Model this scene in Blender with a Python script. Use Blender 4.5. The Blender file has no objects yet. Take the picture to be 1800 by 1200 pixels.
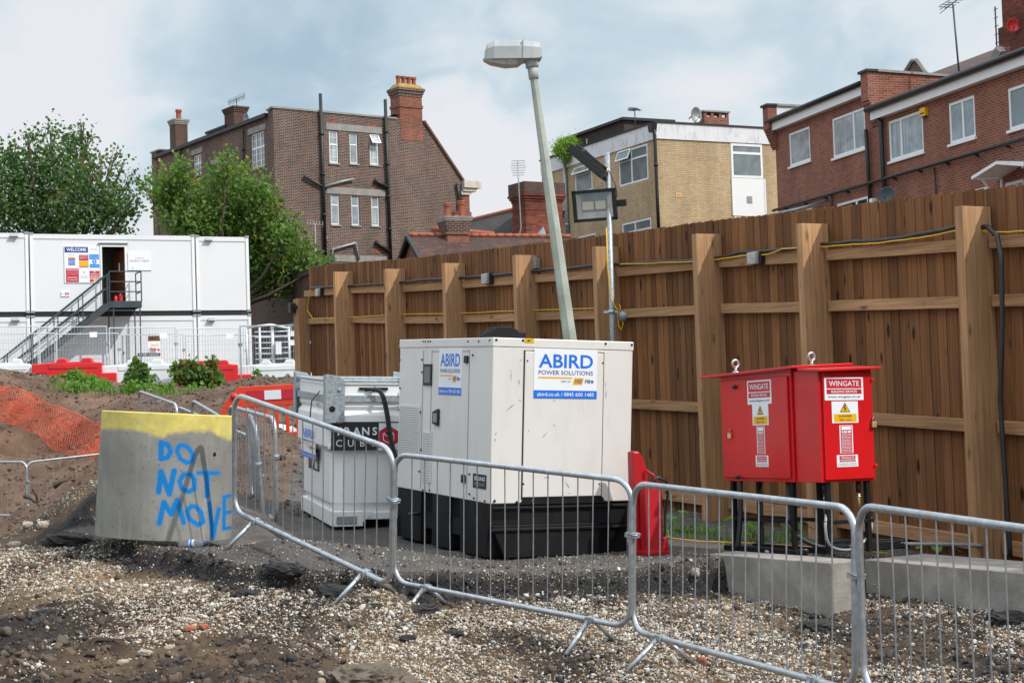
import bpy, math, random
import numpy as np
from mathutils import Matrix, Vector, Euler
random.seed(7); RNG = np.random.default_rng(7)
SC = bpy.context.scene; COL = SC.collection
R_ = math.radians
# ------------------------------------------------------------------ camera
FP, CZ, HORI, ROLL = 2700.0, 1.65, 700.0, R_(1.9)        # focal length in photo pixels, eye height
_p = math.atan((HORI-600)/FP)
cam = bpy.data.objects.new('camera', bpy.data.cameras.new('camera')); COL.objects.link(cam)
cam.data.sensor_width = 36; cam.data.lens = 36*FP/1800; cam.data.clip_end = 2000; cam.data.clip_start = .1
cam.matrix_world = Matrix.Translation((0, 0, CZ)) @ (Matrix.Rotation(R_(90)+_p, 4, 'X') @ Matrix.Rotation(-ROLL, 4, 'Z'))
SC.camera = cam
# ------------------------------------------------------------------ sun and sky
SUN = Vector((.63, -.35, .69)).normalized()
sl = bpy.data.lights.new('sun', 'SUN'); sl.energy = 3.4; sl.angle = R_(.9); sl.color = (1, .95, .87)
so = bpy.data.objects.new('sun', sl); COL.objects.link(so); so.rotation_euler = SUN.to_track_quat('Z', 'Y').to_euler()
SC.view_settings.view_transform = 'Standard'; SC.view_settings.look = 'None'
SC.view_settings.exposure = 0.0; SC.view_settings.gamma = 1
SC.render.engine = 'CYCLES'; SC.cycles.use_denoising = True; SC.cycles.max_bounces = 6
SC.cycles.transparent_max_bounces = 12

def ray(x, y):
    f = Vector((0, math.cos(_p), math.sin(_p))); r0 = Vector((1, 0, 0)); u0 = r0.cross(f)
    r = r0*math.cos(ROLL)-u0*math.sin(ROLL); u = u0*math.cos(ROLL)+r0*math.sin(ROLL)
    return f + r*((x-900)/FP) + u*((600-y)/FP)
def at(x, y, Y):
    r = ray(x, y); return Vector((0, 0, CZ)) + r*(Y/r.y)

W = bpy.data.worlds.new('World'); SC.world = W; W.use_nodes = True
nt = W.node_tree; N = nt.nodes; L = nt.links; N.clear()
def nn(t, **k):
    n = N.new(t)
    for a, b in k.items():
        if a in n.inputs.keys() if isinstance(a, str) else False: n.inputs[a].default_value = b
        else: setattr(n, a, b)
    return n
sky = N.new('ShaderNodeTexSky'); sky.sky_type = 'NISHITA'; sky.sun_disc = False
sky.sun_elevation = math.asin(SUN.z); sky.sun_rotation = math.atan2(SUN.x, SUN.y); sky.air_density = 1.2
bg1 = N.new('ShaderNodeBackground'); bg1.inputs[1].default_value = .1; L.new(sky.outputs[0], bg1.inputs[0])
tc = N.new('ShaderNodeTexCoord')
def vm(op, a, b=None):
    n = N.new('ShaderNodeVectorMath'); n.operation = op
    for i, q in enumerate((a, b)):
        if q is None: continue
        if hasattr(q, 'is_linked') or hasattr(q, 'links'): L.new(q, n.inputs[i])
        else: n.inputs[i].default_value = q
    return n
def ma(op, a, b=None, c=None, clamp=False):
    n = N.new('ShaderNodeMath'); n.operation = op; n.use_clamp = clamp
    for i, q in enumerate((a, b, c)):
        if q is None: continue
        if hasattr(q, 'links'): L.new(q, n.inputs[i])
        else: n.inputs[i].default_value = q
    return n.outputs[0]
mp = N.new('ShaderNodeMapping'); L.new(tc.outputs['Generated'], mp.inputs[0]); mp.inputs['Scale'].default_value = (1, 1, 1.7)
def wn(sc, det, off, dist=0.6):
    m = vm('ADD', mp.outputs[0], off); n = N.new('ShaderNodeTexNoise'); n.inputs['Scale'].default_value = sc
    n.inputs['Detail'].default_value = det; n.inputs['Roughness'].default_value = .52; n.inputs['Distortion'].default_value = dist
    L.new(m.outputs[0], n.inputs['Vector']); return n.outputs['Fac']
big = wn(5.0, 8, (3.1, .2, 1.7), .5); fine = wn(13, 8, (9, 2, 4), .9)
dens = ma('MULTIPLY_ADD', big, 2.1, -.64); dens = ma('MULTIPLY_ADD', fine, .62, ma('SUBTRACT', dens, .08))
# cloud masses of this sky: a blue-grey bank upper left, whiter heaps beside it
for (px, py, rad, amp) in [(330, 150, .115, -.30), (470, 60, .09, -.16), (560, 250, .09, -.15), (240, 190, .05, -.18), (60, 60, .09, .34), (150, 150, .05, .22),
                           (90, 190, .06, .2), (430, 15, .05, .3), (820, 330, .07, .16), (1040, 150, .06, -.2), (1190, 80, .06, .3), (1380, 130, .08, .08),
                           (1500, 60, .1, .24), (1350, 45, .07, -.14), (1740, 60, .05, -.1), (900, 90, .09, .1), (660, 60, .06, .03), (1000, 230, .05, -.08), (780, 200, .05, .1)]:
    d = ray(px, py).normalized(); s = vm('SUBTRACT', tc.outputs['Generated'], tuple(d)); ln = vm('LENGTH', s.outputs[0])
    q = ma('DIVIDE', ln.outputs['Value'], rad); q = ma('ADD', q, ma('MULTIPLY_ADD', fine, 2.6, -1.3))
    g = ma('POWER', 2.718, ma('MULTIPLY', ma('MULTIPLY', q, q), -1.0)); dens = ma('MULTIPLY_ADD', g, amp, dens)
cr = N.new('ShaderNodeValToRGB'); L.new(dens, cr.inputs[0]); e = cr.color_ramp.elements
e[0].position = .08; e[0].color = (.42, .56, .68, 1); e[1].position = .86; e[1].color = (.86, .86, .90, 1)
for po, c in ((.30, (.52, .65, .75, 1)), (.46, (.60, .72, .80, 1)), (.66, (.76, .83, .88, 1))):
    k = e.new(po); k.color = c
bg2 = N.new('ShaderNodeBackground'); L.new(cr.outputs[0], bg2.inputs[0])
sx_ = N.new('ShaderNodeSeparateXYZ'); L.new(tc.outputs['Generated'], sx_.inputs[0])
zz_ = ma('MULTIPLY', ma('SUBTRACT', sx_.outputs[2], .34), 2.2, clamp=True)       # cloud cover is brighter toward the zenith, as under a real overcast
L.new(ma('MULTIPLY_ADD', zz_, 1.45, 1.0), bg2.inputs[1])
mx = N.new('ShaderNodeMixShader'); mx.inputs[0].default_value = .92; L.new(bg1.outputs[0], mx.inputs[1]); L.new(bg2.outputs[0], mx.inputs[2])
wo = N.new('ShaderNodeOutputWorld'); L.new(mx.outputs[0], wo.inputs[0])

# ------------------------------------------------------------------ materials
class NT:
    def __init__(s, name):
        s.m = bpy.data.materials.new(name); s.m.use_nodes = True; s.t = s.m.node_tree; s.t.nodes.clear()
        s.out = s.n('ShaderNodeOutputMaterial'); s.b = s.n('ShaderNodeBsdfPrincipled'); s.l(s.b.outputs[0], s.out.inputs[0])
        s.tc = s.n('ShaderNodeTexCoord')
    def n(s, t, **k):
        x = s.t.nodes.new(t)
        for a, v in k.items():
            if a.startswith('_'): x.inputs[a[1:].replace('_', ' ')].default_value = v
            else: setattr(x, a, v)
        return x
    def l(s, a, b): s.t.links.new(a, b)
    def inp(s, i, q):
        if hasattr(q, 'links'): s.l(q, i)
        else: i.default_value = q
    def math(s, op, a, b=0, clamp=False):
        x = s.n('ShaderNodeMath', operation=op, use_clamp=clamp); s.inp(x.inputs[0], a); s.inp(x.inputs[1], b); return x.outputs[0]
    def mix(s, f, a, b, mode='MIX'):
        x = s.n('ShaderNodeMix', data_type='RGBA', blend_type=mode); s.inp(x.inputs[0], f); s.inp(x.inputs[6], a); s.inp(x.inputs[7], b); return x.outputs[2]
    def map(s, co, sc=(1, 1, 1), loc=(0, 0, 0)):
        x = s.n('ShaderNodeMapping'); s.l(co, x.inputs[0]); x.inputs['Scale'].default_value = sc; x.inputs['Location'].default_value = loc; return x.outputs[0]
    def noise(s, co, sc, det=4, ro=.55, dist=0):
        x = s.n('ShaderNodeTexNoise'); s.l(co, x.inputs['Vector']); x.inputs['Scale'].default_value = sc; x.inputs['Detail'].default_value = det
        x.inputs['Roughness'].default_value = ro; x.inputs['Distortion'].default_value = dist; return x.outputs['Fac']
    def ramp(s, f, stops):
        x = s.n('ShaderNodeValToRGB'); s.l(f, x.inputs[0]); e = x.color_ramp.elements
        e[0].position = stops[0][0]; e[0].color = c4(stops[0][1]); e[1].position = stops[-1][0]; e[1].color = c4(stops[-1][1])
        for p, c in stops[1:-1]: k = e.new(p); k.color = c4(c)
        return x.outputs[0]
    def bump(s, h, st=.3, di=.01):
        x = s.n('ShaderNodeBump'); s.l(h, x.inputs['Height']); x.inputs['Strength'].default_value = st; x.inputs['Distance'].default_value = di
        s.l(x.outputs[0], s.b.inputs['Normal']); return x
    def attr(s, name): return s.n('ShaderNodeAttribute', attribute_name=name)
def c4(c): return (c, c, c, 1) if isinstance(c, (int, float)) else (tuple(c)+(1,))[:4]
def sc3(c, k): return tuple(x*k for x in c)
def mat(name, col, rough=.6, metal=0, var=.12, vs=3, bump=0, bs=40, grime=0, gcol=(.12, .1, .08), spec=.5, coat=0):
    s = NT(name); co = s.tc.outputs['Object']
    c = s.ramp(s.noise(co, vs, 5, .6), [(.3, sc3(col, 1-var)), (.7, sc3(col, 1+var))])
    if grime:
        g = s.noise(s.map(co, (1, 1, .35)), 5, 8, .68, .4); g = s.math('MULTIPLY', s.math('SUBTRACT', g, .5, True), 4*grime, True)
        c = s.mix(g, c, c4(gcol))
        sp = s.noise(co, 90, 2, .5); sp = s.math('MULTIPLY', s.math('SUBTRACT', sp, .72, True), 8*grime, True); c = s.mix(sp, c, c4(gcol))
    s.l(c, s.b.inputs['Base Color']); s.b.inputs['Roughness'].default_value = rough; s.b.inputs['Metallic'].default_value = metal
    s.b.inputs['Specular IOR Level'].default_value = spec; s.b.inputs['Coat Weight'].default_value = coat
    if bump: s.bump(s.noise(co, bs, 6, .6), bump, .01)
    return s.m
def brick(name, c1, c2, c3, mortar, rough=.9, ms=.012, patch=.25, grey=.0):
    s = NT(name); uv = s.tc.outputs['UV']
    wob = s.noise(uv, 1.3, 3); 
    def br(loc, a, b, mo, bias=0):
        x = s.n('ShaderNodeTexBrick', offset=.5, squash=1); s.l(s.map(uv, (1, 1, 1), loc), x.inputs['Vector'])
        x.inputs['Color1'].default_value = c4(a); x.inputs['Color2'].default_value = c4(b); x.inputs['Mortar'].default_value = c4(mo)
        x.inputs['Scale'].default_value = 1; x.inputs['Mortar Size'].default_value = ms; x.inputs['Mortar Smooth'].default_value = .2; x.inputs['Bias'].default_value = bias
        x.inputs['Brick Width'].default_value = .225; x.inputs['Row Height'].default_value = .075; return x
    a = br((0, 0, 0), c1, c2, mortar); b = br((22.5*1.0, 7.5, 0), (0, 0, 0), (1, 1, 1), (0, 0, 0), -.45)
    c = s.mix(s.math('MULTIPLY', b.outputs[0], .9), a.outputs[0], c4(c3))
    c = s.mix(a.outputs['Fac'], c, c4(mortar))
    c = s.mix(1, c, s.ramp(s.noise(s.tc.outputs['Object'], .35, 6, .65), [(.3, (1-patch,)*3), (.7, (1+patch*.6,)*3)]), 'MULTIPLY')
    c = s.mix(.8, c, s.ramp(s.noise(s.map(s.tc.outputs['Object'], (1, 1, .15)), 1.1, 6, .7), [(.35, (.8,)*3), (.6, (1.08,)*3)]), 'MULTIPLY')
    s.l(c, s.b.inputs['Base Color']); s.b.inputs['Roughness'].default_value = rough; s.b.inputs['Specular IOR Level'].default_value = .25
    s.bump(s.math('SUBTRACT', 1, a.outputs['Fac']), .5, .01); return s.m
def wood(name, dark, light, knots=.9, gs=1):
    s = NT(name); uv = s.tc.outputs['UV']; tn = s.attr('tone').outputs['Fac']; co = s.tc.outputs['Object']
    off = s.n('ShaderNodeCombineXYZ'); s.l(s.math('MULTIPLY', tn, 37.0), off.inputs[0]); s.l(s.math('MULTIPLY', tn, 91.0), off.inputs[1])
    va = s.n('ShaderNodeVectorMath', operation='ADD'); s.l(uv, va.inputs[0]); s.l(off.outputs[0], va.inputs[1]); v = va.outputs[0]
    g = s.noise(s.map(v, (26*gs, 1.1*gs, 1)), 1.0, 6, .62, 1.2); g2 = s.noise(s.map(v, (60*gs, 2*gs, 1)), 1, 3, .6, .6)
    m = s.mix(s.math('ADD', s.math('MULTIPLY', tn, .55), s.math('MULTIPLY', g, .45)), c4(dark), c4(light))
    m = s.mix(.85, m, s.ramp(g2, [(.3, (.60,)*3), (.65, (1.18,)*3)]), 'MULTIPLY')
    vo = s.n('ShaderNodeTexVoronoi', feature='F1'); s.l(s.map(v, (6, 2.0, 1)), vo.inputs['Vector']); vo.inputs['Scale'].default_value = 1
    k = s.math('MULTIPLY', s.math('SUBTRACT', .17, vo.outputs['Distance'], True), 10*knots, True)
    m = s.mix(k, m, c4(sc3(dark, .35)))
    m = s.mix(.7, m, s.ramp(s.noise(co, .9, 5, .65), [(.3, (.78,)*3), (.65, (1.12,)*3)]), 'MULTIPLY')
    s.l(m, s.b.inputs['Base Color']); s.b.inputs['Roughness'].default_value = .8; s.b.inputs['Specular IOR Level'].default_value = .25
    s.bump(g, .35, .006); return s.m
def glass(name, col, rough=.06, cur=0):
    s = NT(name); co = s.tc.outputs['UV']
    c = s.ramp(s.noise(co, 1.2, 4, .6, .6), [(.35, sc3(col, .7)), (.65, sc3(col, 1.2))])
    if cur:
        w = s.noise(s.map(co, (18, .4, 1)), 1, 2); c = s.mix(.8, c, s.ramp(w, [(.35, (.55,)*3), (.6, (1.1,)*3)]), 'MULTIPLY')
    s.l(c, s.b.inputs['Base Color']); s.b.inputs['Roughness'].default_value = rough; s.b.inputs['Specular IOR Level'].default_value = .8
    s.bump(s.noise(co, 2.0, 1), .05, .05); return s.m
def leafm(name, c1, c2, c3):
    s = NT(name); t = s.attr('tone').outputs['Fac']; c = s.ramp(t, [(0, c1), (.55, c2), (.9, c2), (1, c3)])
    s.l(c, s.b.inputs['Base Color']); s.b.inputs['Roughness'].default_value = .5; s.b.inputs['Specular IOR Level'].default_value = .35
    tr = s.n('ShaderNodeBsdfTranslucent'); s.l(s.mix(1, c, (1.5, 1.7, .7, 1), 'MULTIPLY'), tr.inputs[0]); mxx = s.n('ShaderNodeMixShader'); mxx.inputs[0].default_value = .35
    s.l(s.b.outputs[0], mxx.inputs[1]); s.l(tr.outputs[0], mxx.inputs[2]); s.l(mxx.outputs[0], s.out.inputs[0]); return s.m
def tiles(name, c1, c2, c3):
    s = NT(name); uv = s.tc.outputs['UV']
    x = s.n('ShaderNodeTexBrick', offset=.5); s.l(uv, x.inputs['Vector']); x.inputs['Color1'].default_value = c4(c1); x.inputs['Color2'].default_value = c4(c2)
    x.inputs['Mortar'].default_value = c4(sc3(c1, .3)); x.inputs['Scale'].default_value = 1; x.inputs['Mortar Size'].default_value = .012
    x.inputs['Brick Width'].default_value = .17; x.inputs['Row Height'].default_value = .1; x.inputs['Bias'].default_value = -.2
    n = s.noise(s.tc.outputs['Object'], 2.2, 6, .7); c = s.mix(s.math('MULTIPLY', s.math('SUBTRACT', n, .5, True), 3, True), x.outputs[0], c4(c3))
    s.l(c, s.b.inputs['Base Color']); s.b.inputs['Roughness'].default_value = .85; s.bump(s.math('SUBTRACT', 1, x.outputs['Fac']), .8, .02); return s.m

M = {}
M['white_paint'] = mat('white_paint', (.82, .83, .83), .35, var=.03, vs=1, grime=.10, gcol=(.4, .38, .35))
M['gen_white'] = mat('gen_white', (.67, .655, .63), .38, var=.03, vs=1.2, grime=.20, gcol=(.33, .30, .26), bump=.04, bs=6)
M['cabin_white'] = mat('cabin_white', (.70, .72, .75), .45, var=.03, vs=.4, grime=.04, gcol=(.5, .5, .5))
M['upvc'] = mat('upvc', (.78, .79, .80), .35, var=.02)
M['black_metal'] = mat('black_metal', (.006, .0065, .008), .6, spec=.25, var=.25, vs=6, grime=.10, gcol=(.10, .085, .07), bump=.08, bs=20)
M['black'] = mat('black', (.012, .012, .013), .5, var=.2)
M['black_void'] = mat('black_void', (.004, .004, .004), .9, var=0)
M['dark_steel'] = mat('dark_steel', (.035, .05, .06), .5, var=.2)
M['galv'] = mat('galv', (.42, .45, .48), .38, .75, var=.22, vs=22, grime=.12, gcol=(.22, .2, .18), bump=.05, bs=60)
M['galv_dull'] = mat('galv_dull', (.33, .37, .40), .5, .55, var=.30, vs=30, grime=.15, gcol=(.2, .19, .17), bump=.05, bs=60)
M['grey_metal'] = mat('grey_metal', (.30, .32, .33), .5, .4, var=.12, vs=8, grime=.2, gcol=(.15, .15, .13))
M['red_paint'] = mat('red_paint', (.56, .004, .008), .36, var=.12, vs=2.2, grime=.22, gcol=(.26, .045, .04), coat=.15, spec=.5, bump=.03, bs=5)
M['red_plastic'] = mat('red_plastic', (.60, .018, .022), .4, var=.08)
M['fire_red'] = mat('fire_red', (.40, .008, .014), .4, var=.1, grime=.15, gcol=(.2, .03, .03))
M['orange_plastic'] = mat('orange_plastic', (.70, .050, .018), .42, var=.10, vs=3, grime=.10, gcol=(.25, .08, .04))
M['white_plastic'] = mat('white_plastic', (.70, .76, .78), .4, var=.05, grime=.05, gcol=(.4, .38, .33))
M['net'] = mat('net', (.70, .09, .035), .6, var=.15)
M['yellow'] = mat('yellow', (.75, .42, .01), .4, var=.03)
M['cable_yellow'] = mat('cable_yellow', (.72, .42, .015), .5, var=.1)
M['cable_black'] = mat('cable_black', (.018, .018, .02), .5, var=.2, vs=9, grime=.2, gcol=(.1, .08, .06))
M['blue'] = mat('blue', (.005, .16, .70), .4, var=.02)
M['navy'] = mat('navy', (.015, .05, .25), .4, var=.02)
M['sky_blue'] = mat('sky_blue', (.01, .24, .70), .4, var=.02)
M['ink'] = mat('ink', (.015, .015, .018), .5, var=0)
M['grey_ink'] = mat('grey_ink', (.25, .27, .3), .5, var=0)
M['sticker_white'] = mat('sticker_white', (.76, .79, .83), .4, var=.02)
M['sign_red'] = mat('sign_red', (.50, .015, .035), .4, var=.03)
M['peach'] = mat('peach', (.8, .45, .2), .4, var=.02)
M['brass'] = mat('brass', (.75, .62, .3), .3, .7, var=.1)
M['teal'] = mat('teal', (.03, .22, .25), .5)
M['timber_brown'] = mat('timber_brown', (.14, .06, .025), .6, var=.15, vs=5)
M['concrete'] = mat('concrete', (.27, .25, .225), .9, var=.28, vs=5, grime=.6, gcol=(.15, .135, .11), bump=.5, bs=45)
M['lamp_pole'] = mat('lamp_pole', (.36, .39, .34), .75, var=.22, vs=3.4, grime=.42, gcol=(.16, .17, .13), bump=.25, bs=40)
M['lamp_head'] = mat('lamp_head', (.40, .43, .44), .6, var=.10, vs=3, grime=.30, gcol=(.13, .14, .12), bump=.06)
M['lens'] = mat('lens', (.42, .40, .36), .15, var=.25, vs=14, grime=.3)
M['reflector'] = mat('reflector', (.55, .56, .55), .25, .6, var=.2, vs=5)
M['led'] = mat('led', (.50, .50, .40), .5, var=.1)
M['lead'] = mat('lead', (.34, .39, .43), .5, .2, var=.15)
M['stone'] = mat('stone', (.27, .26, .24), .9, var=.2, vs=3, grime=.3, bump=.1)
M['cornice'] = mat('cornice', (.55, .50, .44), .8, var=.15, vs=3, grime=.4, gcol=(.14, .12, .1))
M['terracotta'] = mat('terracotta', (.31, .085, .045), .8, var=.2, vs=4, grime=.2)
M['tile_red'] = mat('tile_red', (.30, .065, .04), .8, var=.2)
M['render_white'] = mat('render_white', (.66, .67, .69), .8, var=.06, vs=1, grime=.5, gcol=(.10, .11, .10))
M['moss'] = mat('moss', (.30, .20, .04), .9, var=.3, vs=6)
M['curtain'] = mat('curtain', (.45, .47, .50), .9, var=.2, vs=5)
M['bark'] = mat('bark', (.07, .055, .04), .9, var=.3, vs=4, bump=.4, bs=18)
M['brown_brick'] = brick('brown_brick', (.090, .046, .036), (.022, .018, .018), (.24, .07, .04), (.29, .24, .205), ms=.013, patch=.25)
M['yellow_brick'] = brick('yellow_brick', (.56, .43, .27), (.45, .335, .20), (.60, .42, .20), (.22, .17, .12), ms=.008, patch=.15)
M['red_brick'] = brick('red_brick', (.25, .088, .056), (.155, .055, .038), (.30, .10, .06), (.33, .22, .17), ms=.009, patch=.18)
M['orange_brick'] = brick('orange_brick', (.33, .095, .055), (.15, .05, .035), (.12, .05, .04), (.30, .2, .15), ms=.009, patch=.3)
M['chimney_brick'] = brick('chimney_brick', (.33, .07, .04), (.13, .04, .03), (.05, .03, .028), (.13, .08, .06), ms=.008, patch=.5)
M['dark_brick'] = brick('dark_brick', (.09, .045, .035), (.045, .03, .028), (.14, .05, .035), (.14, .11, .09), patch=.3)
M['roof_tile'] = tiles('roof_tile', (.060, .035, .030), (.10, .05, .04), (.19, .065, .038))
M['slate'] = tiles('slate', (.045, .038, .036), (.065, .05, .045), (.09, .055, .045))
M['board'] = wood('board', (.085, .036, .015), (.31, .140, .056), 1.3, .8)
M['post_wood'] = wood('post_wood', (.30, .165, .080), (.54, .32, .165), .75, .6)
M['shed_wood'] = wood('shed_wood', (.05, .04, .035), (.11, .085, .075), .3)
M['glass'] = glass('glass', (.16, .20, .22)); M['glass_dark'] = glass('glass_dark', (.03, .04, .045)); M['glass_net'] = glass('glass_net', (.36, .41, .44), .12, 1)
M['glass_grey'] = glass('glass_grey', (.26, .31, .34), .1)
M['leaf'] = leafm('leaf', (.024, .058, .020), (.085, .155, .050), (.34, .13, .05))
M['leaf2'] = leafm('leaf2', (.034, .076, .017), (.125, .215, .042), (.40, .19, .06))
M['weed'] = leafm('weed', (.03, .08, .012), (.13, .26, .04), (.22, .30, .08))
M['parapet'] = leafm('parapet', (.08, .16, .02), (.24, .38, .07), (.35, .42, .10))
M['bramble'] = leafm('bramble', (.03, .075, .015), (.11, .19, .05), (.32, .08, .05))
M['sack'] = mat('sack', (.72, .74, .76), .7, var=.08, bump=.2, bs=10)
M['bottle_plastic'] = None
s = NT('bottle_plastic'); s.b.inputs['Base Color'].default_value = (.85, .9, .95, 1); s.b.inputs['Roughness'].default_value = .08; s.b.inputs['Transmission Weight'].default_value = .85; s.b.inputs['IOR'].default_value = 1.2
s.l(s.ramp(s.noise(s.tc.outputs['Object'], 3), [(.3, (.7, .78, .85)), (.7, (.9, .93, .95))]), s.b.inputs['Base Color']); M['bottle_plastic'] = s.m

# ------------------------------------------------------------------ mesh builder
class MB:
    def __init__(s): s.v = []; s.p = []; s.f = []; s.m = []; s.s = []; s.t = []; s.mats = []
    def mi(s, m):
        if m not in s.mats: s.mats.append(m)
        return s.mats.index(m)
    def add(s, vs, fs, m, T=None, sm=0, tone=None):
        b = len(s.v); vs = [Vector(q) for q in vs]; s.p += vs; s.v += [T @ q for q in vs] if T else vs; k = s.mi(m)
        for f in fs: s.f.append([b+i for i in f]); s.m.append(k); s.s.append(sm); s.t.append(.5 if tone is None else tone)
        return s
    def box(s, x0, x1, y0, y1, z0, z1, m, T=None, tone=None):
        if x0 > x1: x0, x1 = x1, x0
        if y0 > y1: y0, y1 = y1, y0
        if z0 > z1: z0, z1 = z1, z0
        v = [(x0,y0,z0),(x1,y0,z0),(x1,y1,z0),(x0,y1,z0),(x0,y0,z1),(x1,y0,z1),(x1,y1,z1),(x0,y1,z1)]
        return s.add(v, [(0,1,5,4),(1,2,6,5),(2,3,7,6),(3,0,4,7),(4,5,6,7),(3,2,1,0)], m, T, 0, tone)
    def hexa(s, b, t, m, T=None, tone=None):      # 4 bottom points, 4 top points
        return s.add(list(b)+list(t), [(0,1,5,4),(1,2,6,5),(2,3,7,6),(3,0,4,7),(4,5,6,7),(3,2,1,0)], m, T, 0, tone)
    def poly(s, pts, m, T=None): return s.add(pts, [tuple(range(len(pts)))], m, T)
    def prism(s, pts, y0, y1, m, T=None):          # polygon in x,z (counter-clockwise seen from -y), thick along y
        n = len(pts); v = [(x, y0, z) for x, z in pts]+[(x, y1, z) for x, z in pts]
        return s.add(v, [tuple(range(n)), tuple(range(2*n-1, n-1, -1))]+[((i+1) % n, i, n+i, n+(i+1) % n) for i in range(n)], m, T)
    def tube(s, pts, r, m, seg=8, T=None, closed=False, r2=None, cap=True, sm=1):
        P = [Vector(q) for q in pts]; n = len(P); vs = []; fs = []
        tg = []
        for i in range(n):
            a = P[(i-1) % n] if closed or i > 0 else P[i]; b = P[(i+1) % n] if closed or i < n-1 else P[i]
            t = b-a; tg.append(t.normalized() if t.length > 1e-9 else Vector((0, 0, 1)))
        u = tg[0].orthogonal().normalized()
        for i in range(n):
            if i: 
                u = u-tg[i]*u.dot(tg[i]); u = u.normalized() if u.length > 1e-6 else tg[i].orthogonal().normalized()
            w = tg[i].cross(u); rr = r if r2 is None else r+(r2-r)*i/(n-1)
            for k in range(seg):
                a = 2*math.pi*k/seg; vs.append(P[i]+(u*math.cos(a)+w*math.sin(a))*rr)
        for i in range(n if closed else n-1):
            j = (i+1) % n
            for k in range(seg): fs.append((i*seg+k, i*seg+(k+1) % seg, j*seg+(k+1) % seg, j*seg+k))
        if cap and not closed: fs += [tuple(range(seg-1, -1, -1)), tuple(range((n-1)*seg, n*seg))]
        return s.add(vs, fs, m, T, sm)
    def lathe(s, prof, m, seg=16, T=None, sm=1):   # profile (r,z) around z
        vs = [(r*math.cos(2*math.pi*k/seg), r*math.sin(2*math.pi*k/seg), z) for r, z in prof for k in range(seg)]; fs = []
        for i in range(len(prof)-1):
            for k in range(seg): fs.append((i*seg+k, i*seg+(k+1) % seg, (i+1)*seg+(k+1) % seg, (i+1)*seg+k))
        return s.add(vs, fs, m, T, sm)
    def plate(s, x0, x1, z0, z1, y, m, T=None): return s.add([(x0,y,z0),(x1,y,z0),(x1,y,z1),(x0,y,z1)], [(0,1,2,3)], m, T)
    def build(s, name, parent=None, bev=0, tones=False, seg=2):
        me = bpy.data.meshes.new(name); me.from_pydata([tuple(q) for q in s.v], [], s.f)
        for m in s.mats: me.materials.append(M[m])
        me.polygons.foreach_set('material_index', s.m); me.polygons.foreach_set('use_smooth', s.s)
        uv = me.uv_layers.new(name='UVMap'); dat = np.zeros((len(me.loops), 2), np.float32); li = 0
        for f in s.f:
            pp = [s.p[i] for i in f]; nv = Vector((0, 0, 0)); o = pp[0]
            for i in range(1, len(pp)-1): nv += (pp[i]-o).cross(pp[i+1]-o)
            ax, ay, az = abs(nv.x), abs(nv.y), abs(nv.z)
            for q in pp:
                if ay >= ax and ay >= az: dat[li] = (q.x, q.z)
                elif ax >= az: dat[li] = (q.y, q.z)
                else: dat[li] = (q.x, q.y)
                li += 1
        uv.data.foreach_set('uv', dat.ravel())
        if tones:
            a = me.attributes.new('tone', 'FLOAT', 'FACE'); a.data.foreach_set('value', s.t)
        me.update(); o = bpy.data.objects.new(name, me); COL.objects.link(o)
        if parent: o.parent = parent
        if bev:
            b = o.modifiers.new('bevel', 'BEVEL'); b.width = bev; b.segments = seg; b.limit_method = 'ANGLE'; b.angle_limit = R_(40); b.harden_normals = False
        return o
def npmesh(name, V, F, mats, attrs={}, smooth=False, mi=None, parent=None):
    me = bpy.data.meshes.new(name); V = np.asarray(V, np.float32); F = np.asarray(F, np.int32); k = F.shape[1]
    me.vertices.add(len(V)); me.vertices.foreach_set('co', V.ravel()); me.loops.add(F.size); me.loops.foreach_set('vertex_index', F.ravel())
    me.polygons.add(len(F)); me.polygons.foreach_set('loop_start', np.arange(0, F.size, k, dtype=np.int32)); me.polygons.foreach_set('loop_total', np.full(len(F), k, np.int32))
    me.polygons.foreach_set('use_smooth', np.full(len(F), smooth))
    for m in mats: me.materials.append(M[m])
    if mi is not None: me.polygons.foreach_set('material_index', np.asarray(mi, np.int32))
    me.update(calc_edges=True)
    for a, (dom, val) in attrs.items():
        if val.ndim == 2: q = me.attributes.new(a, 'FLOAT_COLOR', dom); q.data.foreach_set('color', np.concatenate([val, np.ones((len(val), 1))], 1).astype(np.float32).ravel())
        else: q = me.attributes.new(a, 'FLOAT', dom); q.data.foreach_set('value', val.astype(np.float32))
    o = bpy.data.objects.new(name, me); COL.objects.link(o)
    if parent: o.parent = parent
    return o
def tag(o, label=None, cat=None, group=None, kind=None):
    for k, v in (('label', label), ('category', cat), ('group', group), ('kind', kind)):
        if v: o[k] = v
    return o
def root(name, label, cat, T=None, group=None):
    o = bpy.data.objects.new(name, None); COL.objects.link(o); o.empty_display_size = .2
    if T is not None: o.matrix_world = T
    return tag(o, label, cat, group)
def dup(o, parent=None):
    c = o.copy(); COL.objects.link(c); c.parent = parent
    if parent: c.matrix_parent_inverse = o.matrix_parent_inverse
    for ch in list(o.children): dup(ch, c)
    return c
_fc = {}
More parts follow.
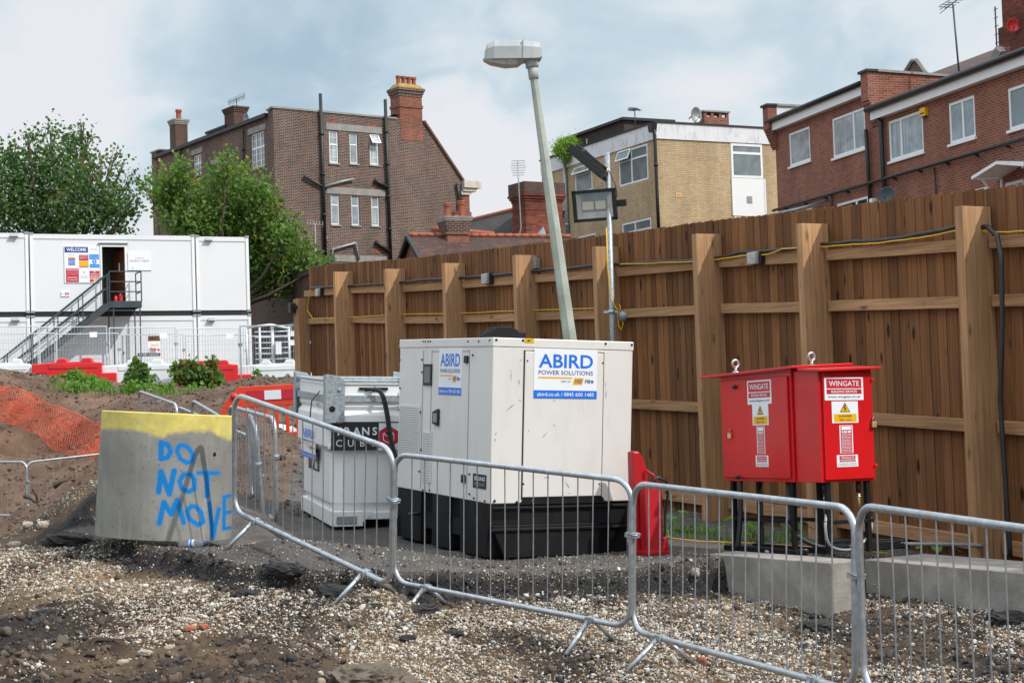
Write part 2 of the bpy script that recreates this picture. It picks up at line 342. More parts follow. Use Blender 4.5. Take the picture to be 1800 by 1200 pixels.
def text(mb, s, m, x, z, h=None, w=None, y=-.004, T=None, align='c', bold=0, shear=0):
    """letters as flat mesh, cap height h, overall width w, standing in x,z"""
    key = (s, bold, shear)
    if key not in _fc:
        cu = bpy.data.curves.new('t', 'FONT'); cu.body = s; cu.offset = bold; cu.shear = shear; cu.resolution_u = 3
        ob = bpy.data.objects.new('t', cu); COL.objects.link(ob); dg = bpy.context.evaluated_depsgraph_get(); dg.update()
        me = bpy.data.meshes.new_from_object(ob.evaluated_get(dg)); vs = [tuple(v.co) for v in me.vertices]; fs = [tuple(p.vertices) for p in me.polygons]
        bpy.data.objects.remove(ob); bpy.data.curves.remove(cu); bpy.data.meshes.remove(me); _fc[key] = (vs, fs)
    vs, fs = _fc[key]
    if not vs: return
    xs = [v[0] for v in vs]; x0, x1 = min(xs), max(xs); k = (h or .1)/.70; kx = (w/(x1-x0)) if w else k
    if h is None: k = kx
    o = {'c': (x0+x1)/2, 'l': x0, 'r': x1}[align]
    mb.add([(x+(a-o)*kx, y, z+b*k) for a, b, _ in vs], fs, m, T)
def lines(mb, m, x0, x1, z0, z1, n, y, T=None, fr=.45, seed=1):   # rows of small print
    r = random.Random(seed); d = (z1-z0)/n
    for i in range(n):
        a = x0; zc = z0+d*(i+.5)
        while a < x1-d*.3:
            b = min(x1, a+d*r.uniform(.6, 2.2)); mb.plate(a, b, zc-d*fr/2, zc+d*fr/2, y, m, T); a = b+d*.35
def YAW(p, yaw, pit=0, rol=0): return Matrix.Translation(p) @ Matrix.Rotation(yaw, 4, 'Z') @ Matrix.Rotation(pit, 4, 'Y') @ Matrix.Rotation(rol, 4, 'X')
class Fr:
    """a local frame (x right, y away, z up) in which photo pixels can be read back as x,z on a plane"""
    def __init__(s, T): s.T = T; s.I = T.inverted()
    def ry(s, px, py): return s.I @ Vector((0, 0, CZ)), (s.I.to_3x3() @ ray(px, py))
    def uv(s, px, py, y=0):
        o, d = s.ry(px, py); t = (y-o.y)/d.y; q = o+d*t; return q.x, q.z
    def rect(s, x0, y0, x1, y1, y=0):
        xm, ym = (x0+x1)/2, (y0+y1)/2
        return (s.uv(x0, ym, y)[0], s.uv(x1, ym, y)[0], s.uv(xm, y1, y)[1], s.uv(xm, y0, y)[1])
SIDE = Matrix.Rotation(R_(-90), 4, 'Z')

# ------------------------------------------------------------------ ground
def atz(px, py, z):
    r = ray(px, py); return Vector((0, 0, CZ)) + r*((z-CZ)/r.z)
BARS = {'A': ((-2.29, 12.476, .812), -.892, .193, .079, 2.266), 'B': ((-.951, 11.695, .295), -.734, .079, .034, 2.259),
        'C': ((.736, 10.211, .093), -1.092, .026, -.027, 2.231), 'D': ((1.80, 8.17, .055), -1.30, .01, 0, 2.26)}
FC = 10.99
def fenceY(px): return FC/((px-900)/FP+.5317)
def fence_pt(px, py): return at(px, py, fenceY(px))
cU, cL, cB = [], [], []          # control points of the tarmac pad, of the dug gravel slope, and of both
for k_, (p, a, b, c, l) in BARS.items():
    T = YAW(p, a, b, c)
    for x in (.34, l-.34):
        for y in (-.24, .24): (cU if k_ == 'A' and x < 1 else cL).append(T @ Vector((x, y, -.19)))
lip = [atz(*q) for q in [(96,934,.6),(180,947,.58),(250,961,.56),(400,989,.47),(560,1003,.40),(700,1004,.36),(850,1004,.32),(1000,1003,.3),(1100,1002,.29),(1246,984,.31)]]
cU += lip
for q in [(285,952,.585),(172,944,.60),(330,962,.54),(403,966,.47),(703,948,.39),(850,984,.33),(1100,982,.31),(574,926,.47),(523,895,.5),(690,927,.45),(470,905,.60),(560,860,.68),(1120,925,.29),(1235,940,.27),(165,870,.8),(200,880,.78),(1400,985,.27),(1700,985,.2)]: cU.append(atz(*q))
for q in [(0,1200,.06),(0,1100,.20),(0,1010,.40),(150,1010,.36),(200,1200,.04),(200,1100,.17),(400,1200,.05),(400,1085,.22),(600,1200,-.02),(800,1200,-.10),(1000,1200,-.2),
          (1250,1200,-.16),(1500,1200,-.14),(1790,1200,-.12),(1790,1112,-.03),(1510,1088,-.0),(1250,1066,.0),(1350,1064,.01),(900,1110,.0),(96,948,.52),(180,962,.50),(250,985,.44),(400,1018,.34),(560,1036,.26),(700,1036,.22),(850,1037,.18),(1000,1037,.16),(1100,1036,.14),(1200,1030,.10),
          (165,850,1.0),(120,870,.88),(95,922,.64),(45,955,.52),(0,987,.48),(20,929,-.37),(-60,925,-.37),(110,905,-.3),(-150,1100,.1),(-300,1000,.3),(40,840,.2),(120,835,.55)]: cL.append(atz(*q))
for q in [(-12,20,-.3),(-5.5,17,-.05),(-7,20,-.4),(-8.5,24,-.42),(-5.2,20,.0),(-10,28,-.4),(-4.4,16.2,.45),(-6,14.5,.1),(-5.0,13.6,.45),(1.6,12.6,-.02),(2.6,12.6,-.02),(-2.5,13.5,.6),(0,13.5,.3),(-30,10,.3),(-14,14,.1),(30,12,.1),(0,5,-.2),(-8,5,-.3),(8,5,-.12),(6,7,-.1)]: cL.append(Vector(q))
for q in [(0,800,.75),(90,800,.72),(175,802,.70)]: cB.append(atz(*q))
for q in [(0,690,37),(100,690,38),(200,683,40),(300,685,40),(400,692,38),(490,690,36),(175,740,36),(175,770,35),(0,750,36),(300,708,33),(400,706,31),(455,795,23.5),(500,790,23.5),
          (280,765,22),(380,760,20.5),(200,677,47),(400,677,47),(0,677,47),(-400,677,47)]: cB.append(at(*q))
for px, py in ((603,478),(798,463),(1065,437),(1430,394),(1715,364),(1950,338)):
    p = fence_pt(px, py); (cB if p.y > 15 else cU).append(p-Vector((0, 0, 3.08))); (cB if p.y > 15 else cU).append(p-Vector((-1.5, -.8, 3.05)))
for q in [(-30,60,2.6),(30,60,2.7),(0,100,2.8),(60,100,2.8),(-60,100,2.8),(12,40,2.0),(2,48,2.5),(0,17,.42),(-1.5,20,.6),(1.5,15.5,.28)]: cB.append(Vector(q))
PAD = np.array([(q.x, q.y) for q in lip] + [(2.6, 12.45), (6.5, 9.5), (9, 12), (3, 22), (-1.5, 27), (-3.2, 24), (-2.6, 17), (-3.25, 14.3)])
def sdf(P, poly):      # signed distance, positive inside
    n = len(poly); d = np.full(len(P), 1e9); ins = np.zeros(len(P), bool)
    for i in range(n):
        a, b = poly[i], poly[(i+1) % n]; e = b-a; w = P-a; t = np.clip((w@e)/(e@e), 0, 1); d = np.minimum(d, np.linalg.norm(w-t[:, None]*e, axis=1))
        c = (a[1] > P[:, 1]) != (b[1] > P[:, 1])
        with np.errstate(divide='ignore', invalid='ignore'): xi = (b[0]-a[0])*(P[:, 1]-a[1])/(b[1]-a[1])+a[0]
        ins ^= c & (P[:, 0] < xi)
    return np.where(ins, d, -d)
_perm = np.random.default_rng(3).random(65536)
def vnoise(x, y, s=0):
    xi = np.floor(x).astype(np.int64); yi = np.floor(y).astype(np.int64); fx = x-xi; fy = y-yi; fx = fx*fx*(3-2*fx); fy = fy*fy*(3-2*fy)
    h = lambda a, b: _perm[(a*7919+b*104729+s*1299709) & 65535]
    return (h(xi, yi)*(1-fx)+h(xi+1, yi)*fx)*(1-fy)+(h(xi, yi+1)*(1-fx)+h(xi+1, yi+1)*fx)*fy
def fbm(x, y, f, o=4, s=0, g=.5):
    v = 0; a = 1; t = 0
    for i in range(o): v = v+a*(vnoise(x*f+i*17.3, y*f-i*9.1, s+i)-.5); t += a; a *= g; f *= 2.03
    return v/t*2
def pads(P, jag=0):
    s = sdf(P, PAD)
    if jag: s = s+jag*fbm(P[:, 0], P[:, 1], 3.0, 4, 5)+jag*.5*fbm(P[:, 0], P[:, 1], 14, 2, 8)
    return s
def kern(r2): return np.where(r2 > 1e-12, r2*np.log(r2+1e-12), 0)
def tps(ctl, lam):
    C3 = np.array([tuple(q) for q in ctl]); CP = C3[:, :2]; n = len(CP); A_ = np.zeros((n+3, n+3)); A_[:n, :n] = kern(((CP[:, None]-CP[None])**2).sum(-1))+np.eye(n)*lam
    A_[:n, n] = A_[n, :n] = 1; A_[:n, n+1:] = CP; A_[n+1:, :n] = CP.T; return CP, np.linalg.solve(A_, np.concatenate([C3[:, 2], [0, 0, 0]])), C3
SU, SL = tps(cU+cB, .05), tps(cL+cB, .05)
def tev(S, Q):
    CP, w, _ = S; n = len(CP); z = np.zeros(len(Q))
    for i in range(0, len(Q), 60000): q = Q[i:i+60000]; z[i:i+60000] = kern(((q[:, None]-CP[None])**2).sum(-1))@w[:n]+w[n]+q@w[n+1:]
    return z
def ground(P, detail=True):
    P = np.asarray(P, float); Q = P.copy(); Q[:, 1] = np.clip(Q[:, 1], 3, 90); Q[:, 0] = np.clip(Q[:, 0], -40, 45)
    s = pads(P, .055 if detail else 0); t = np.clip(s/.04+.5, 0, 1); zu = tev(SU, Q); zl = tev(SL, Q); wb = np.clip((P[:, 1]-13.3)/2.2, 0, 1)*np.clip((-P[:, 0]-1.5), 0, 1)   # the two sheets run into one another away from the broken edge
    z = zl+(zu-zl)*(t*(1-wb)+np.clip(s/1.5+.5, 0, 1)*wb)
    far = np.clip((P[:, 1]-48)/20, 0, 1); z = z*(1-far)+2.75*far; z = np.clip(z, -.6, 3.2)
    if detail:
        x, y = P[:, 0], P[:, 1]; tar = np.clip(s/.08, 0, 1); rough = 1-tar
        near = np.clip((24-y)/6, .0, 1)
        soilw = .45+.9*np.clip(fbm(x, y, 1.1, 3, 51)+.25, 0, 1)+.6*np.clip((-.8-x)/2, 0, 1)*np.clip((10.6-y)/1.0, 0, 1)
        z = z+rough*(.045*fbm(x, y, 2.0, 4, 1)+soilw*near*(.055*fbm(x, y, 6.0, 5, 2, .6)-.045*np.abs(fbm(x, y, 11, 4, 4, .6))+.02))+tar*.006*fbm(x, y, 5, 4, 6)
        z = z+rough*(1-near)*(.12*fbm(x, y, .9, 5, 9)+.09*fbm(x, y, 2.6, 4, 19)-.11*np.abs(fbm(x, y, 3.4, 4, 29, .6))+.03)
        left = np.clip((-1.2-x)/2, 0, 1)*np.clip((y-8)/1, 0, 1)*np.clip((12-y), 0, 1); z = z+rough*left*.13*fbm(x, y, 1.7, 6, 12, .58)
    return z
def gz(x, y): return float(ground(np.array([[x, y]]), True)[0])
def onground(px, py, sink=0):
    r = ray(px, py); o = Vector((0, 0, CZ)); t = 6.0
    ts = np.arange(6, 60, .03); Pq = np.array([[(o+r*a).x, (o+r*a).y] for a in ts]); zz = np.array([(o+r*a).z for a in ts]); gg = ground(Pq)
    k = np.argmax(zz < gg); return Vector((Pq[k, 0], Pq[k, 1], gg[k]-sink))
_gc = {}
def gblob(P, lst):
    v = np.zeros(len(P))
    for px, py, z, r, a in lst:
        if (px, py) not in _gc: _gc[px, py] = onground(px, py)
        c = _gc[px, py]; d2 = ((P[:, 0]-c.x)**2+((P[:, 1]-c.y)*.6)**2)/r**2; v += a*np.exp(-d2)
    return v
def zones(P):
    x, y = P[:, 0], P[:, 1]; s = pads(P, .055); tar = np.clip(s/.05, 0, 1)
    n1 = fbm(x, y, 1.6, 5, 21); n2 = fbm(x, y, 5, 4, 22)
    g = .60+.85*n1+.7*n2+gblob(P, [(300,1040,.15,.8,.5),(130,1000,.3,.5,.5),(600,1100,.0,.6,.3),(1000,1120,-.1,.9,.45),(1250,1130,-.1,.7,.4),(700,1180,-.2,.4,.35),(430,1090,0,.5,.25),
        (60,1130,.0,.55,-.95),(60,1060,.0,.35,-.6),(300,1180,-.2,.45,-.9),(450,1160,-.2,.35,-.6),(560,1180,-.2,.3,-.6),(250,1100,0,.25,.25),(420,1060,0,.4,.3),(1600,1130,-.1,.55,-.5),(1750,1160,-.1,.5,-.4),(1450,1110,0,.35,-.35),(1150,1060,.1,.3,-.3),(150,1090,.1,.4,-.5),(560,1060,.1,.3,-.35),(950,1060,.1,.5,-.15),(1000,1190,-.2,.25,-.6),(130,850,1,.5,.5),(50,985,.45,.4,.35)])
    g = g-np.exp(-(np.minimum(s+.10, 0)/.18)**2)*(s < 0)*.75
    sand = .1+.9*n1*0+.7*fbm(x, y, 1.9, 4, 31)+gblob(P, [(230,1020,.3,.30,.9),(130,1015,.3,.3,.6),(370,1030,.2,.3,.6),(830,1030,.15,.4,.45),(1320,1090,0,.35,.6),(700,1120,-.1,.5,.5),(1050,1130,-.1,.5,.3),(600,1150,-.1,.4,.35)])
    g = g-.45*np.clip((9.95-y+.25*n1)/.35, 0, 1)*np.clip((.1-x)/.8, 0, 1)
    pit = np.clip((y-15)/3, 0, 1); g = g*(1-pit)+pit*(.05+.3*n2); sand = sand*(1-pit)+pit*(.05+.25*n1)
    blk = np.exp(-(np.minimum(s+.0, 0)/.22)**2)*(s < .03)*1.1*np.clip((15-y), 0, 1)+.55*np.clip(fbm(x, y, 1.3, 4, 41)+.1, 0, 1)*(1-pit)+gblob(P, [(1620,1120,-.05,.45,.55),(1450,1100,0,.3,.5),(60,1100,.1,.5,.5),(560,1090,.15,.3,.55),(950,1060,.1,.4,.4),(1000,1190,-.15,.3,.6),(500,1180,0,.35,.4),(1760,1180,-.1,.3,.4)])
    return tar, np.clip(g, 0, 1), np.clip(sand, 0, 1), np.clip(blk, 0, 1), pit
def axis(fine0, fine1, st, lo, hi, gr=1.09):
    a = list(np.arange(fine0, fine1, st)); d = st; v = a[-1]
    while v < hi: d *= gr; v += d; a.append(v)
    d = st; v = a[0]; b = []
    while v > lo: d *= gr; v -= d; b.append(v)
    return np.array(b[::-1]+a)
gx = axis(-4.9, 4.6, .026, -400, 400, 1.03); gy = axis(7.6, 13.4, .026, -20, 900, 1.015)
X_, Y_ = np.meshgrid(gx, gy); P = np.stack([X_.ravel(), Y_.ravel()], 1); Z = ground(P); nx, ny = len(gx), len(gy)
idx = np.arange(nx*ny).reshape(ny, nx); F = np.stack([idx[:-1, :-1], idx[:-1, 1:], idx[1:, 1:], idx[1:, :-1]], -1).reshape(-1, 4)
tar, gr_, sand, blk, pit = zones(P)
s = NT('ground'); co = s.tc.outputs['Object']
zt, zg, zs, zb, zp = [s.attr(k).outputs['Fac'] for k in ('tar', 'grav', 'sand', 'blk', 'pit')]
soil = s.ramp(s.noise(co, 3.5, 8, .65), [(.3, (.014, .010, .008)), (.55, (.045, .032, .024)), (.75, (.10, .070, .048))])
soil2 = s.ramp(s.noise(co, 1.2, 8, .7), [(.3, (.055, .033, .022)), (.5, (.115, .072, .050)), (.72, (.19, .125, .085))])
c = s.mix(zp, soil, soil2)
c = s.mix(s.math('MULTIPLY', zs, .85), c, s.ramp(s.noise(co, 9, 6, .65), [(.3, (.17, .105, .055)), (.7, (.36, .25, .145))]))
vo = s.n('ShaderNodeTexVoronoi', feature='F1'); s.l(s.map(co, (1, .75, 1)), vo.inputs['Vector']); vo.inputs['Scale'].default_value = 62
sep = s.n('ShaderNodeSeparateColor'); s.l(vo.outputs['Color'], sep.inputs[0])
peb = s.ramp(sep.outputs[0], [(0, (.05, .045, .04)), (.3, (.16, .10, .06)), (.6, (.34, .26, .18)), (.85, (.48, .42, .34)), (1, (.60, .57, .52))])
pf = s.math('MULTIPLY', s.math('LESS_THAN', vo.outputs['Distance'], .42), s.math('LESS_THAN', sep.outputs[1], s.math('MULTIPLY', zg, .75)))
c = s.mix(pf, c, peb)
black = s.ramp(s.noise(co, 40, 4, .7), [(.35, (.010, .010, .011)), (.7, (.048, .045, .045))]); c = s.mix(s.math('MULTIPLY', zb, s.math('SUBTRACT', 1, s.math('MULTIPLY', pf, .7))), c, black)
ta = s.ramp(s.noise(co, 2.2, 8, .7), [(.3, (.050, .046, .045)), (.55, (.105, .096, .090)), (.8, (.17, .15, .13))])
ta = s.mix(s.math('MULTIPLY', s.math('GREATER_THAN', s.noise(co, 130, 2, .5), .60), .5), ta, c4((.33, .30, .27)))
ta = s.mix(s.math('MULTIPLY', s.math('GREATER_THAN', s.noise(co, 95, 2, .5), .60), .6), ta, c4((.03, .03, .03)))
c = s.mix(zt, c, ta); s.l(c, s.b.inputs['Base Color']); s.b.inputs['Roughness'].default_value = .92; s.b.inputs['Specular IOR Level'].default_value = .2
h = s.math('ADD', s.math('MULTIPLY', s.noise(co, 38, 6, .7), 1.0), s.math('MULTIPLY', s.math('MULTIPLY', pf, s.math('SUBTRACT', .5, vo.outputs['Distance'])), 1.6)); s.bump(h, .9, .02); M['ground'] = s.m
g = npmesh('ground', np.stack([P[:, 0], P[:, 1], Z], 1), F, ['ground'], {'tar': ('POINT', tar), 'grav': ('POINT', gr_), 'sand': ('POINT', sand), 'blk': ('POINT', blk), 'pit': ('POINT', pit)}, smooth=True)
tag(g, kind='structure')

# ------------------------------------------------------------------ loose gravel (uncountable): thousands of rounded pebbles in one mesh
s = NT('pebble'); s.l(s.mix(.5, s.attr('col').outputs['Color'], s.ramp(s.noise(s.tc.outputs['Object'], 70, 3), [(.3, (.7,)*3), (.7, (1.25,)*3)]), 'MULTIPLY'), s.b.inputs['Base Color']); s.b.inputs['Roughness'].default_value = .75; s.b.inputs['Specular IOR Level'].default_value = .3; M['pebble'] = s.m
def ico(sub):
    import bmesh; b = bmesh.new(); bmesh.ops.create_icosphere(b, subdivisions=sub, radius=1)
    v = np.array([tuple(q.co) for q in b.verts]); f = np.array([[q.index for q in p.verts] for p in b.faces]); b.free(); return v, f
I1, I2 = ico(1), ico(2)
def rots(n):
    q = RNG.normal(size=(n, 4)); q /= np.linalg.norm(q, axis=1)[:, None]; w, x, y, z = q.T
    return np.stack([1-2*(y*y+z*z), 2*(x*y-z*w), 2*(x*z+y*w), 2*(x*y+z*w), 1-2*(x*x+z*z), 2*(y*z-x*w), 2*(x*z-y*w), 2*(y*z+x*w), 1-2*(x*x+y*y)], 1).reshape(n, 3, 3)
def stones(pos, rad, tmpl, lump=.25, flat=(1, .8, .55)):
    v, f = tmpl; n = len(pos); S = np.array(flat)[None, None]*(1+lump*RNG.normal(size=(n, 1, 3))).clip(.5, 1.7)*rad[:, None, None]
    loc = v[None]*(1+.12*RNG.normal(size=(n, len(v), 1)))*S; Rm = rots(n); V = np.einsum('nij,nkj->nki', Rm, loc)+pos[:, None]
    return V.reshape(-1, 3), (f[None]+np.arange(n)[:, None, None]*len(v)).reshape(-1, 3), len(v)
PAL = np.array([(.70,.66,.59),(.60,.53,.43),(.50,.40,.28),(.36,.25,.15),(.28,.17,.10),(.24,.23,.22),(.40,.39,.37),(.10,.09,.085),(.34,.15,.08),(.66,.63,.58)])
PW = np.array([.20,.22,.17,.12,.07,.06,.07,.03,.03,.12]); PW = PW/PW.sum(); PAL = PAL*.72
def scatter(nc, y0, y1, power=1.0, pad=.02, floor=.02):
    Y = y0+(y1-y0)*RNG.random(nc); X = (RNG.random(nc)*2-1)*(Y*.345+.1); Pq = np.stack([X, Y], 1)
    t, g, sd, b, p = zones(Pq); pr = np.clip(g, 0, 1)**power*(1-t)+t*pad+(1-t)*floor; k = RNG.random(nc) < pr; return Pq[k]
VV, FF, CC, off = [], [], [], 0
for (cnt, y0, y1, r0, r1, tm, pw_, pad) in [(52000, 7.9, 13.2, .0075, .0175, I1, 1.5, .004), (95000, 7.9, 13.2, .0045, .011, I1, 1.2, .10), (1300, 7.9, 12.6, .016, .030, I2, .8, .001), (2500, 13, 17, .008, .02, I1, .6, .015), (5000, 17, 34, .012, .04, I1, 1.0, .01)]:
    q = scatter(cnt, y0, y1, pw_, pad); r = r0+(r1-r0)*RNG.random(len(q))**2; z = ground(q)+r*.18
    v, f, k = stones(np.concatenate([q, z[:, None]], 1), r, tm); VV.append(v); FF.append(f+off); off += len(v)
    ci = RNG.choice(len(PAL), len(q), p=PW); cc = PAL[ci]*(1+.18*RNG.normal(size=(len(q), 1))); CC.append(np.repeat(cc.clip(.02, .8), k, 0))
# dark crumbs of broken asphalt and soil clods
for (cnt, r0, r1) in [(16000, .005, .015), (2600, .012, .034)]:
    Y = 7.9+5.0*RNG.random(cnt*3); X = (RNG.random(cnt*3)*2-1)*(Y*.345+.1); q = np.stack([X, Y], 1); t, g, sd, b, p = zones(q); k = RNG.random(len(q)) < (b*.8+.16*(1-g))*(1-t)+.10*t*np.clip(.5+fbm(X, Y, 1.4, 4, 77)*2, 0, 1); q = q[k][:cnt]
    r = r0+(r1-r0)*RNG.random(len(q))**2; z = ground(q)+r*.2; v, f, kk = stones(np.concatenate([q, z[:, None]], 1), r, I1, .3, (1, .9, .7)); VV.append(v); FF.append(f+off); off += len(v)
    t, g, sd, b, p = zones(q); base = np.where((RNG.random(len(q)) < b)[:, None], np.array([[.022, .021, .022]]), np.array([[.075, .052, .038]])); CC.append(np.repeat(base*(1+.3*RNG.random((len(q), 1))), kk, 0))
q = np.stack([-13+11.5*RNG.random(16000), 15.5+25*RNG.random(16000)], 1); r = .012+.038*RNG.random(len(q))**2.5; z = ground(q)+r*.05; v, f, kk = stones(np.concatenate([q, z[:, None]], 1), r, I1, .3, (1, .9, .7)); VV.append(v); FF.append(f+off); off += len(v)
CC.append(np.repeat(np.array([[.105, .070, .050]])*(.5+.9*RNG.random((len(q), 1))), kk, 0))
for (cnt, r0, r1) in [(1000, .016, .045)]:
    Y = 7.9+4.6*RNG.random(cnt*4); X = (RNG.random(cnt*4)*2-1)*(Y*.345+.1); q = np.stack([X, Y], 1); t, g, sd, b, p = zones(q); k = RNG.random(len(q)) < (.05+.55*(1-g)**2)*(1-t)*(.35+.65*(X < -.3)); q = q[k][:cnt]; r = r0+(r1-r0)*RNG.random(len(q))**3
    z = ground(q)+r*.05; v, f, kk = stones(np.concatenate([q, z[:, None]], 1), r, ico(3) if False else I2, .3, (1, .85, .6)); vv = v.reshape(len(q), kk, 3); cen = vv.mean(1, keepdims=True); vv = cen+(vv-cen)*(1+.24*RNG.normal(size=(len(q), kk, 1))); v = vv.reshape(-1, 3); VV.append(v); FF.append(f+off); off += len(v)
    t, g, sd, b, p = zones(q); base = np.where((RNG.random(len(q)) < b+.2)[:, None], np.array([[.030, .028, .028]]), np.array([[.085, .062, .046]])); CC.append(np.repeat(base*(1+.5*RNG.random((len(q), 1))), kk, 0))
o = npmesh('gravel', np.concatenate(VV), np.concatenate(FF), ['pebble'], {'col': ('POINT', np.concatenate(CC))}, smooth=True)
tag(o, 'loose pale and brown pebbles strewn over the dug ground below the tarmac edge', 'gravel', kind='stuff')

def lump(name, T, size, matn, label, cat, group=None, seed=1, sub=4, rough=.34):
    v, f = ico(sub); r = np.random.default_rng(seed); off3 = r.random(3)*50
    dsp = fbm(v[:, 0]*1.0+off3[0]+v[:, 2]*.7, v[:, 1]+off3[1]-v[:, 2]*.6, 1.6, 6, seed, .62); d2 = fbm(v[:, 0]*2.3+off3[2]-v[:, 2], v[:, 1]*2.3+off3[0]+v[:, 2], 2.6, 4, seed+9, .6); v = v*(1+rough*2*dsp[:, None]-rough*np.abs(d2)[:, None]); v = np.sign(v)*np.abs(v)**.75
    v = v*np.array(size); o = npmesh(name, v, f, [matn], smooth=False); o.matrix_world = T; return tag(o, label, cat, group)
M['asphalt'] = mat('asphalt', (.024, .023, .024), .9, var=.5, vs=14, bump=.8, bs=50, grime=.15, gcol=(.16, .13, .10))
M['clay'] = mat('clay', (.12, .095, .07), .95, var=.35, vs=7, bump=.8, bs=25)
M['brick_lump'] = mat('brick_lump', (.30, .10, .06), .9, var=.25, vs=8, bump=.3)
M['rock'] = mat('rock', (.34, .29, .24), .85, var=.25, vs=8, bump=.3)
def T_(p, yaw=0, pit=0, rol=0): return YAW(p, R_(yaw), R_(pit), R_(rol))
for i, (px, py, sx, sy, sz, yw, pit, lab) in enumerate([
    (590, 1044, .17, .10, .055, -30, 8, 'flat black slab of broken asphalt beside the first barrier foot'),
    (745, 1077, .13, .08, .05, 20, -6, 'black asphalt lump between the feet of the wide middle barrier'),
    (795, 1118, .075, .05, .03, 0, 0, 'small dark asphalt crumb on the gravel below the middle barrier'),
    (715, 1125, .06, .04, .02, 30, 0, 'thin dark asphalt flake left of the small crumb on the gravel'),
    (120, 950, .20, .12, .05, 10, 4, 'long black asphalt slab at the left tip of the broken tarmac edge'),
    (500, 1022, .16, .09, .05, -12, 5, 'black asphalt lump fallen under the tarmac edge left of the barrier foot'),
    (1770, 1092, .16, .10, .06, 0, 0, 'black asphalt lump against the foot of the right concrete block'),
    (1440, 1105, .14, .10, .05, 0, 3, 'black asphalt lump in front of the shorter concrete block'),
    (430, 1050, .11, .08, .04, 40, 0, 'black asphalt piece lying on the pale gravel below the concrete ring')]):
    p = onground(px, py, -.005); lump('asphalt_chunk', T_(p, yw, pit), (sx, sy, sz), 'asphalt', lab, 'asphalt chunk', 'broken asphalt chunks on the gravel', seed=i+3)
for i, (px, py, sz, mt, lab) in enumerate([
    (640, 1198, (.30, .24, .17), 'clay', 'big grey brown clay clod at the bottom edge of the photo')]):
    p = onground(px, py, .08); lump('clay_clod', T_(p, i*50), sz, mt, lab, 'clod', 'clay clods in the foreground', seed=i+40, sub=5, rough=.42)
for i, (px, py, sz, mt, lab) in enumerate([
    (335, 1110, (.045, .035, .022), 'brick_lump', 'red brick fragment on dark soil below the graffiti ring'), (358, 1104, (.03, .03, .02), 'brick_lump', 'smaller brown brick fragment beside the red one'),
    (1235, 1166, (.035, .03, .03), 'brick_lump', 'small square brick piece on gravel between the two right barriers'), (1222, 1028, (.05, .035, .035), 'rock', 'pale stone near the left end of the shorter concrete block'),
    (255, 1153, (.05, .03, .022), 'rock', 'smooth grey stone in the dark soil at lower left'), (217, 1168, (.04, .028, .02), 'rock', 'rounded white stone low in the left foreground'),
    (297, 1140, (.04, .03, .02), 'rock', 'grey wedge stone in the dark soil above the smooth one'), (50, 925, (.07, .05, .035), 'rock', 'cream stone on the brown slope left of the ring'),
    (75, 925, (.07, .05, .04), 'rock', 'larger cream stone on the brown slope nearest the ring'), (25, 960, (.06, .04, .03), 'rock', 'tan stone at the foot of the brown slope')]):
    p = onground(px, py, -.008); lump('brick_fragment' if mt == 'brick_lump' else 'stone', T_(p, i*40), sz, mt, lab, 'brick fragment' if mt == 'brick_lump' else 'stone', 'single stones and brick bits', seed=i+60, sub=3, rough=.2)
for i, (px, py, ln, yw, lab) in enumerate([(240, 1100, .24, 25, 'long splinter of weathered wood on the dark soil'), (242, 1124, .16, 35, 'short pale wood splinter below the long one'), (190, 1132, .2, 8, 'dark rotten wood strip at left of the splinters')]):
    p = onground(px, py, -.012); mb = MB(); mb.hexa([(-ln/2,-.018,-.006),(ln/2,-.004,-.006),(ln/2,.006,-.006),(-ln/2,.016,-.006)], [(-ln/2,-.014,.012),(ln/2,-.003,.004),(ln/2,.004,.004),(-ln/2,.012,.010)], 'shed_wood')
    o = mb.build('wood_splinter'); o.matrix_world = T_(p, yw, 4); tag(o, lab, 'wood splinter', 'wood splinters in the soil')

# ------------------------------------------------------------------ crowd control barriers
def barrier(L_=2.26, nb=15, legs=True):
    r = root('crowd_barrier', None, 'barrier'); H = .97; cr = .14; m = MB(); pts = []
    for (cx, cz, a0) in ((L_-cr, cr, -90), (L_-cr, H-cr, 0), (cr, H-cr, 90), (cr, cr, 180)):
        for k in range(7): a = R_(a0+15*k); pts.append((cx+cr*math.cos(a), 0, cz+cr*math.sin(a)))
    m.tube(pts, .0205, 'galv', 10, closed=True); m.build('frame', r)
    for k in range(nb):
        x = .125+(L_-.25)*(k+.5)/nb; b = MB(); j = random.uniform(-.006, .006); b.tube([(x, 0, .015), (x+j, .004*random.uniform(-1, 1), H*.5), (x, 0, H-.015)], .0044, 'galv', 6, cap=False); b.build('bar', r)
    if legs:
        for x in (.34, L_-.34):
            l = MB(); l.tube([(x, -.03, -.005), (x, -.26, -.19)], .0165, 'galv', 8); l.tube([(x, .03, -.005), (x, .26, -.19)], .0165, 'galv', 8); l.box(x-.03, x+.03, -.035, .035, -.018, .022, 'galv_dull'); l.build('foot', r)
    h = MB(); h.tube([(L_+.005, -.03, .62), (L_+.05, -.03, .62), (L_+.05, .03, .62), (L_+.005, .03, .62)], .006, 'galv', 6, closed=True); h.box(L_-.035, L_+.05, -.028, .028, .60, .63, 'galv_dull'); h.build('hook', r)
    return r
BG = 'galvanised crowd barriers'
for k, (lab, nb) in {'A': ('galvanised barrier sloping down from the graffiti ring to the generator, one foot on tarmac', 14), 'B': ('galvanised barrier standing in front of the white generator', 15),
               'C': ('galvanised barrier standing in front of the red electrical cabinets', 15), 'D': ('galvanised barrier cut off by the right edge, in front of the right concrete block', 14)}.items():
    p, a, b, c, l = BARS[k]; o = barrier(l, nb); o.matrix_world = YAW(p, a, b, c); tag(o, lab, None, BG)
bp = barrier(2.25, 15)
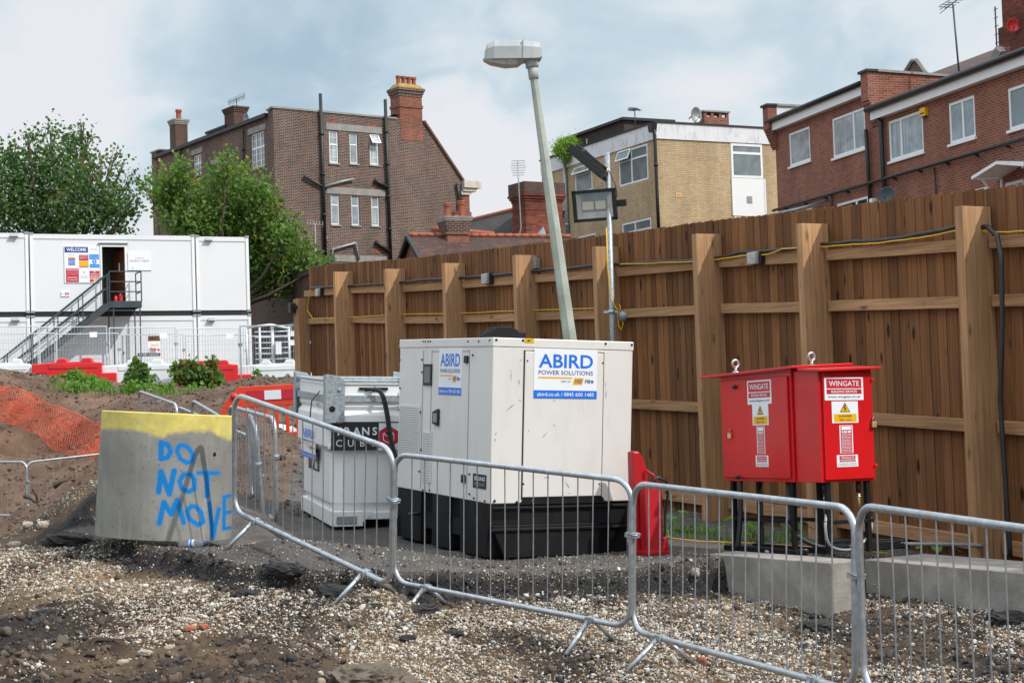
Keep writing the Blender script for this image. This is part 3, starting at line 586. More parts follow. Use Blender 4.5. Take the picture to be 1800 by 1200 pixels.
def putbar(proto, T, lab): 
    o = dup(proto); o.matrix_world = T; return tag(o, lab, None, BG)
def top_at(px, py, Y, yaw, pit, rol=0):
    Rm = YAW((0, 0, 0), yaw, pit, rol); return Matrix.Translation(at(px, py, Y)-Rm @ Vector((0, 0, .97))) @ Rm
bp.matrix_world = YAW((-10.947, 28.8, -.158), -.403, .008); tag(bp, 'galvanised barrier in the pit at the left edge of the photo', None, BG)
putbar(bp, YAW(at(55, 906, 28), .42, -.07), 'galvanised barrier in the pit partly hidden by the concrete ring')
putbar(bp, YAW((-3.10, 16.7, .70), -1.20, .06), 'galvanised barrier behind the ring, folded against another one, nearer of the pair')
putbar(bp, YAW((-2.93, 17.1, .67), -1.36, .08, .05), 'galvanised barrier behind the ring, second of the folded pair')
putbar(bp, top_at(244, 687, 22.5, -1.11, .10), 'galvanised barrier whose top shows above the left part of the yellow ring rim')
putbar(bp, top_at(338, 703, 20, -1.17, .13), 'galvanised barrier whose top shows above the right part of the yellow ring rim')
putbar(bp, top_at(310, 714, 21, -.9, .2), 'galvanised barrier barely showing between the two others above the ring rim')

# ------------------------------------------------------------------ concrete ring with spray paint
ra = math.radians; RT = YAW(Vector((-2.965, 12.88, .605)), 0, ra(4.4), ra(-1)); Rr, Rh = .556, 1.02
nth, nh = 640, 150; th = np.linspace(0, 2*np.pi, nth, endpoint=False); hh = np.linspace(0, Rh, nh)
def ringv(R, hs): return np.stack([np.tile(np.cos(th)*R, len(hs)), np.tile(np.sin(th)*R, len(hs)), np.repeat(hs, nth)], 1)
prof = [(Rr-.10, 0)]+[(Rr, z) for z in hh]; V1 = ringv(Rr, hh); bev = .008
V1[-nth:, :2] *= (Rr-bev)/Rr; wob = fbm(np.cos(th)*2, np.sin(th)*2, 1.5, 3, 3); V1[-nth:, 2] += .004*wob
V2 = ringv(Rr-.10, np.array([Rh, 0.0])); V = np.concatenate([V1, V2]); k = np.arange(nth); k2 = (k+1) % nth; Fq = []
for i in range(nh+1): Fq.append(np.stack([i*nth+k, i*nth+k2, (i+1)*nth+k2, (i+1)*nth+k], 1))
Fq.append(np.stack([(nh+1)*nth+k, (nh+1)*nth+k2, k2, k], 1)); Fq = np.concatenate(Fq)
MWr = np.array(RT); PWd = V@MWr[:3, :3].T+MWr[:3, 3]
f_ = np.array((0, math.cos(_p), math.sin(_p))); r0_ = np.array((1., 0, 0)); u0_ = np.cross(r0_, f_); r_ = r0_*math.cos(ROLL)-u0_*math.sin(ROLL); u_ = u0_*math.cos(ROLL)+r0_*math.sin(ROLL)
d_ = PWd-np.array((0, 0, CZ)); dd = d_@f_; qx = 900+FP*(d_@r_)/dd; qy = 600-FP*(d_@u_)/dd; front = (V[:, 1] < .12) & (np.arange(len(V)) < nth*nh)
STK = [[(1215,332),(1212,452)],[(1215,338),(1265,348),(1287,400),(1262,445),(1215,455)],[(1347,360),(1332,400),(1360,455),(1408,484),(1448,470),(1452,420),(1415,368),(1372,350),(1347,360)],
 [(1195,702),(1212,552),(1275,718),(1312,545)],[(1385,570),(1352,620),(1370,680),(1420,702),(1464,680),(1466,612),(1436,570),(1385,572)],[(1492,560),(1640,562)],[(1560,560),(1560,735)],
 [(1200,940),(1235,780),(1290,872),(1335,765),(1383,932)],[(1440,810),(1408,850),(1430,910),(1490,952),(1530,932),(1516,860),(1480,815),(1440,810)],[(1578,790),(1590,920),(1605,1050),(1620,960),(1650,830)],
 [(1732,730),(1690,742),(1686,982),(1734,972)],[(1690,862),(1738,852)]]
WID = [3.9, 3.5, 3.1, 4.0, 3.3, 2.8, 3.6, 3.7, 3.2, 3.0, 2.6, 2.6]; blue = np.zeros(len(V)); fz = np.zeros(len(V))
for st, w in zip(STK, WID):
    q = np.array(st)/4.286+np.array([0, 700]); dm = np.full(len(V), 1e9)
    for a, b in zip(q[:-1], q[1:]):
        e = b-a; t = np.clip(((qx-a[0])*e[0]+(qy-a[1])*e[1])/(e@e), 0, 1); dm = np.minimum(dm, np.hypot(qx-a[0]-t*e[0], qy-a[1]-t*e[1]))
    w = w*1.25; dm = dm+.5*fbm(qx, qy, .25, 3, 2); blue = np.maximum(blue, np.clip((w+1.1-dm)/1.9, 0, 1)); fz = np.maximum(fz, .30*np.exp(-np.maximum(dm-w, 0)/2.6))
blue = np.where(front, np.maximum(blue, fz), 0)
yb = np.interp(qx, [170,233,270,287,296,340,373,392,401,430], [755,753,762,767,759,757,758,766,771,774])
yel = np.clip((yb+5-qy+5*fbm(qx, qy, .06, 4, 7))/9, 0, 1)*(.93+.25*fbm(qx, qy, .12, 4, 9)); hz = V[:, 2]/Rh
yel = np.where(front, yel, np.clip((hz-.82)/.05, 0, 1)); yel[nth*nh:nth*(nh+1)] = .9; yel = np.clip(yel, 0, 1)
s = NT('ring_concrete'); co = s.tc.outputs['Object']
c = s.ramp(s.noise(co, 2.2, 7, .62), [(.3, (.17, .167, .152)), (.5, (.235, .23, .21)), (.72, (.31, .30, .27))])
c = s.mix(s.math('MULTIPLY', s.math('SUBTRACT', s.noise(s.map(co, (3, 3, .25)), 3, 5, .6), .52, True), 2.2, True), c, c4((.43, .42, .39)))
pit_ = s.noise(co, 46, 2, .45); pk = s.math('MULTIPLY', s.math('GREATER_THAN', pit_, .70), .75); c = s.mix(pk, c, c4((.07, .065, .055)))
c = s.mix(s.attr('yel').outputs['Fac'], c, s.ramp(s.noise(co, 6, 6, .65), [(.3, (.52, .42, .10)), (.6, (.68, .58, .16)), (.8, (.62, .57, .27))]))
c = s.mix(s.attr('blue').outputs['Fac'], c, c4((.003, .18, .50))); s.l(c, s.b.inputs['Base Color']); s.b.inputs['Roughness'].default_value = .8; s.b.inputs['Specular IOR Level'].default_value = .3
s.bump(s.math('SUBTRACT', s.noise(co, 30, 5, .6), pk), .35, .006); M['ring_concrete'] = s.m
rg = npmesh('concrete_ring', V, Fq, ['ring_concrete'], {'yel': ('POINT', yel), 'blue': ('POINT', blue)}, smooth=False); rg.matrix_world = RT
tag(rg, 'grey concrete manhole ring with yellow painted rim, blue spray paint reading DO NOT MOVE', 'concrete ring')
fr = Fr(RT)
def oncyl(px, py):
    o, d = fr.ry(px, py); a = d.x**2+d.y**2; b = 2*(o.x*d.x+o.y*d.y); c = o.x**2+o.y**2-Rr**2; t = (-b-math.sqrt(b*b-4*a*c))/(2*a); return o+d*t
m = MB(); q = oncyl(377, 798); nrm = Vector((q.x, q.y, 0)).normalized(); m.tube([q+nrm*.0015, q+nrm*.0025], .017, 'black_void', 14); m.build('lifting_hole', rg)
# ------------------------------------------------------------------ plastic bottle on the tarmac by the ring
p = onground(338, 962); bt = root('plastic_bottle', 'clear crushed plastic bottle with blue cap lying by the concrete ring', 'bottle', Matrix.Translation(p+Vector((0, 0, .032))) @ Matrix.Rotation(R_(-6), 4, 'Z') @ Matrix.Rotation(R_(90), 4, 'Y'))
m = MB(); m.lathe([(.0, -.115), (.026, -.112), (.030, -.09), (.027, -.06), (.031, -.03), (.028, 0), (.031, .03), (.030, .055), (.014, .088), (.012, .10)], 'bottle_plastic', 16); m.build('bottle_body', bt)
m = MB(); m.lathe([(0.0, .118), (.014, .116), (.015, .098), (.012, .098)], 'navy', 14); m.build('cap', bt)
m = MB(); m.lathe([(.0312, -.02), (.0312, .02)], 'sticker_white', 16); m.lathe([(.0314, -.012), (.0314, .004)], 'blue', 16); m.build('bottle_label', bt)

# ------------------------------------------------------------------ two long concrete blocks
m = MB(); m.box(0, .30, 0, 1.56, -.12, .335, 'concrete'); o = m.build('concrete_block', bev=.008); o.matrix_world = YAW((2.266, 11.2, .047), .489, 0, -.03)
tag(o, 'shorter weathered concrete block carrying the black stand of the red cabinets', 'concrete block', 'long concrete blocks by the fence')
m = MB(); m.box(0, .62, -1.6, 1.43, -.14, .39, 'concrete'); m.tube([(-.004, .62, .22), (.01, .62, .22)], .012, 'galv', 10); m.tube([(-.004, 1.33, .20), (.01, 1.33, .20)], .011, 'galv', 10); o = m.build('concrete_block', bev=.008); o.matrix_world = YAW((3.395, 10.9, -.071), .489, .0, -.02)
tag(o, 'longer concrete block running out of the photo at the right, behind the last barrier', 'concrete block', 'long concrete blocks by the fence')

# ------------------------------------------------------------------ timber hoarding fence
FYAW = R_(-62)                                     # local x runs toward the camera side, y inward (behind the fence)
f0 = fence_pt(603, 478); FT = YAW(f0, FYAW) @ Matrix.Translation((0, -.167, 0)); ff = Fr(FT)
posts_px = [(603,478), (693,473), (797,463), (923,449), (1065,437), (1243,412), (1429,394), (1712,364), (2070,330)]
ps = [FT.inverted() @ fence_pt(*q) for q in posts_px]; ps[4].z += .02
for _k in range(3): ps.append(ps[-1]+Vector((2.03, 0, (ps[-1].z-ps[0].z)/ps[-1].x*2.03)))
topz = lambda x: float(np.interp(x, [q.x for q in ps], [q.z for q in ps])) if x > 0 else ps[0].z-x*.05
fence = root('timber_fence', 'tall brown close boarded timber fence with sawn posts and rails, running behind the generator', 'fence', FT)
rr = random.Random(5)
def boards(x0, x1, name='board_panel', lift=.16, y=.335, yt=.02, H=3.25):
    m = MB(); x = x0
    while x < x1-.03:
        w = rr.uniform(.100, .145); xe = min(x+w, x1); t = rr.random()**1.2*(1 if rr.random() > .12 else .2); dz = rr.uniform(-.005, .007); yy = y+rr.uniform(0, .003); z1 = topz((x+xe)/2)+lift+dz
        m.hexa([(x-.012, yy+.004, z1-H), (xe, yy-.002, z1-H), (xe, yy+.016, z1-H), (x-.012, yy+.022, z1-H)], [(x-.012, yy+.004, z1), (xe, yy-.002, z1+.006), (xe, yy+.016, z1+.006), (x-.012, yy+.022, z1)], 'board', None, t); x = xe
    return m.build(name, fence, tones=True)
xs = [q.x for q in ps]; segs = [(ff.uv(546, 600, .33)[0], 0)]+[(xs[i], xs[i+1]) for i in range(len(xs)-1)]
for a, b in segs:
    boards(a, b)
    n0 = a+.07 if a > -.1 else a-.1; n1 = b-.045
    for dt, hh in ((.26, .105), (.76, .105), (1.84, .11), (2.86, .12)):
        m = MB(); za, zb_ = topz(a)-dt, topz(b)-dt; v = rr.random()
        m.hexa([(n0,.265,za-hh),(n1,.265,zb_-hh),(n1,.334,zb_-hh),(n0,.334,za-hh)], [(n0,.265,za),(n1,.265,zb_),(n1,.334,zb_),(n0,.334,za)], 'post_wood', None, v*.6)
        # the grain must run along the rail: swap the stored texture coordinates
        m.p = [Vector((q.z, q.y, q.x)) for q in m.p]
        m.build('rail', fence, bev=.003, tones=True)
for i, q in enumerate(ps):
    m = MB(); w = .085; dz = 0; d0 = 0.0
    m.box(q.x-.045, q.x+.045, d0, .333, q.z-3.5, q.z, 'post_wood', None, .35+.5*rr.random()); m.build('post', fence, bev=.004, tones=True)
xe_ = ff.uv(531, 600, .2)[0]; m = MB(); m.box(xe_-.14, xe_+.14, .10, .30, -3.4, -.30, 'post_wood', None, .1); m.build('end_post', fence, bev=.004, tones=True)
def on_f(px, py, y=.2): x, z = ff.uv(px, py, y); return Vector((x, y, z))
def fthing(name, lab, cat, p): return root(name, lab, cat, FT @ Matrix.Translation(p))
# bulkhead lights and junction boxes hung on the rails
for px, py, w, h, lab in [(566,514,.17,.15,'small clear bulkhead light on the fence at its far end'), (862,490,.20,.16,'clear bulkhead light on the fence above the fuel tank and generator'), (1335,454,.185,.14,'clear bulkhead light on the fence above the red electrical cabinets')]:
    p = on_f(px, py, .26); r = fthing('bulkhead_light', lab, 'light', p); r['group'] = 'bulkhead lights on the fence'
    m = MB(); m.box(w*.30, w*.5, -.06, 0, -h*.48, h*.48, 'black'); m.box(-w/2, w/2, -.02, 0, -h/2, h/2, 'black'); m.build('base', r, bev=.006)
    m = MB(); m.box(-w/2, w*.32, -.10, -.02, -h*.46, h*.46, 'lens')
    m.build('lens', r, bev=.012)
p = on_f(1097, 555, .27); r = fthing('junction_box', 'round grey junction box with yellow cable loop beside the steel floodlight pole', 'junction box', p)
m = MB(); m.lathe([(0, .06), (.06, .055), (.065, .0)], 'galv_dull', 18, Matrix.Rotation(R_(90), 4, 'X')); m.build('housing', r); m = MB(); m.tube([(-.03,-.02,.05),(-.05,-.02,.13),(-.09,-.03,.16),(-.10,-.03,.05),(-.09,-.02,-.12),(-.03,-.02,-.17),(.0,-.02,-.10),(0,-.02,-.05)], .008, 'cable_yellow', 6); m.build('cable_loop', r)
p = on_f(944, 463, .30); m = MB(); m.box(-.04, .04, -.05, .03, -.07, .07, 'grey_metal'); o = m.build('switch_box', bev=.006); o.matrix_world = FT @ Matrix.Translation(p); tag(o, 'small plain grey switch box on the fence just left of the leaning lamp post', 'switch box')
def cable(name, lab, mt, r, pts, y, sag=0):
    m = MB(); P3 = []
    for i, q in enumerate(pts):
        yy = q[2] if len(q) > 2 else y; P3.append(on_f(q[0], q[1], yy))
    out = []
    for a, b in zip(P3[:-1], P3[1:]):
        for k in range(6): t = k/6; out.append(a.lerp(b, t)+Vector((0, 0, -sag*4*t*(1-t)+rr.uniform(-.003, .003))))
    out.append(P3[-1]); m.tube(out, r, mt, 8); o = m.build(name); o.matrix_world = FT; return tag(o, lab, 'cable')
cable('black_cable', 'thick black cable along the top fence rail, dropping down past the last post', 'cable_black', .021,
      [(545,506,.24),(650,500,.24),(745,492,.24),(860,484,.24),(960,474,.24),(1050,466,.24),(1150,460,.24),(1243,456,.24),(1300,444,.24),(1380,438,.24),(1430,430,.24),(1500,424,.24),(1560,421,.24),(1625,410,.24),(1690,396,.24),(1735,398,.22),(1752,412,.16),(1760,450,.12),(1762,560,.12),(1758,700,.12),(1768,860,.12),(1776,978,.14)], .24, .008)
cable('yellow_cable', 'thin yellow cable clipped along the top rail of the fence', 'cable_yellow', .0065,
      [(545,509,.22),(540,545,.22),(550,560,.22),(620,557,.24),(715,552,.24),(800,551,.24),(930,545,.24),(1060,541,.24)], .24, .0)
cable('yellow_cable', 'thin yellow cable dipping between the black cable and the top rail above the red cabinets', 'cable_yellow', .0065,
      [(1090,464,.22),(1160,462,.22),(1240,458,.22),(1310,449,.22),(1350,447,.22),(1375,437,.22),(1430,434,.22),(1500,429,.22),(1560,425,.22),(1625,416,.22),(1690,403,.22),(1770,408,.22),(1830,402,.22)], .24, .004)
for q in [(520,540)]:
    p = on_f(*q, .1); r = fthing('security_light', 'small black security floodlight fixed to the dark end post of the fence', 'light', p); m = MB(); m.box(-.16,.0,-.10,.0,-.1,.08,'black'); m.build('housing', r, bev=.01); m = MB(); m.box(-.0,.10,-.03,.03,-.03,.03,'black'); m.build('bracket', r)

# ------------------------------------------------------------------ leaning street lamp
topp = at(937, 128, 17.2); _q = at(1002, 596, 17.2); _g = gz(_q.x, _q.y)-.1; base = topp+(_q-topp)*((topp.z-_g)/(topp.z-_q.z)); d = topp-base
lamp = root('street_lamp', 'old leaning street lamp with mottled pale green eight sided pole', 'street lamp', Matrix.Translation(base))
m = MB(); m.tube([d*t for t in (0, .3, .6, .8, 1)], .092, 'lamp_pole', 8, r2=.042, sm=0); m.build('pole', lamp)
m = MB(); m.tube([d*.986, d*1.0, d*1.012], .058, 'lamp_head', 12, sm=1); m.tube([d*1.012, d*1.03], .075, 'lamp_head', 12); m.build('collar', lamp)
hd = lamp; HT = Matrix.Translation(d*1.025) @ Matrix.Rotation(R_(3.5), 4, 'Y')
def loft(m, secs, mt, T, sm=1):      # secs: list of (x, [(y,z)...])
    n_ = len(secs[0][1]); vs = [(x, y, z) for x, q in secs for y, z in q]; fs = []
    for i in range(len(secs)-1):
        for k in range(n_): fs.append((i*n_+k, (i+1)*n_+k, (i+1)*n_+(k+1) % n_, i*n_+(k+1) % n_))
    fs.append(tuple(range(n_))); fs.append(tuple(range(len(secs)*n_-1, (len(secs)-1)*n_-1, -1))); m.add(vs, fs, mt, T, sm)
def sec(w, z0, z1, c=.35): h = z1-z0; return [(-w, z0), (w, z0), (w, z1-h*c), (w*.72, z1), (-w*.72, z1), (-w, z1-h*c)]
m = MB(); loft(m, [(-.53, sec(.06, -.0, .10)), (-.50, sec(.12, -.01, .17)), (-.42, sec(.15, -.01, .205)), (-.15, sec(.155, .0, .215)), (.02, sec(.14, .01, .21)), (.09, sec(.12, .02, .20)), (.115, sec(.07, .05, .16))], 'lamp_head', HT, 0); m.box(-.105, -.098, -.16, .16, .0, .222, 'grey_metal', HT); m.tube([(-.03,0,.2),(-.03,0,.235)], .018, 'grey_metal', 8, HT); m.build('lantern', lamp, bev=.012)
m = MB(); loft(m, [(-.545, [(-.06,-.005),(.06,-.005),(.06,.01),(-.06,.01)]), (-.47, [(-.11,-.035),(.11,-.035),(.13,.01),(-.13,.01)]), (-.30, [(-.11,-.065),(.11,-.065),(.14,.01),(-.14,.01)]), (-.16, [(-.09,-.055),(.09,-.055),(.13,.01),(-.13,.01)]), (-.08, [(-.06,-.0),(.06,-.0),(.08,.01),(-.08,.01)])], 'lens', HT, 0); m.build('lens_bowl', lamp)

# ------------------------------------------------------------------ floodlight pole and two floodlights
pb = at(1080, 700, 17.9); pb.z = gz(pb.x, pb.y); pt = at(1067, 268, 17.9); pd = pt-pb
r = root('floodlight_pole', 'slim galvanised steel tube pole carrying the two black floodlights', 'pole', Matrix.Translation(pb)); m = MB(); m.tube([(0,0,0), pd], .033, 'galv_dull', 12); m.build('pole', r)
q = at(1075, 548, 17.9)-pb; m = MB(); m.tube([q+Vector((0,0,-.02)), q+Vector((0,0,.02))], .045, 'galv', 12); m.box(q.x-.09,q.x+.07,q.y-.02,q.y+.02,q.z-.015,q.z+.015,'galv'); m.build('clamp', r)
m = MB(); pl = [at(1066, 400, 17.85), at(1068, 470, 17.85), at(1074, 525, 17.85), at(1082, 540, 17.85), at(1092, 548, 17.85)]; m.tube([x-pb for x in pl], .008, 'cable_yellow', 6); pl = [at(1070, 300, 17.86), at(1082, 325, 17.8), at(1085, 345, 17.8), at(1078, 352, 17.86)]; m.tube([x-pb for x in pl], .006, 'cable_black', 6); m.build('cable', r)
def flood(T, lab, w=.52, h=.37, th=.05):
    r = root('floodlight', lab, 'floodlight', T, 'black floodlights on the steel pole')
    m = MB(); m.box(-w/2, w/2, 0, th, -h/2, h/2, 'black'); 
    for x in (-.5, .41): m.box(w*x, w*(x+.09), -.012, 0, -h/2, h/2, 'black')
    m.box(-w/2, w/2, -.012, 0, h*.40, h/2, 'black'); m.box(-w/2, w/2, -.012, 0, -h/2, -h*.40, 'black')
    for k in range(9): m.box(-w*.42+k*w*.1, -w*.42+k*w*.1+.008, th, th+.04, -h*.42, h*.42, 'black')
    m.build('housing', r, bev=.008)
    m = MB(); a, b = w*.42, h*.40; c_, d_2 = w*.30, h*.26
    m.poly([(-a,-.002,-b),(a,-.002,-b),(c_,-.0015,-d_2*.8),(-c_,-.0015,-d_2*.8)], 'reflector'); m.poly([(a,-.002,-b),(a,-.002,b),(c_,-.0015,d_2),(c_,-.0015,-d_2*.8)], 'reflector'); m.poly([(a,-.002,b),(-a,-.002,b),(-c_,-.0015,d_2),(c_,-.0015,d_2)], 'glass_grey'); m.poly([(-a,-.002,b),(-a,-.002,-b),(-c_,-.0015,-d_2*.8),(-c_,-.0015,d_2)], 'reflector')
    m.poly([(-c_,-.0015,-d_2*.8),(c_,-.0015,-d_2*.8),(c_,-.0015,d_2),(-c_,-.0015,d_2)], 'glass_grey'); m.build('reflector', r)
    m = MB(); m.box(-c_*.92, -.01, -.006, -.003, -d_2*.5, d_2*.5, 'led'); m.box(.01, c_*.85, -.006, -.003, -d_2*.5, d_2*.5, 'led'); m.build('led_panel', r)
    return r
c1 = at(1045, 361, 17.9); r = flood(Matrix.Translation(c1) @ Matrix.Rotation(R_(-14), 4, 'Z') @ Matrix.Rotation(R_(12), 4, 'X') @ Matrix.Rotation(R_(2), 4, 'Y') @ Matrix(((1, 0, -.10, 0), (0, 1, 0, 0), (0, 0, 1, 0), (0, 0, 0, 1))), 'black framed floodlight facing the site, showing two yellowish lamp panels')
m = MB(); m.box(.20, .37, .03, .06, -.04, .04, 'black'); m.tube([(.14, .02, 0), (.14, .12, 0)], .03, 'black', 8); m.build('bracket', r)
c2 = at(1031, 291, 17.85); T2 = Matrix.Translation(c2) @ Matrix.Rotation(R_(-104), 4, 'Z') @ Matrix.Rotation(R_(48), 4, 'X'); r = flood(T2, 'black floodlight tilted down to the left, seen from its side', .42, .50, .09)
pp = T2.inverted(); a = pp @ at(1066, 300, 17.9); m = MB(); m.tube([(0, .07, .05), a], .035, 'black', 4, sm=0); m.tube([(.15, .03, .1), (.15, .14, .1)], .03, 'black', 8); m.tube([a-Vector((.03, 0, 0)), a+Vector((.05, 0, 0))], .03, 'brass', 8); m.build('bracket', r)
m = MB(); m.hexa([(-.12,.04,-.12),(.12,.04,-.12),(.12,.10,-.12),(-.12,.10,-.12)], [(-.12,.04,.16),(.12,.04,.16),(.12,.14,.12),(-.12,.14,.12)], 'black'); m.build('driver_box', r, bev=.01)

# ------------------------------------------------------------------ generator
GT = YAW((-.249, 12.6, .346), .489, .040, .039); gf = Fr(GT); gs = Fr(GT @ SIDE); GW, GD, GH, GB = 1.351, 1.888, 1.811, .45
gen = root('generator', 'large white diesel generator with black base, blue lettered stickers and scuffed panels', 'generator', GT)
m = MB(); m.box(0, GW, 0, GD, GB+.0, GH-.075, 'gen_white'); m.box(-.006, GW+.006, -.006, GD+.006, GH-.075, GH, 'gen_white'); m.build('housing', gen, bev=.007)
m = MB()   # black base with sloped skid and fork pockets
e = .03
m.box(e, GW-e, e, GD-e, .27, GB-.001, 'black_metal'); 
m.hexa([(.16,.02,.0),(GW-.16,.02,0),(GW-.16,.42,0),(.16,.42,0)], [(.03,.02,.27),(GW-.03,.02,.27),(GW-.03,.42,.27),(.03,.42,.27)], 'black_metal')
m.hexa([(.02,.10,0),(.30,.10,0),(.30,.58,0),(.02,.58,0)], [(.004,.0,GB+.0),(.30,.0,GB),(.30,.58,GB),(.004,.58,GB)], 'black_metal')
m.box(.004, .3, .78, 1.12, 0, GB, 'black_metal'); m.box(.004, .3, 1.36, GD-.01, 0, GB, 'black_metal'); m.box(.03, .3, .58, .78, .13, GB, 'black_metal'); m.box(.03, .3, 1.12, 1.36, .13, GB, 'black_metal')
m.box(GW-.3, GW-.01, .02, GD-.01, .0, GB, 'black_metal'); m.box(.3, GW-.3, .42, GD-.03, .20, .27, 'black_metal'); m.box(.02, GW-.02, .0, .03, .40, .425, 'black_metal'); m.box(.02, GW-.02, .0, .03, .22, .245, 'black_metal')
m.box(.004, GW-.1, GD-.1, GD-.02, 0, .2, 'black_metal')
m.build('base', gen, bev=.006)
fx = lambda x: gf.uv(x, 740, 0)[0]; fz_ = lambda y: gf.uv(990, y, 0)[1]; sx = lambda x: gs.uv(x, 740, 0)[0]; sz_ = lambda y: gs.uv(780, y, 0)[1]
# front service panel, proud of the housing, with the trapezoid cut at the bottom
xa, xb = fx(919), fx(1059); zt_ = GH-.105; m = MB(); m.box(xa+.006, xb-.006, -.012, -.001, GB+.05, zt_, 'gen_white'); m.build('front_panel', gen, bev=.004)
m = MB(); m.box(xa-.004, xb+.004, -.0035, -.0005, GB+.03, zt_+.008, 'ink'); m.prism([(xa-.02, GB-.01), (xb+.05, GB-.01), (xb+.01, GB+.042), (xa+.02, GB+.042)], -.004, .02, 'black_metal'); m.build('panel_gap', gen)
# side doors
sd = [(697, 742), (743, 756), (758, 822), (823, 862)]
m = MB()
for px in (742, 757, 823): x = sx(px); m.box(x-.005, x+.005, -.0025, .002, GB+.02, GH-.10, 'grey_ink', SIDE)
m.box(sx(757), sx(823), -.0025, .002, GH-.115, GH-.108, 'grey_ink', SIDE); m.build('door_seam', gen)
for (a, b, c, d_) in ((703, 739, 712, 802), (744, 759, 758, 847)):
    x0, x1, z0, z1 = gs.rect(a, c, b, d_); m = MB(); m.box(x0, x1, -.010, -.001, z0, z1, 'gen_white', SIDE); nrow = int((z1-z0)/.022)
    for k in range(nrow):
        zz = z0+.012+(z1-z0-.02)*k/nrow; nc = int((x1-x0)/.03)
        for j in range(nc): xx = x0+.01+(x1-x0-.02)*j/nc; m.plate(xx, xx+(x1-x0-.02)/nc-.006, zz, zz+.009, -.0105, 'grey_ink', SIDE)
    m.build('vent_grille', gen)
x0, x1, z0, z1 = gs.rect(747, 642, 759, 675); m = MB(); m.box(x0-.012, x1+.012, -.012, 0, z0-.012, z1+.012, 'black', SIDE); m.box(x0+.01, x1-.01, -.0135, -.012, z0+.012, z1-.012, 'glass_dark', SIDE); m.build('inspection_window', gen, bev=.004)
x0, x1, z0, z1 = gs.rect(763, 718, 773, 748); m = MB(); m.prism([(x0, z0+.02), (x1-.01, z0), (x1, z0+.01), (x1, z1-.01), (x1-.01, z1), (x0, z1-.03)], -.02, 0, 'black', SIDE); m.box(x0+.02, x1-.02, -.022, -.02, z0+.03, z1-.04, 'grey_metal', SIDE); m.build('door_handle', gen, bev=.003)
for (a, b, c, d_) in ((818, 824, 625, 638), (813, 819, 834, 848)):
    x0, x1, z0, z1 = gs.rect(a, c, b, d_); m = MB(); m.box(x0, x1, -.018, 0, z0, z1, 'black', SIDE); m.build('hinge', gen, bev=.003)
m = MB()
for k, ch in enumerate('06391'): text(m, ch, 'ink', sx(699.5), GH-.16-k*.13, .06, None, -.004, SIDE)
m.build('number_lettering', gen)
def abird(parent, T, w, h, x0, z0):          # hire company sticker, w x h, lower left corner x0,z0
    m = MB(); m.box(x0, x0+w, -.003, 0, z0, z0+h, 'sticker_white', T); X = lambda u: x0+w*u; Z_ = lambda v: z0+h*v; y = -.0045
    m.plate(X(0), X(1), Z_(0), Z_(.16), -.0038, 'blue', T); text(m, 'ABIRD', 'blue', X(.50), Z_(.62), h*.265, w*.86, y, T, 'c', .018)
    text(m, 'POWER SOLUTIONS', 'navy', X(.50), Z_(.475), h*.085, w*.86, y, T, 'c', .004)
    m.plate(X(.07), X(.60), Z_(.40), Z_(.43), y, 'yellow', T); m.add([(X(.61),y,Z_(.28)),(X(.76),y,Z_(.28)),(X(.785),y,Z_(.42)),(X(.635),y,Z_(.42))], [(0,1,2,3)], 'yellow', T)
    text(m, 'HSS', 'navy', X(.70), Z_(.315), h*.075, w*.12, y-.001, T, 'c', .02, .3); text(m, 'Hire', 'navy', X(.80), Z_(.315), h*.085, w*.14, y-.001, T, 'l', .02, .3); text(m, 'PART OF', 'navy', X(.58), Z_(.325), h*.035, w*.16, y-.001, T, 'r', 0, .3)
    text(m, 'abird.co.uk / 0845 600 1485', 'sticker_white', X(.5), Z_(.045), h*.075, w*.90, y-.001, T, 'c', .008)
    return m.build('hire_sticker', parent)
x0, x1, z0, z1 = gf.rect(937, 613, 1048, 700); T12 = Matrix.Translation((0, -.0125, 0)); abird(gen, T12, x1-x0, z1-z0, x0, z0)
x0, x1, z0, z1 = gs.rect(772, 612, 812, 694); abird(gen, SIDE, x1-x0, z1-z0, x0, z0)
x0, x1, z0, z1 = gs.rect(832, 833, 855, 858); m = MB(); m.box(x0, x1, -.005, 0, z0, z1, 'ink', SIDE); text(m, 'BRUNO', 'sticker_white', (x0+x1)/2+.01, z0+(z1-z0)*.55, (z1-z0)*.28, (x1-x0)*.8, -.0065, SIDE, 'c', .01); lines(m, 'grey_ink', x0+.02, x1-.02, z0+.02, z0+(z1-z0)*.42, 2, -.0062, SIDE); m.build('maker_plate', gen)
x0, x1, z0, z1 = gf.rect(922, 594.5, 938, 602.5); m = MB(); m.box(x0, x1, -.009, -.006, z0, z1, 'yellow'); m.add([(x0+.012,-.0095,z0+.012),(x0+.05,-.0095,z0+.012),(x0+.031,-.0095,z1-.01)], [(0,1,2)], 'ink'); m.box(x1-.05, x1-.02, -.0096, -.009, z0+.018, z1-.015, 'ink'); m.build('warning_sticker', gen)
m = MB()
def bolt(px, py, F_, T=None, r=.0085): x, z = F_.uv(px, py, 0); m.lathe([(0, .009), (r, .008), (r*1.5, 0)], 'ink', 8, (T or Matrix.Identity(4)) @ Matrix.Translation((x, -.005, z)) @ Matrix.Rotation(R_(90), 4, 'X'))
for q in ((872,597),(919,598),(1064,604),(1110,606),(926,634),(1058,638),(869,880),(908,882),(1061,880),(1052,850),(919,850)): bolt(*q, gf)
for q in ((702,602),(745,600),(749,600),(754,600),(758,600),(843,600),(862,598),(824,600),(704,632),(743,632),(743,654),(704,682),(832,624),(704,720),(740,724),(741,790),(703,802),(738,828),(756,861),(748,861),(744,861),(826,833),(834,875),(853,880),(826,868)): bolt(*q, gs, SIDE, .007)
m.build('bolt', gen)
m = MB(); rs = random.Random(9)
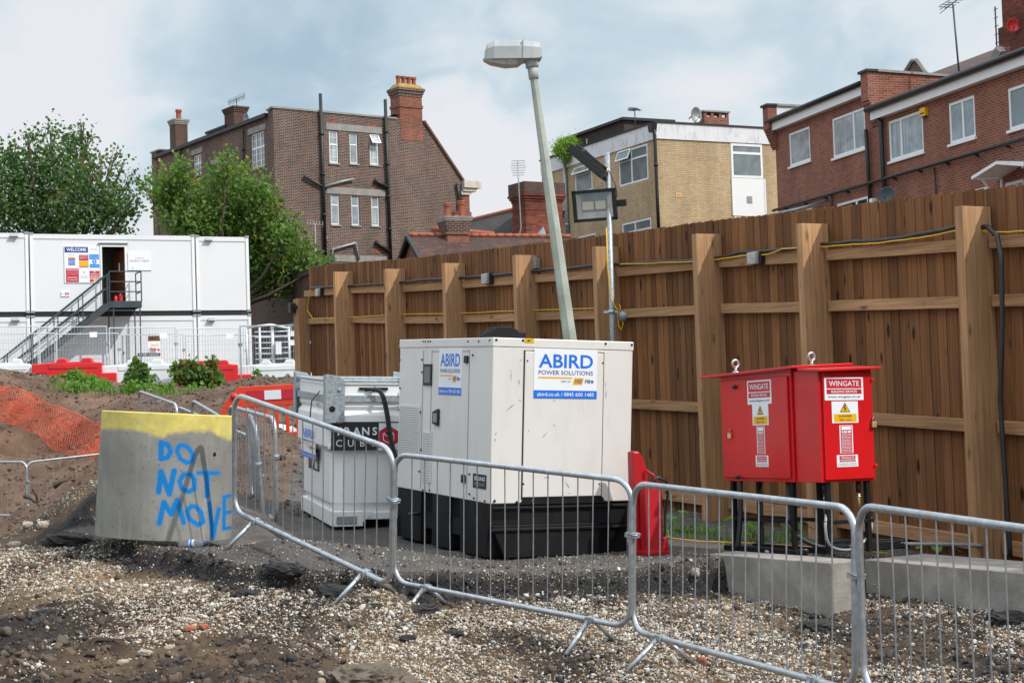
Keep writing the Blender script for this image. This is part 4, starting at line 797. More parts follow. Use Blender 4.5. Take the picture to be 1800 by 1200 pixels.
for (px, py, l, a) in ((957,763,.06,50),(972,747,.015,0),(898,660,.10,92),(912,672,.05,88),(898,715,.09,38),(914,703,.02,0),(1065,690,.08,92),(1064,675,.03,90),(973,704,.02,5),(872,762,.03,88),(996,852,.06,-55),(960,838,.05,5),(1000,866,.03,0),(870,773,.02,90),(995,603,.03,-20),(1103,602,.03,20),(915,633,.03,0),(928,757,.02,70),(935,880,.02,0)):
    x, z = gf.uv(px, py, 0); c_, s_ = math.cos(R_(a)), math.sin(R_(a)); w = .0022+.002*rs.random(); n_ = 5; yy = -.0135 if xa < x < xb and z < zt_ else -.0012
    pts = [(x+c_*l*(t-.5)-s_*rs.uniform(-.004, .004), yy, z+s_*l*(t-.5)+c_*rs.uniform(-.004, .004)) for t in [k/n_ for k in range(n_+1)]]
    for a_, b_ in zip(pts[:-1], pts[1:]): ww = w*rs.uniform(.3, 1.6); m.add([(a_[0]+s_*ww, yy, a_[2]-c_*ww), (b_[0]+s_*ww, yy, b_[2]-c_*ww), (b_[0]-s_*ww, yy, b_[2]+c_*ww), (a_[0]-s_*ww, yy, a_[2]+c_*ww)], [(0, 1, 2, 3)], 'grey_ink')
m.build('scratch', gen)
m = MB()   # black exhaust and lifting gear standing on the roof
m.prism([(.0,0),(.42,0),(.42,.02),(.34,.085),(.30,.10),(.15,.10),(.0,.02)], .35, .37, 'black_metal', Matrix.Translation((.06, 0, GH))); m.prism([(.0,0),(.42,0),(.42,.03),(.32,.11),(.10,.11),(.0,.03)], .75, .77, 'black_metal', Matrix.Translation((.26, 0, GH))); m.box(.25, .52, .4, .75, GH, GH+.06, 'black_metal'); m.build('exhaust_cowl', gen, bev=.004)

# ------------------------------------------------------------------ fuel tank
TT = YAW((-1.815, 14.6, .490), .32, .033, .046); tf = Fr(TT); ts_ = Fr(TT @ SIDE); TW, TD, TH = 1.2, 1.66, 1.40
tank = root('fuel_tank', 'white steel fuel tank with galvanised top frame and black lettered sign beside the generator', 'fuel tank', TT)
m = MB(); oct_ = lambda e0, z: [(e0+.10, e0, z), (TW-e0-.1, e0, z), (TW-e0, e0+.1, z), (TW-e0, TD-e0-.1, z), (TW-e0-.1, TD-e0, z), (e0+.1, TD-e0, z), (e0, TD-e0-.1, z), (e0, e0+.1, z)]
lv = [(.10, .12), (.10, .14), (.06, .22), (.06, .70), (.0, .76), (.0, 1.06), (.035, 1.10), (.012, 1.14), (.012, 1.36)]
vs = []; fs = []
for e0, z in lv: vs += oct_(e0, z)
for i in range(len(lv)-1):
    for k in range(8): fs.append((i*8+k, i*8+(k+1) % 8, (i+1)*8+(k+1) % 8, (i+1)*8+k))
fs.append(tuple(range((len(lv)-1)*8, len(lv)*8))); fs.append(tuple(range(7, -1, -1))); m.add(vs, fs, 'white_paint'); m.box(.02, TW-.02, .02, TD-.02, .735, .775, 'white_paint'); m.build('body', tank, bev=.006)
m = MB()
for x0, x1 in ((.06, .36), (.84, 1.14)): m.box(x0, x1, .02, TD-.02, 0, .145, 'white_paint')
m.box(.36, .84, .05, TD-.05, .06, .13, 'white_paint'); m.add([(.36,.02,.14),(.46,.02,.14),(.36,.02,.04)], [(0,2,1)], 'white_paint'); m.box(.10, .30, .015, .03, .02, .10, 'grey_metal'); m.build('skid', tank, bev=.006)
m = MB()
for z0, z1 in ((1.365, 1.395), (1.185, 1.25)):
    m.box(.02, TW-.02, -.012, .01, z0, z1, 'galv_dull'); m.box(.02, TW-.02, TD-.01, TD+.012, z0, z1, 'galv_dull'); m.box(-.012, .01, .02, TD-.02, z0, z1, 'galv_dull'); m.box(TW-.01, TW+.012, .02, TD-.02, z0, z1, 'galv_dull')
m.build('top_frame', tank, bev=.003)
for (cx, cy) in ((0, 0), (TW, 0), (0, TD), (TW, TD)):
    m = MB(); gx_ = 1 if cx == 0 else -1; x0, x1 = (cx-.03, cx+.155) if cx == 0 else (cx-.155, cx+.03); yv = cy-.03 if cy == 0 else cy+.01
    m.prism([(x0, .99), (x1-.02, .99), (x1, 1.01), (x1, 1.38), (x1-.05, 1.43), (x0, 1.45)], yv, yv+.018, 'galv_dull'); y9 = yv+.018 if cy == 0 else yv-.10; m.box(x0 if cx == 0 else x1-.014, x0+.014 if cx == 0 else x1, y9, y9+.10, .99, 1.44, 'galv_dull')
    if cy == 0 and cx == 0:
        m.tube([(.045, -.034, 1.20), (.045, -.029, 1.20)], .052, 'black_void', 18) if False else None
        for bz in (1.0, 1.30): m.lathe([(0, .014), (.014, .012), (.02, 0)], 'grey_metal', 8, Matrix.Translation((.10, -.031, bz)) @ Matrix.Rotation(R_(90), 4, 'X'))
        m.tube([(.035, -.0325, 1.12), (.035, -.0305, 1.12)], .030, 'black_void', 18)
    m.build('corner_bracket', tank, bev=.002)
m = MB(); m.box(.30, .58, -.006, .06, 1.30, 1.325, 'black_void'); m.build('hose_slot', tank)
x0, x1, z0, z1 = tf.rect(582, 741, 706, 791); m = MB(); m.box(x0, x1, -.006, .0, z0, z1, 'ink'); W_ = x1-x0; Hh = z1-z0
m.plate(x0+W_*.67, x1, z0, z1-.012, -.0065, 'sticker_white'); 
for k, ch in enumerate('TRANS'): text(m, ch, 'sticker_white', x0+W_*(.10+k*.128), z0+Hh*.54, Hh*.27, None, -.0075, None, 'c', .022)
for k, ch in enumerate('CUBE'): text(m, ch, 'sticker_white', x0+W_*(.11+k*.165), z0+Hh*.14, Hh*.24, None, -.0075, None, 'c', 0)
cx, cz, R6 = x0+W_*.81, z0+Hh*.47, Hh*.40; hexp = [(cx+R6*math.cos(R_(90+60*k)), cz+R6*math.sin(R_(90+60*k))) for k in range(6)]
m.add([(a, -.0078, b) for a, b in hexp], [tuple(range(6))], 'sign_red')
def strip(m, a, b, w, y, mt, T=None):
    dx, dz = b[0]-a[0], b[1]-a[1]; l = math.hypot(dx, dz); nx_, nz_ = -dz/l*w/2, dx/l*w/2; m.add([(a[0]-nx_, y, a[1]-nz_), (b[0]-nx_, y, b[1]-nz_), (b[0]+nx_, y, b[1]+nz_), (a[0]+nx_, y, a[1]+nz_)], [(0,1,2,3)], mt, T)
hin = [(cx+R6*.55*math.cos(R_(90+60*k)), cz+R6*.55*math.sin(R_(90+60*k))) for k in range(6)]
for k in range(6): strip(m, hin[k], hin[(k+1) % 6], .007, -.0088, 'sticker_white')
for k in (1, 3, 5): strip(m, (cx, cz), hin[k], .007, -.009, 'sticker_white')
m.build('name_sign', tank)
a0, a1, b0, b1 = ts_.rect(530, 745, 554, 805); abird(tank, SIDE, .36, .44, -.62-.0, .78) if False else None
T5 = SIDE @ Matrix.Translation((0, -.001, 0)); a0, a1, b0, b1 = ts_.rect(530, 747, 555, 804); abird(tank, T5, a1-a0, b1-b0, a0, b0)
m = MB(); T6 = SIDE @ Matrix.Translation((-.28, .058, 0)); m.box(-.95, -.40, -.003, 0, .47, .68, 'ink', T6); m.add([(-.93,-.004,.575),(-.85,-.004,.49),(-.77,-.004,.575),(-.85,-.004,.66)], [(0,1,2,3)], 'sign_red', T6); m.add([(-.78,-.0045,.575),(-.71,-.0045,.50),(-.64,-.0045,.575),(-.71,-.0045,.65)], [(0,1,2,3)], 'sticker_white', T6)
for k in range(4): m.plate(-.62+(k % 2)*.07, -.56+(k % 2)*.07, .49+(k//2)*.09, .565+(k//2)*.09, -.004, 'sticker_white', T6)
lines(m, 'grey_ink', -.48, -.41, .48, .67, 5, -.004, T6); m.build('hazard_sticker', tank)
m = MB(); text(m, '0F44473', 'grey_ink', -.55, 1.12, .035, .16, -.003, SIDE @ Matrix.Translation((0, .012, 0))); m.build('number_lettering', tank)
m = MB(); m.tube([(0, .05, 1.28), (-.03, .3, 1.18), (-.035, .34, 1.06), (-.035, .35, .99)], .006, 'cable_black', 6, Matrix.Translation((-.02, .25, 0))); m.build('chain', tank)
# fuel hose from the tank to the generator
q = [tf.T @ Vector(a) for a in ((.36, .02, 1.30), (.42, -.03, 1.31), (.50, -.07, 1.26), (.55, -.09, 1.05), (.585, -.11, .80), (.68, -.20, .50), (.86, -.36, .28), (1.0, -.62, .22))]
q.append(at(706, 905, 13.65)); pts = []
for i in range(len(q)-1):
    p0, p1, p2, p3 = q[max(i-1, 0)], q[i], q[i+1], q[min(i+2, len(q)-1)]
    for k in range(5): t = k/5; pts.append(.5*((2*p1)+(p2-p0)*t+(2*p0-5*p1+4*p2-p3)*t*t+(3*p1-p0-3*p2+p3)*t**3))
m = MB(); m.tube(pts, .016, 'cable_black', 8); m.tube([p+Vector((.022, -.008, .004*math.sin(i))) for i, p in enumerate(pts)], .011, 'cable_black', 8)
for i in (6, 12, 18, 24, 30): m.tube([pts[i]-(pts[i+1]-pts[i])*.15, pts[i]+(pts[i+1]-pts[i])*.15], .03, 'black', 8)
o = m.build('fuel_hose'); tag(o, 'twisted black fuel hose hanging down the front of the white fuel tank', 'hose')

# ------------------------------------------------------------------ red electrical cabinets on a black stand
CT = YAW((2.217, 12.3, .907), .489, .02, -.02); cf = Fr(CT); cs = Fr(CT @ SIDE)
cab = root('electrical_cabinet', 'pair of joined red electrical cabinets with sloping lids and danger stickers on a black stand', 'electrical cabinet', CT)
m = MB(); m.box(0, .34, 0, .955, 0, .885, 'red_paint'); m.build('left_cabinet', cab, bev=.004)
m = MB(); m.box(-.02, 0, .03, .935, .03, .85, 'red_paint'); m.build('left_door', cab, bev=.004)
CR = (0.02, -.315); m = MB(); m.box(.02, .56, -.315, -.004, -.0, .885, 'red_paint'); m.build('right_cabinet', cab, bev=.004)
m = MB(); m.box(.05, .545, -.335, -.315, .02, .86, 'red_paint'); m.build('right_door', cab, bev=.004)
m = MB(); m.hexa([(-.07,-.10,.905),(.56,-.10,.93),(.56,1.16,.905),(-.07,1.16,.88)], [(-.07,-.10,.925),(.56,-.10,.95),(.56,1.16,.925),(-.07,1.16,.90)], 'red_paint'); m.box(0, .34, .0, .95, .885, .905, 'red_paint'); m.build('left_lid', cab, bev=.003)
m = MB(); m.hexa([(-.02,-.39,.865),(.60,-.39,.885),(.60,-.105,.905),(-.02,-.105,.885)], [(-.02,-.39,.885),(.60,-.39,.905),(.60,-.105,.925),(-.02,-.105,.905)], 'red_paint'); m.build('right_lid', cab, bev=.003)
for (x, y, z) in ((.10, .87, .93), (.30, .10, .945)):
    m = MB(); m.tube([(x+.032*math.cos(a), y, z+.065+.032*math.sin(a)) for a in [k*math.pi/8 for k in range(16)]], .011, 'galv', 8, closed=True); m.tube([(x, y, z-.02), (x, y, z+.035)], .016, 'galv', 10, r2=.011); m.tube([(x, y, z-.02), (x, y, z-.0)], .028, 'galv', 10); m.build('lifting_eye', cab)
def padlock(T):
    m = MB(); m.box(-.02, .02, -.03, -.012, -.045, 0, 'brass', T); m.build('padlock', cab, bev=.003).name = 'padlock'; m = MB(); m.tube([(-.013,-.021,0),(-.013,-.021,.022),(-.007,-.021,.034),(.007,-.021,.034),(.013,-.021,.022),(.013,-.021,0)], .0035, 'galv', 6, T); m.box(-.004,.004,-.03,0,.015,.035,'red_paint',T); m.build('shackle', cab)
x, z = cs.uv(1288, 765); padlock(SIDE @ Matrix.Translation((x, -.012, z+.02))); x, z = cf.uv(1525, 750, -.335); padlock(Matrix.Translation((.535, -.335, z+.04)))
for (px, py) in ((1293, 680), (1299, 838)): x, z = cs.uv(px, py, -.02); m = MB(); m.lathe([(0,.03),(.016,.028),(.018,.0)], 'black', 12, SIDE @ Matrix.Translation((x, -.02, z)) @ Matrix.Rotation(R_(90), 4, 'X')); m.build('latch_knob', cab)
for zz in (.12, .80): m = MB(); m.box(.535, .565, -.35, -.325, zz-.012, zz+.012, 'red_paint'); m.build('hinge', cab, bev=.003)
def wing(parent, T, x, z, w, h, kind):
    m = MB(); m.box(x, x+w, -.002, 0, z, z+h, 'sticker_white', T); y = -.003; y2 = -.004; X = lambda u: x+w*u; Z_ = lambda v: z+h*v
    if kind == 0:
        m.plate(X(.05), X(.95), Z_(.52), Z_(.94), y, 'sign_red', T); m.plate(X(.05), X(.95), Z_(.27), Z_(.48), y, 'sign_red', T)
        text(m, 'WINGATE', 'sticker_white', X(.5), Z_(.62), h*.23, w*.78, y2, T, 'c', .004); text(m, 'BUILDING SERVICES', 'sticker_white', X(.5), Z_(.325), h*.105, w*.66, y2, T, 'c', .01); text(m, 'www.wingate.co.uk', 'ink', X(.5), Z_(.11), h*.10, w*.84, y2, T)
    elif kind == 1:
        m.plate(X(.07), X(.93), Z_(.05), Z_(.42), y, 'yellow', T); tr = [(X(.30), Z_(.50)), (X(.70), Z_(.50)), (X(.5), Z_(.95))]; m.add([(a, y, b) for a, b in tr], [(0,1,2)], 'ink', T)
        c_ = (X(.5), Z_(.65)); m.add([(c_[0]+(a-c_[0])*.80, y2, c_[1]+(b-c_[1])*.80) for a, b in tr], [(0,1,2)], 'yellow', T)
        zz = [(X(.52), Z_(.84)), (X(.46), Z_(.70)), (X(.53), Z_(.69)), (X(.48), Z_(.55))]
        for a, b in zip(zz[:-1], zz[1:]): strip(m, a, b, w*.035, y2-.001, 'ink', T)
        text(m, 'DANGER', 'ink', X(.5), Z_(.27), h*.10, w*.50, y2, T, 'c', .006); text(m, '400 volts', 'ink', X(.5), Z_(.10), h*.09, w*.48, y2, T)
    elif kind == 2:
        m.plate(X(.08), X(.92), Z_(.02), Z_(.98), y, 'sign_red', T); m.plate(X(.14), X(.86), Z_(.83), Z_(.96), y2, 'sticker_white', T); lines(m, 'sticker_white', X(.14), X(.86), Z_(.72), Z_(.80), 1, y2, T, .8); lines(m, 'sticker_white', X(.14), X(.86), Z_(.04), Z_(.70), 13, y2, T, .35, 4)
    else:
        m.plate(X(.12), X(.88), Z_(.62), Z_(.93), y, 'sign_red', T); m.plate(X(.12), X(.88), Z_(.42), Z_(.57), y, 'sign_red', T); text(m, 'WINGATE', 'sticker_white', X(.5), Z_(.69), h*.17, w*.64, y2, T, 'c', .006); text(m, 'BUILDING SERVICES', 'sticker_white', X(.5), Z_(.46), h*.07, w*.6, y2, T, 'c', .006); lines(m, 'grey_ink', X(.05), X(.95), Z_(.06), Z_(.34), 2, y, T, .4)
    m.build('sticker', parent)
TF = Matrix.Translation((0, -.3355, 0)); TS = SIDE @ Matrix.Translation((0, -.0205, 0))
for F_, yy, T, rects in ((cf, -.335, TF, ((1449,663,1517,703),(1462,705,1508,743),(1476,747,1499,796),(1471,799,1508,820))), (cs, -.02, TS, ((1314,668,1356,710),(1323,710,1351,747),(1331,749,1345,797),(1329,800,1351,820)))):
    for k, q in enumerate(rects): x0, x1, z0, z1 = F_.rect(*q, yy); wing(cab, T, x0, z0, x1-x0, z1-z0, k)
m = MB()
for (x, y) in ((.03, .06), (.03, .86), (.30, .06), (.30, .86)): m.box(x-.02, x+.02, y-.02, y+.02, -.56, 0, 'black_metal')
for (x, y) in ((.10, -.28), (.50, -.28)): m.box(x-.02, x+.02, y-.02, y+.02, -.56, 0, 'black_metal')
m.box(.01, .05, .06, .86, -.33, -.30, 'black_metal'); m.box(.28, .32, .06, .86, -.33, -.30, 'black_metal'); m.box(-.03, .09, -.02, .95, -.585, -.54, 'black_metal'); m.box(.05, .55, -.30, -.26, -.33, -.30, 'black_metal'); m.box(.27, .33, -.02, .95, -.585, -.54, 'black_metal'); m.build('stand', cab, bev=.003)
for (x, y) in ((.10, -.05), (.44, -.05)): m = MB(); m.tube([(x, y-.2, 0), (x, y-.2, -.09)], .022, 'black', 10); m.tube([(x, y-.2, -.09), (x, y-.2, -.21)], .011, 'brass', 8); m.tube([(x, y-.2, -.12), (x, y-.2, -.13)], .018, 'brass', 8); m.build('cable_gland', cab)
cw = lambda q: CT @ Vector(q)
for name, pts, r in (('black_cable', [(.02,.75,0),(0,.74,-.3),(-.03,.75,-.56)], .022), ('black_cable', [(.1,.2,0),(.06,.16,-.25),(.03,.08,-.4),(.2,-.05,-.52),(.5,-.1,-.53)], .02), ('grey_cable', [(.12,-.25,-.2),(.05,-.3,-.35),(.1,-.3,-.5),(.35,-.28,-.53),(.55,-.25,-.4),(.58,-.2,-.25)], .012), ('grey_cable', [(-.05,.35,-.57),(.3,.2,-.57),(.7,.1,-.57),(1.1,.15,-.56),(1.5,.0,-.57),(1.9,-.1,-.6)], .018)):
    m = MB(); Q = [cw(q) for q in pts]; out = []
    for i in range(len(Q)-1):
        p0, p1, p2, p3 = Q[max(i-1, 0)], Q[i], Q[i+1], Q[min(i+2, len(Q)-1)]
        for k in range(6): t = k/6; out.append(.5*((2*p1)+(p2-p0)*t+(2*p0-5*p1+4*p2-p3)*t*t+(3*p1-p0-3*p2+p3)*t**3))
    m.tube(out+[Q[-1]], r, 'cable_black' if name[0] == 'b' else 'grey_metal', 8); o = m.build(name)
    lab = {.022: 'thick black cable dropping from the left red cabinet down its stand', .02: 'black cable bending below the middle of the red cabinets', .012: 'thin grey cable looping under the right red cabinet', .018: 'grey cable lying along the top of the concrete blocks'}[r]; tag(o, lab, 'cable')
m = MB(); out = []
for j in range(3):
    for k in range(24): a = k*2*math.pi/24; out.append(cw((.95+.42*math.cos(a), .25+.22*math.sin(a)+j*.03, -.575+.015*j)))
m.tube(out, .013, 'cable_black', 6); o = m.build('black_cable'); tag(o, 'coil of black cable lying on the ground behind the concrete blocks', 'cable')
m = MB(); out = [at(1165, 872, 14.5), at(1185, 945, 14.2), at(1230, 950, 14.0), at(1330, 962, 13.9), at(1440, 965, 13.6), at(1560, 972, 13.2)]
for q in out: q.z = gz(q.x, q.y)+.02
m.tube(out, .007, 'cable_yellow', 6); tag(m.build('yellow_cable'), 'yellow cable trailing over the ground from the red fire point toward the cabinets', 'cable')

# ------------------------------------------------------------------ red fire point trolley right of the generator
ft = at(1124, 985, 12.85); FT2 = YAW(Vector((ft.x, ft.y, gz(ft.x, ft.y))), .50, .01, 0) @ Matrix.Scale(.86, 4, (1, 0, 0)); fp = root('fire_point', 'red plastic fire extinguisher trolley half hidden behind the generator', 'fire point', FT2)
m = MB(); m.prism([(-.02,0),(.15,0),(.145,.70),(.10,.80),(.05,.86),(-.02,.86)], .02, .12, 'fire_red'); m.build('back_panel', fp, bev=.015)
m = MB(); m.hexa([(.02,-.12,.02),(.20,-.12,.02),(.20,.01,.02),(.02,.01,.02)], [(.02,-.08,.62),(.235,-.08,.58),(.235,.01,.58),(.02,.01,.62)], 'fire_red'); m.build('front_bin', fp, bev=.02)
m = MB(); m.box(.0, .25, -.14, .10, 0, .04, 'fire_red'); m.hexa([(.17,-.14,.04),(.25,-.14,.04),(.25,.1,.04),(.17,.1,.04)], [(.205,-.13,.13),(.235,-.13,.15),(.235,.1,.15),(.205,.1,.13)], 'fire_red'); m.build('foot', fp, bev=.01)
m = MB(); m.tube([(.20, -.05, .57), (.15, -.05, .66), (.10, -.0, .70)], .012, 'fire_red', 8); m.build('handle', fp)
m = MB(); m.tube([(.12,-.05,.60),(.2,-.06,.64),(.29,-.06,.60),(.32,-.04,.48),(.30,-.02,.33),(.26,-.06,.20),(.23,-.08,.10)], .012, 'cable_black', 8); m.build('hose', fp)

# ------------------------------------------------------------------ wall with openings and windows
def wall(m, x0, x1, prof, ops, mt, T=None, z0=0, rev=.10, y=0):
    """vertical wall in the plane y; prof = list of (x, top z) or a number; ops = (xa, xb, za, zb) openings with reveals going inward"""
    if not isinstance(prof, list): prof = [(x0, prof), (x1, prof)]
    tz = lambda x: float(np.interp(x, [p[0] for p in prof], [p[1] for p in prof]))
    xs_ = sorted(set([x0, x1]+[p[0] for p in prof if x0 < p[0] < x1]+[o[0] for o in ops]+[o[1] for o in ops]))
    for a, b in zip(xs_[:-1], xs_[1:]):
        if b-a < 1e-6: continue
        mid = (a+b)/2; cuts = sorted([(o[2], o[3]) for o in ops if o[0] <= mid <= o[1]]); z = z0
        for c_, d_ in cuts: 
            if c_ > z: m.add([(a,y,z),(b,y,z),(b,y,c_),(a,y,c_)], [(0,1,2,3)], mt, T)
            z = max(z, d_)
        ta_, tb_ = tz(a+1e-6), tz(b-1e-6)
        if min(ta_, tb_) > z-1e-6: m.add([(a,y,z),(b,y,z),(b,y,tb_),(a,y,ta_)], [(0,1,2,3)], mt, T)
    for a, b, c_, d_ in ops:
        m.add([(a,y,c_),(a,y+rev,c_),(a,y+rev,d_),(a,y,d_)], [(0,1,2,3)], mt, T); m.add([(b,y,c_),(b,y,d_),(b,y+rev,d_),(b,y+rev,c_)], [(0,1,2,3)], mt, T)
        m.add([(a,y,c_),(b,y,c_),(b,y+rev,c_),(a,y+rev,c_)], [(0,1,2,3)], mt, T); m.add([(a,y,d_),(a,y+rev,d_),(b,y+rev,d_),(b,y,d_)], [(0,1,2,3)], mt, T)
def window(parent, T, o, cols=(1,), rows=(1,), gl='glass', lat=0, fw=.055, y=.06, sill=None, label=None, openc=None, name='window'):
    """cols/rows relative sizes of the lights; rows listed from the bottom; sill = material"""
    a, b, c_, d_ = o; m = MB(); cs_, rs_ = sum(cols), sum(rows); 
    m.box(a, b, y, y+.06, c_, c_+fw, 'upvc', T); m.box(a, b, y, y+.06, d_-fw, d_, 'upvc', T); m.box(a, a+fw, y+.001, y+.06, c_+fw, d_-fw, 'upvc', T); m.box(b-fw, b, y+.001, y+.06, c_+fw, d_-fw, 'upvc', T)
    x = a
    for k in cols[:-1]: x += (b-a)*k/cs_; m.box(x-fw*.5, x+fw*.5, y-.004, y+.06, c_+fw, d_-fw, 'upvc', T)
    z = c_
    for k in rows[:-1]: z += (d_-c_)*k/rs_; m.box(a+fw, b-fw, y+.002, y+.06, z-fw*.5, z+fw*.5, 'upvc', T)
    if lat:
        x = a
        for k in cols:
            x2 = x+(b-a)*k/cs_; xm = (x+x2)/2; m.box(xm-.011, xm+.011, y+.012, y+.03, c_+fw, d_-fw, 'upvc', T); x = x2
        nz = int((d_-c_)/.30)
        for i in range(1, nz): zz = c_+(d_-c_)*i/nz; m.box(a+fw, b-fw, y+.013, y+.03, zz-.011, zz+.011, 'upvc', T)
    w = m.build(name, parent)
    if label: w['label'] = label
    p = MB(); p.plate(a+fw*.5, b-fw*.5, c_+fw*.5, d_-fw*.5, y+.025, gl, T); p.build('pane', w)
    if sill: s_ = MB(); s_.box(a-.06, b+.06, -.06, y+.02, c_-.075, c_-.002, sill, T); s_.build('sill', w)
    if openc:
        (xa_, xb_, za_, zb_, ang) = openc; TT_ = (T or Matrix.Identity(4)) @ Matrix.Translation((0, y-.02, zb_)) @ Matrix.Rotation(R_(ang), 4, 'X'); q = MB(); h_ = zb_-za_
        q.box(xa_, xb_, -.03, .02, -h_, -h_+.05, 'upvc', TT_); q.box(xa_, xb_, -.03, .02, -.05, 0, 'upvc', TT_); q.box(xa_, xa_+.05, -.029, .019, -h_+.05, -.05, 'upvc', TT_); q.box(xb_-.05, xb_, -.029, .019, -h_+.05, -.05, 'upvc', TT_); q.plate(xa_+.04, xb_-.04, -h_+.04, -.04, 0, gl, TT_)
        if lat: xm = (xa_+xb_)/2; q.box(xm-.012, xm+.012, -.02, .01, -h_+.05, -.05, 'upvc', TT_); q.box(xa_+.05, xb_-.05, -.019, .009, -h_/2-.012, -h_/2+.012, 'upvc', TT_)
        q.build('open_casement', w)
    return w
GZ = 2.6
def building(name, lab, px, py, Y, yaw, cat='building'):
    o = at(px, py, Y); o.z = GZ; T = YAW(o, R_(yaw)); return root(name, lab, cat, T), Fr(T), Fr(T @ SIDE)
def aerial(parent, T, h, mast=.02, n=8, L_=1.1, name='tv_aerial', mt='dark_steel', vert=False):
    m = MB(); m.tube([(0,0,0),(0,0,h)], mast, mt, 6, T); 
    if vert:
        for k in range(n): z = h-.05-k*.13; m.tube([(-.28+.01*k,0,z),(.28-.01*k,0,z)], .010, mt, 5, T)
    else:
        m.tube([(-L_/2,0,h-.05),(L_/2,0,h-.05)], .014, mt, 5, T)
        for k in range(n): x = -L_/2+L_*k/(n-1); m.tube([(x,0,h-.05-.16-.02*(k % 2)),(x,0,h-.05+.16)], .010, mt, 5, T)
    return m.build(name, parent)
def dish(parent, T, r, mt='galv_dull', name='satellite_dish'):
    m = MB(); m.lathe([(0,.0),(r*.5,.03*r/.3),(r*.85,.09*r/.3),(r,.13*r/.3),(r*1.0,.15*r/.3),(r*.84,.11*r/.3),(r*.5,.05*r/.3),(0,.02)], mt, 24, T @ Matrix.Rotation(R_(90), 4, 'X')); o = m.build(name, parent)
    q = MB(); q.tube([(0,-.0,-r*.95),(0,-r*.9,-r*.35)], .014, 'dark_steel', 6, T); q.box(-.04,.04,-r*.98,-r*.84,-r*.42,-r*.28,'dark_steel',T); q.tube([(0,.05,0),(0,.25,-.1)], .025, 'dark_steel', 6, T); q.build('receiver_arm', o); return o
def chim(parent, T, w, d_, h, mt, cap=.12, lab=None, rust=None, flare=.08, band=None):
    m = MB(); m.box(-w/2, w/2, -d_/2, d_/2, 0, h-cap, mt, T)
    for k in range(3): f = flare*(k+1)/3; m.box(-w/2-f, w/2+f, -d_/2-f, d_/2+f, h-cap+cap*k/3, h-cap+cap*(k+1)/3-.003, rust or mt, T)
    if band: m.box(-w/2-.05, w/2+.05, -d_/2-.05, d_/2+.05, h*band, h*band+.15, mt, T)
    o = m.build('chimney', parent)
    if lab: o['label'] = lab
    return o
def pot(parent, T, r, h, rings=1):
    m = MB(); pr = [(r*1.05, 0), (r*.95, h*.15), (r*.85, h*.7), (r*.9, h*.75), (r*1.1, h*.78), (r*1.1, h*.85), (r*.9, h*.87), (r*1.1, h*.9), (r*1.12, h), (r*.85, h), (r*.8, h*.6)]
    m.lathe(pr, 'terracotta', 14, T); return m.build('chimney_pot', parent)
def band(m, F_, x0, y0, x1, y1, mt, T, t=.06, y=0):
    a = F_.rect(x0, y0, x1, y1, y); m.box(a[0], a[1], y-t, y+.02, a[2], a[3], mt, T)
def pipe(parent, F_, T, pts, r, mt, y=-.12, name='drain_pipe'):
    m = MB(); q = []
    for p in pts: x, z = F_.uv(p[0], p[1], y); q.append((x, y, z))
    m.tube(q, r, mt, 8, T)
    for a, b in zip(q[:-1], q[1:]):
        n_ = int(abs(a[2]-b[2])/2.0)
        for k in range(1, n_+1): t = k/(n_+1); z = a[2]+(b[2]-a[2])*t; x = a[0]+(b[0]-a[0])*t; m.tube([(x, y, z-.05), (x, y, z+.05)], r*1.35, mt, 8, T)
    return m.build(name, parent)

# ================================================== tall brown brick building
bb, bf, bs = building('brown_brick_building', 'tall dark brown brick building with black soil pipes and narrow white windows', 480, 190, 72, 35.5)
zt = bf.uv(480, 190)[1]; ups = [(579,230,595,287), (615,234,629,288), (650,237,666,290)]; los = [(582,339,597,395), (618,341,632,396), (653,344,667,397)]
fo = [bf.rect(*q) for q in ups+los]; xr = lambda px, py: bf.uv(px, py)
p1 = xr(697, 207); p2 = xr(745, 226); p3 = xr(812, 318); WX = p3[0]
m = MB(); wall(m, 0, WX, [(0, zt), (p1[0], p1[1]), (p1[0]+.01, p1[1]), (p2[0], p2[1]+.4), (WX, p3[1])], fo, 'brown_brick', rev=.14)
sw = [(441,233,465,295), (340,272,354,308), (375,289,388,350), (296,294,311,323), (322,360,332,378)]; sop = [bs.rect(*q) for q in sw]
XL = bs.uv(273, 300)[0]; e1 = bs.uv(478, 204); e2 = bs.uv(299, 268); zE = (e1[1]+e2[1])/2
wall(m, XL, -.001, [(XL, zE), (-.55, zE), (-.54, zt-.05), (0, zt-.05)], sop, 'brown_brick', SIDE, rev=.14)
m.add([(WX, 0, 0), (WX, -XL, 0), (WX, -XL, p3[1]), (WX, 0, p3[1])], [(0,1,2,3)], 'brown_brick'); m.add([(0, -XL, 0), (0, -XL, zE), (WX, -XL, p3[1]), (WX, -XL, 0)], [(0,1,2,3)], 'brown_brick')
m.build('wall', bb)
m = MB(); m.add([(.05, .35, zE), (p1[0], .35, zE), (p1[0], -XL, zE), (.05, -XL, zE)], [(0,1,2,3)], 'slate'); m.add([(p1[0], .15, zE+.6), (p2[0], .15, p2[1]+.35), (p2[0], -XL, p2[1]+.35), (p1[0], -XL, zE+.6)], [(0,1,2,3)], 'slate'); m.add([(p2[0], .02, p2[1]+.37), (WX+.15, .02, p3[1]-.1), (WX+.15, -XL, p3[1]-.1), (p2[0], -XL, p2[1]+.37)], [(0,1,2,3)], 'slate'); m.build('roof', bb)
m = MB(); m.box(-.06, p1[0], -.05, .32, zt, zt+.09, 'stone'); m.box(-.06, .30, .3, .62, zt-.05, zt+.05, 'stone')
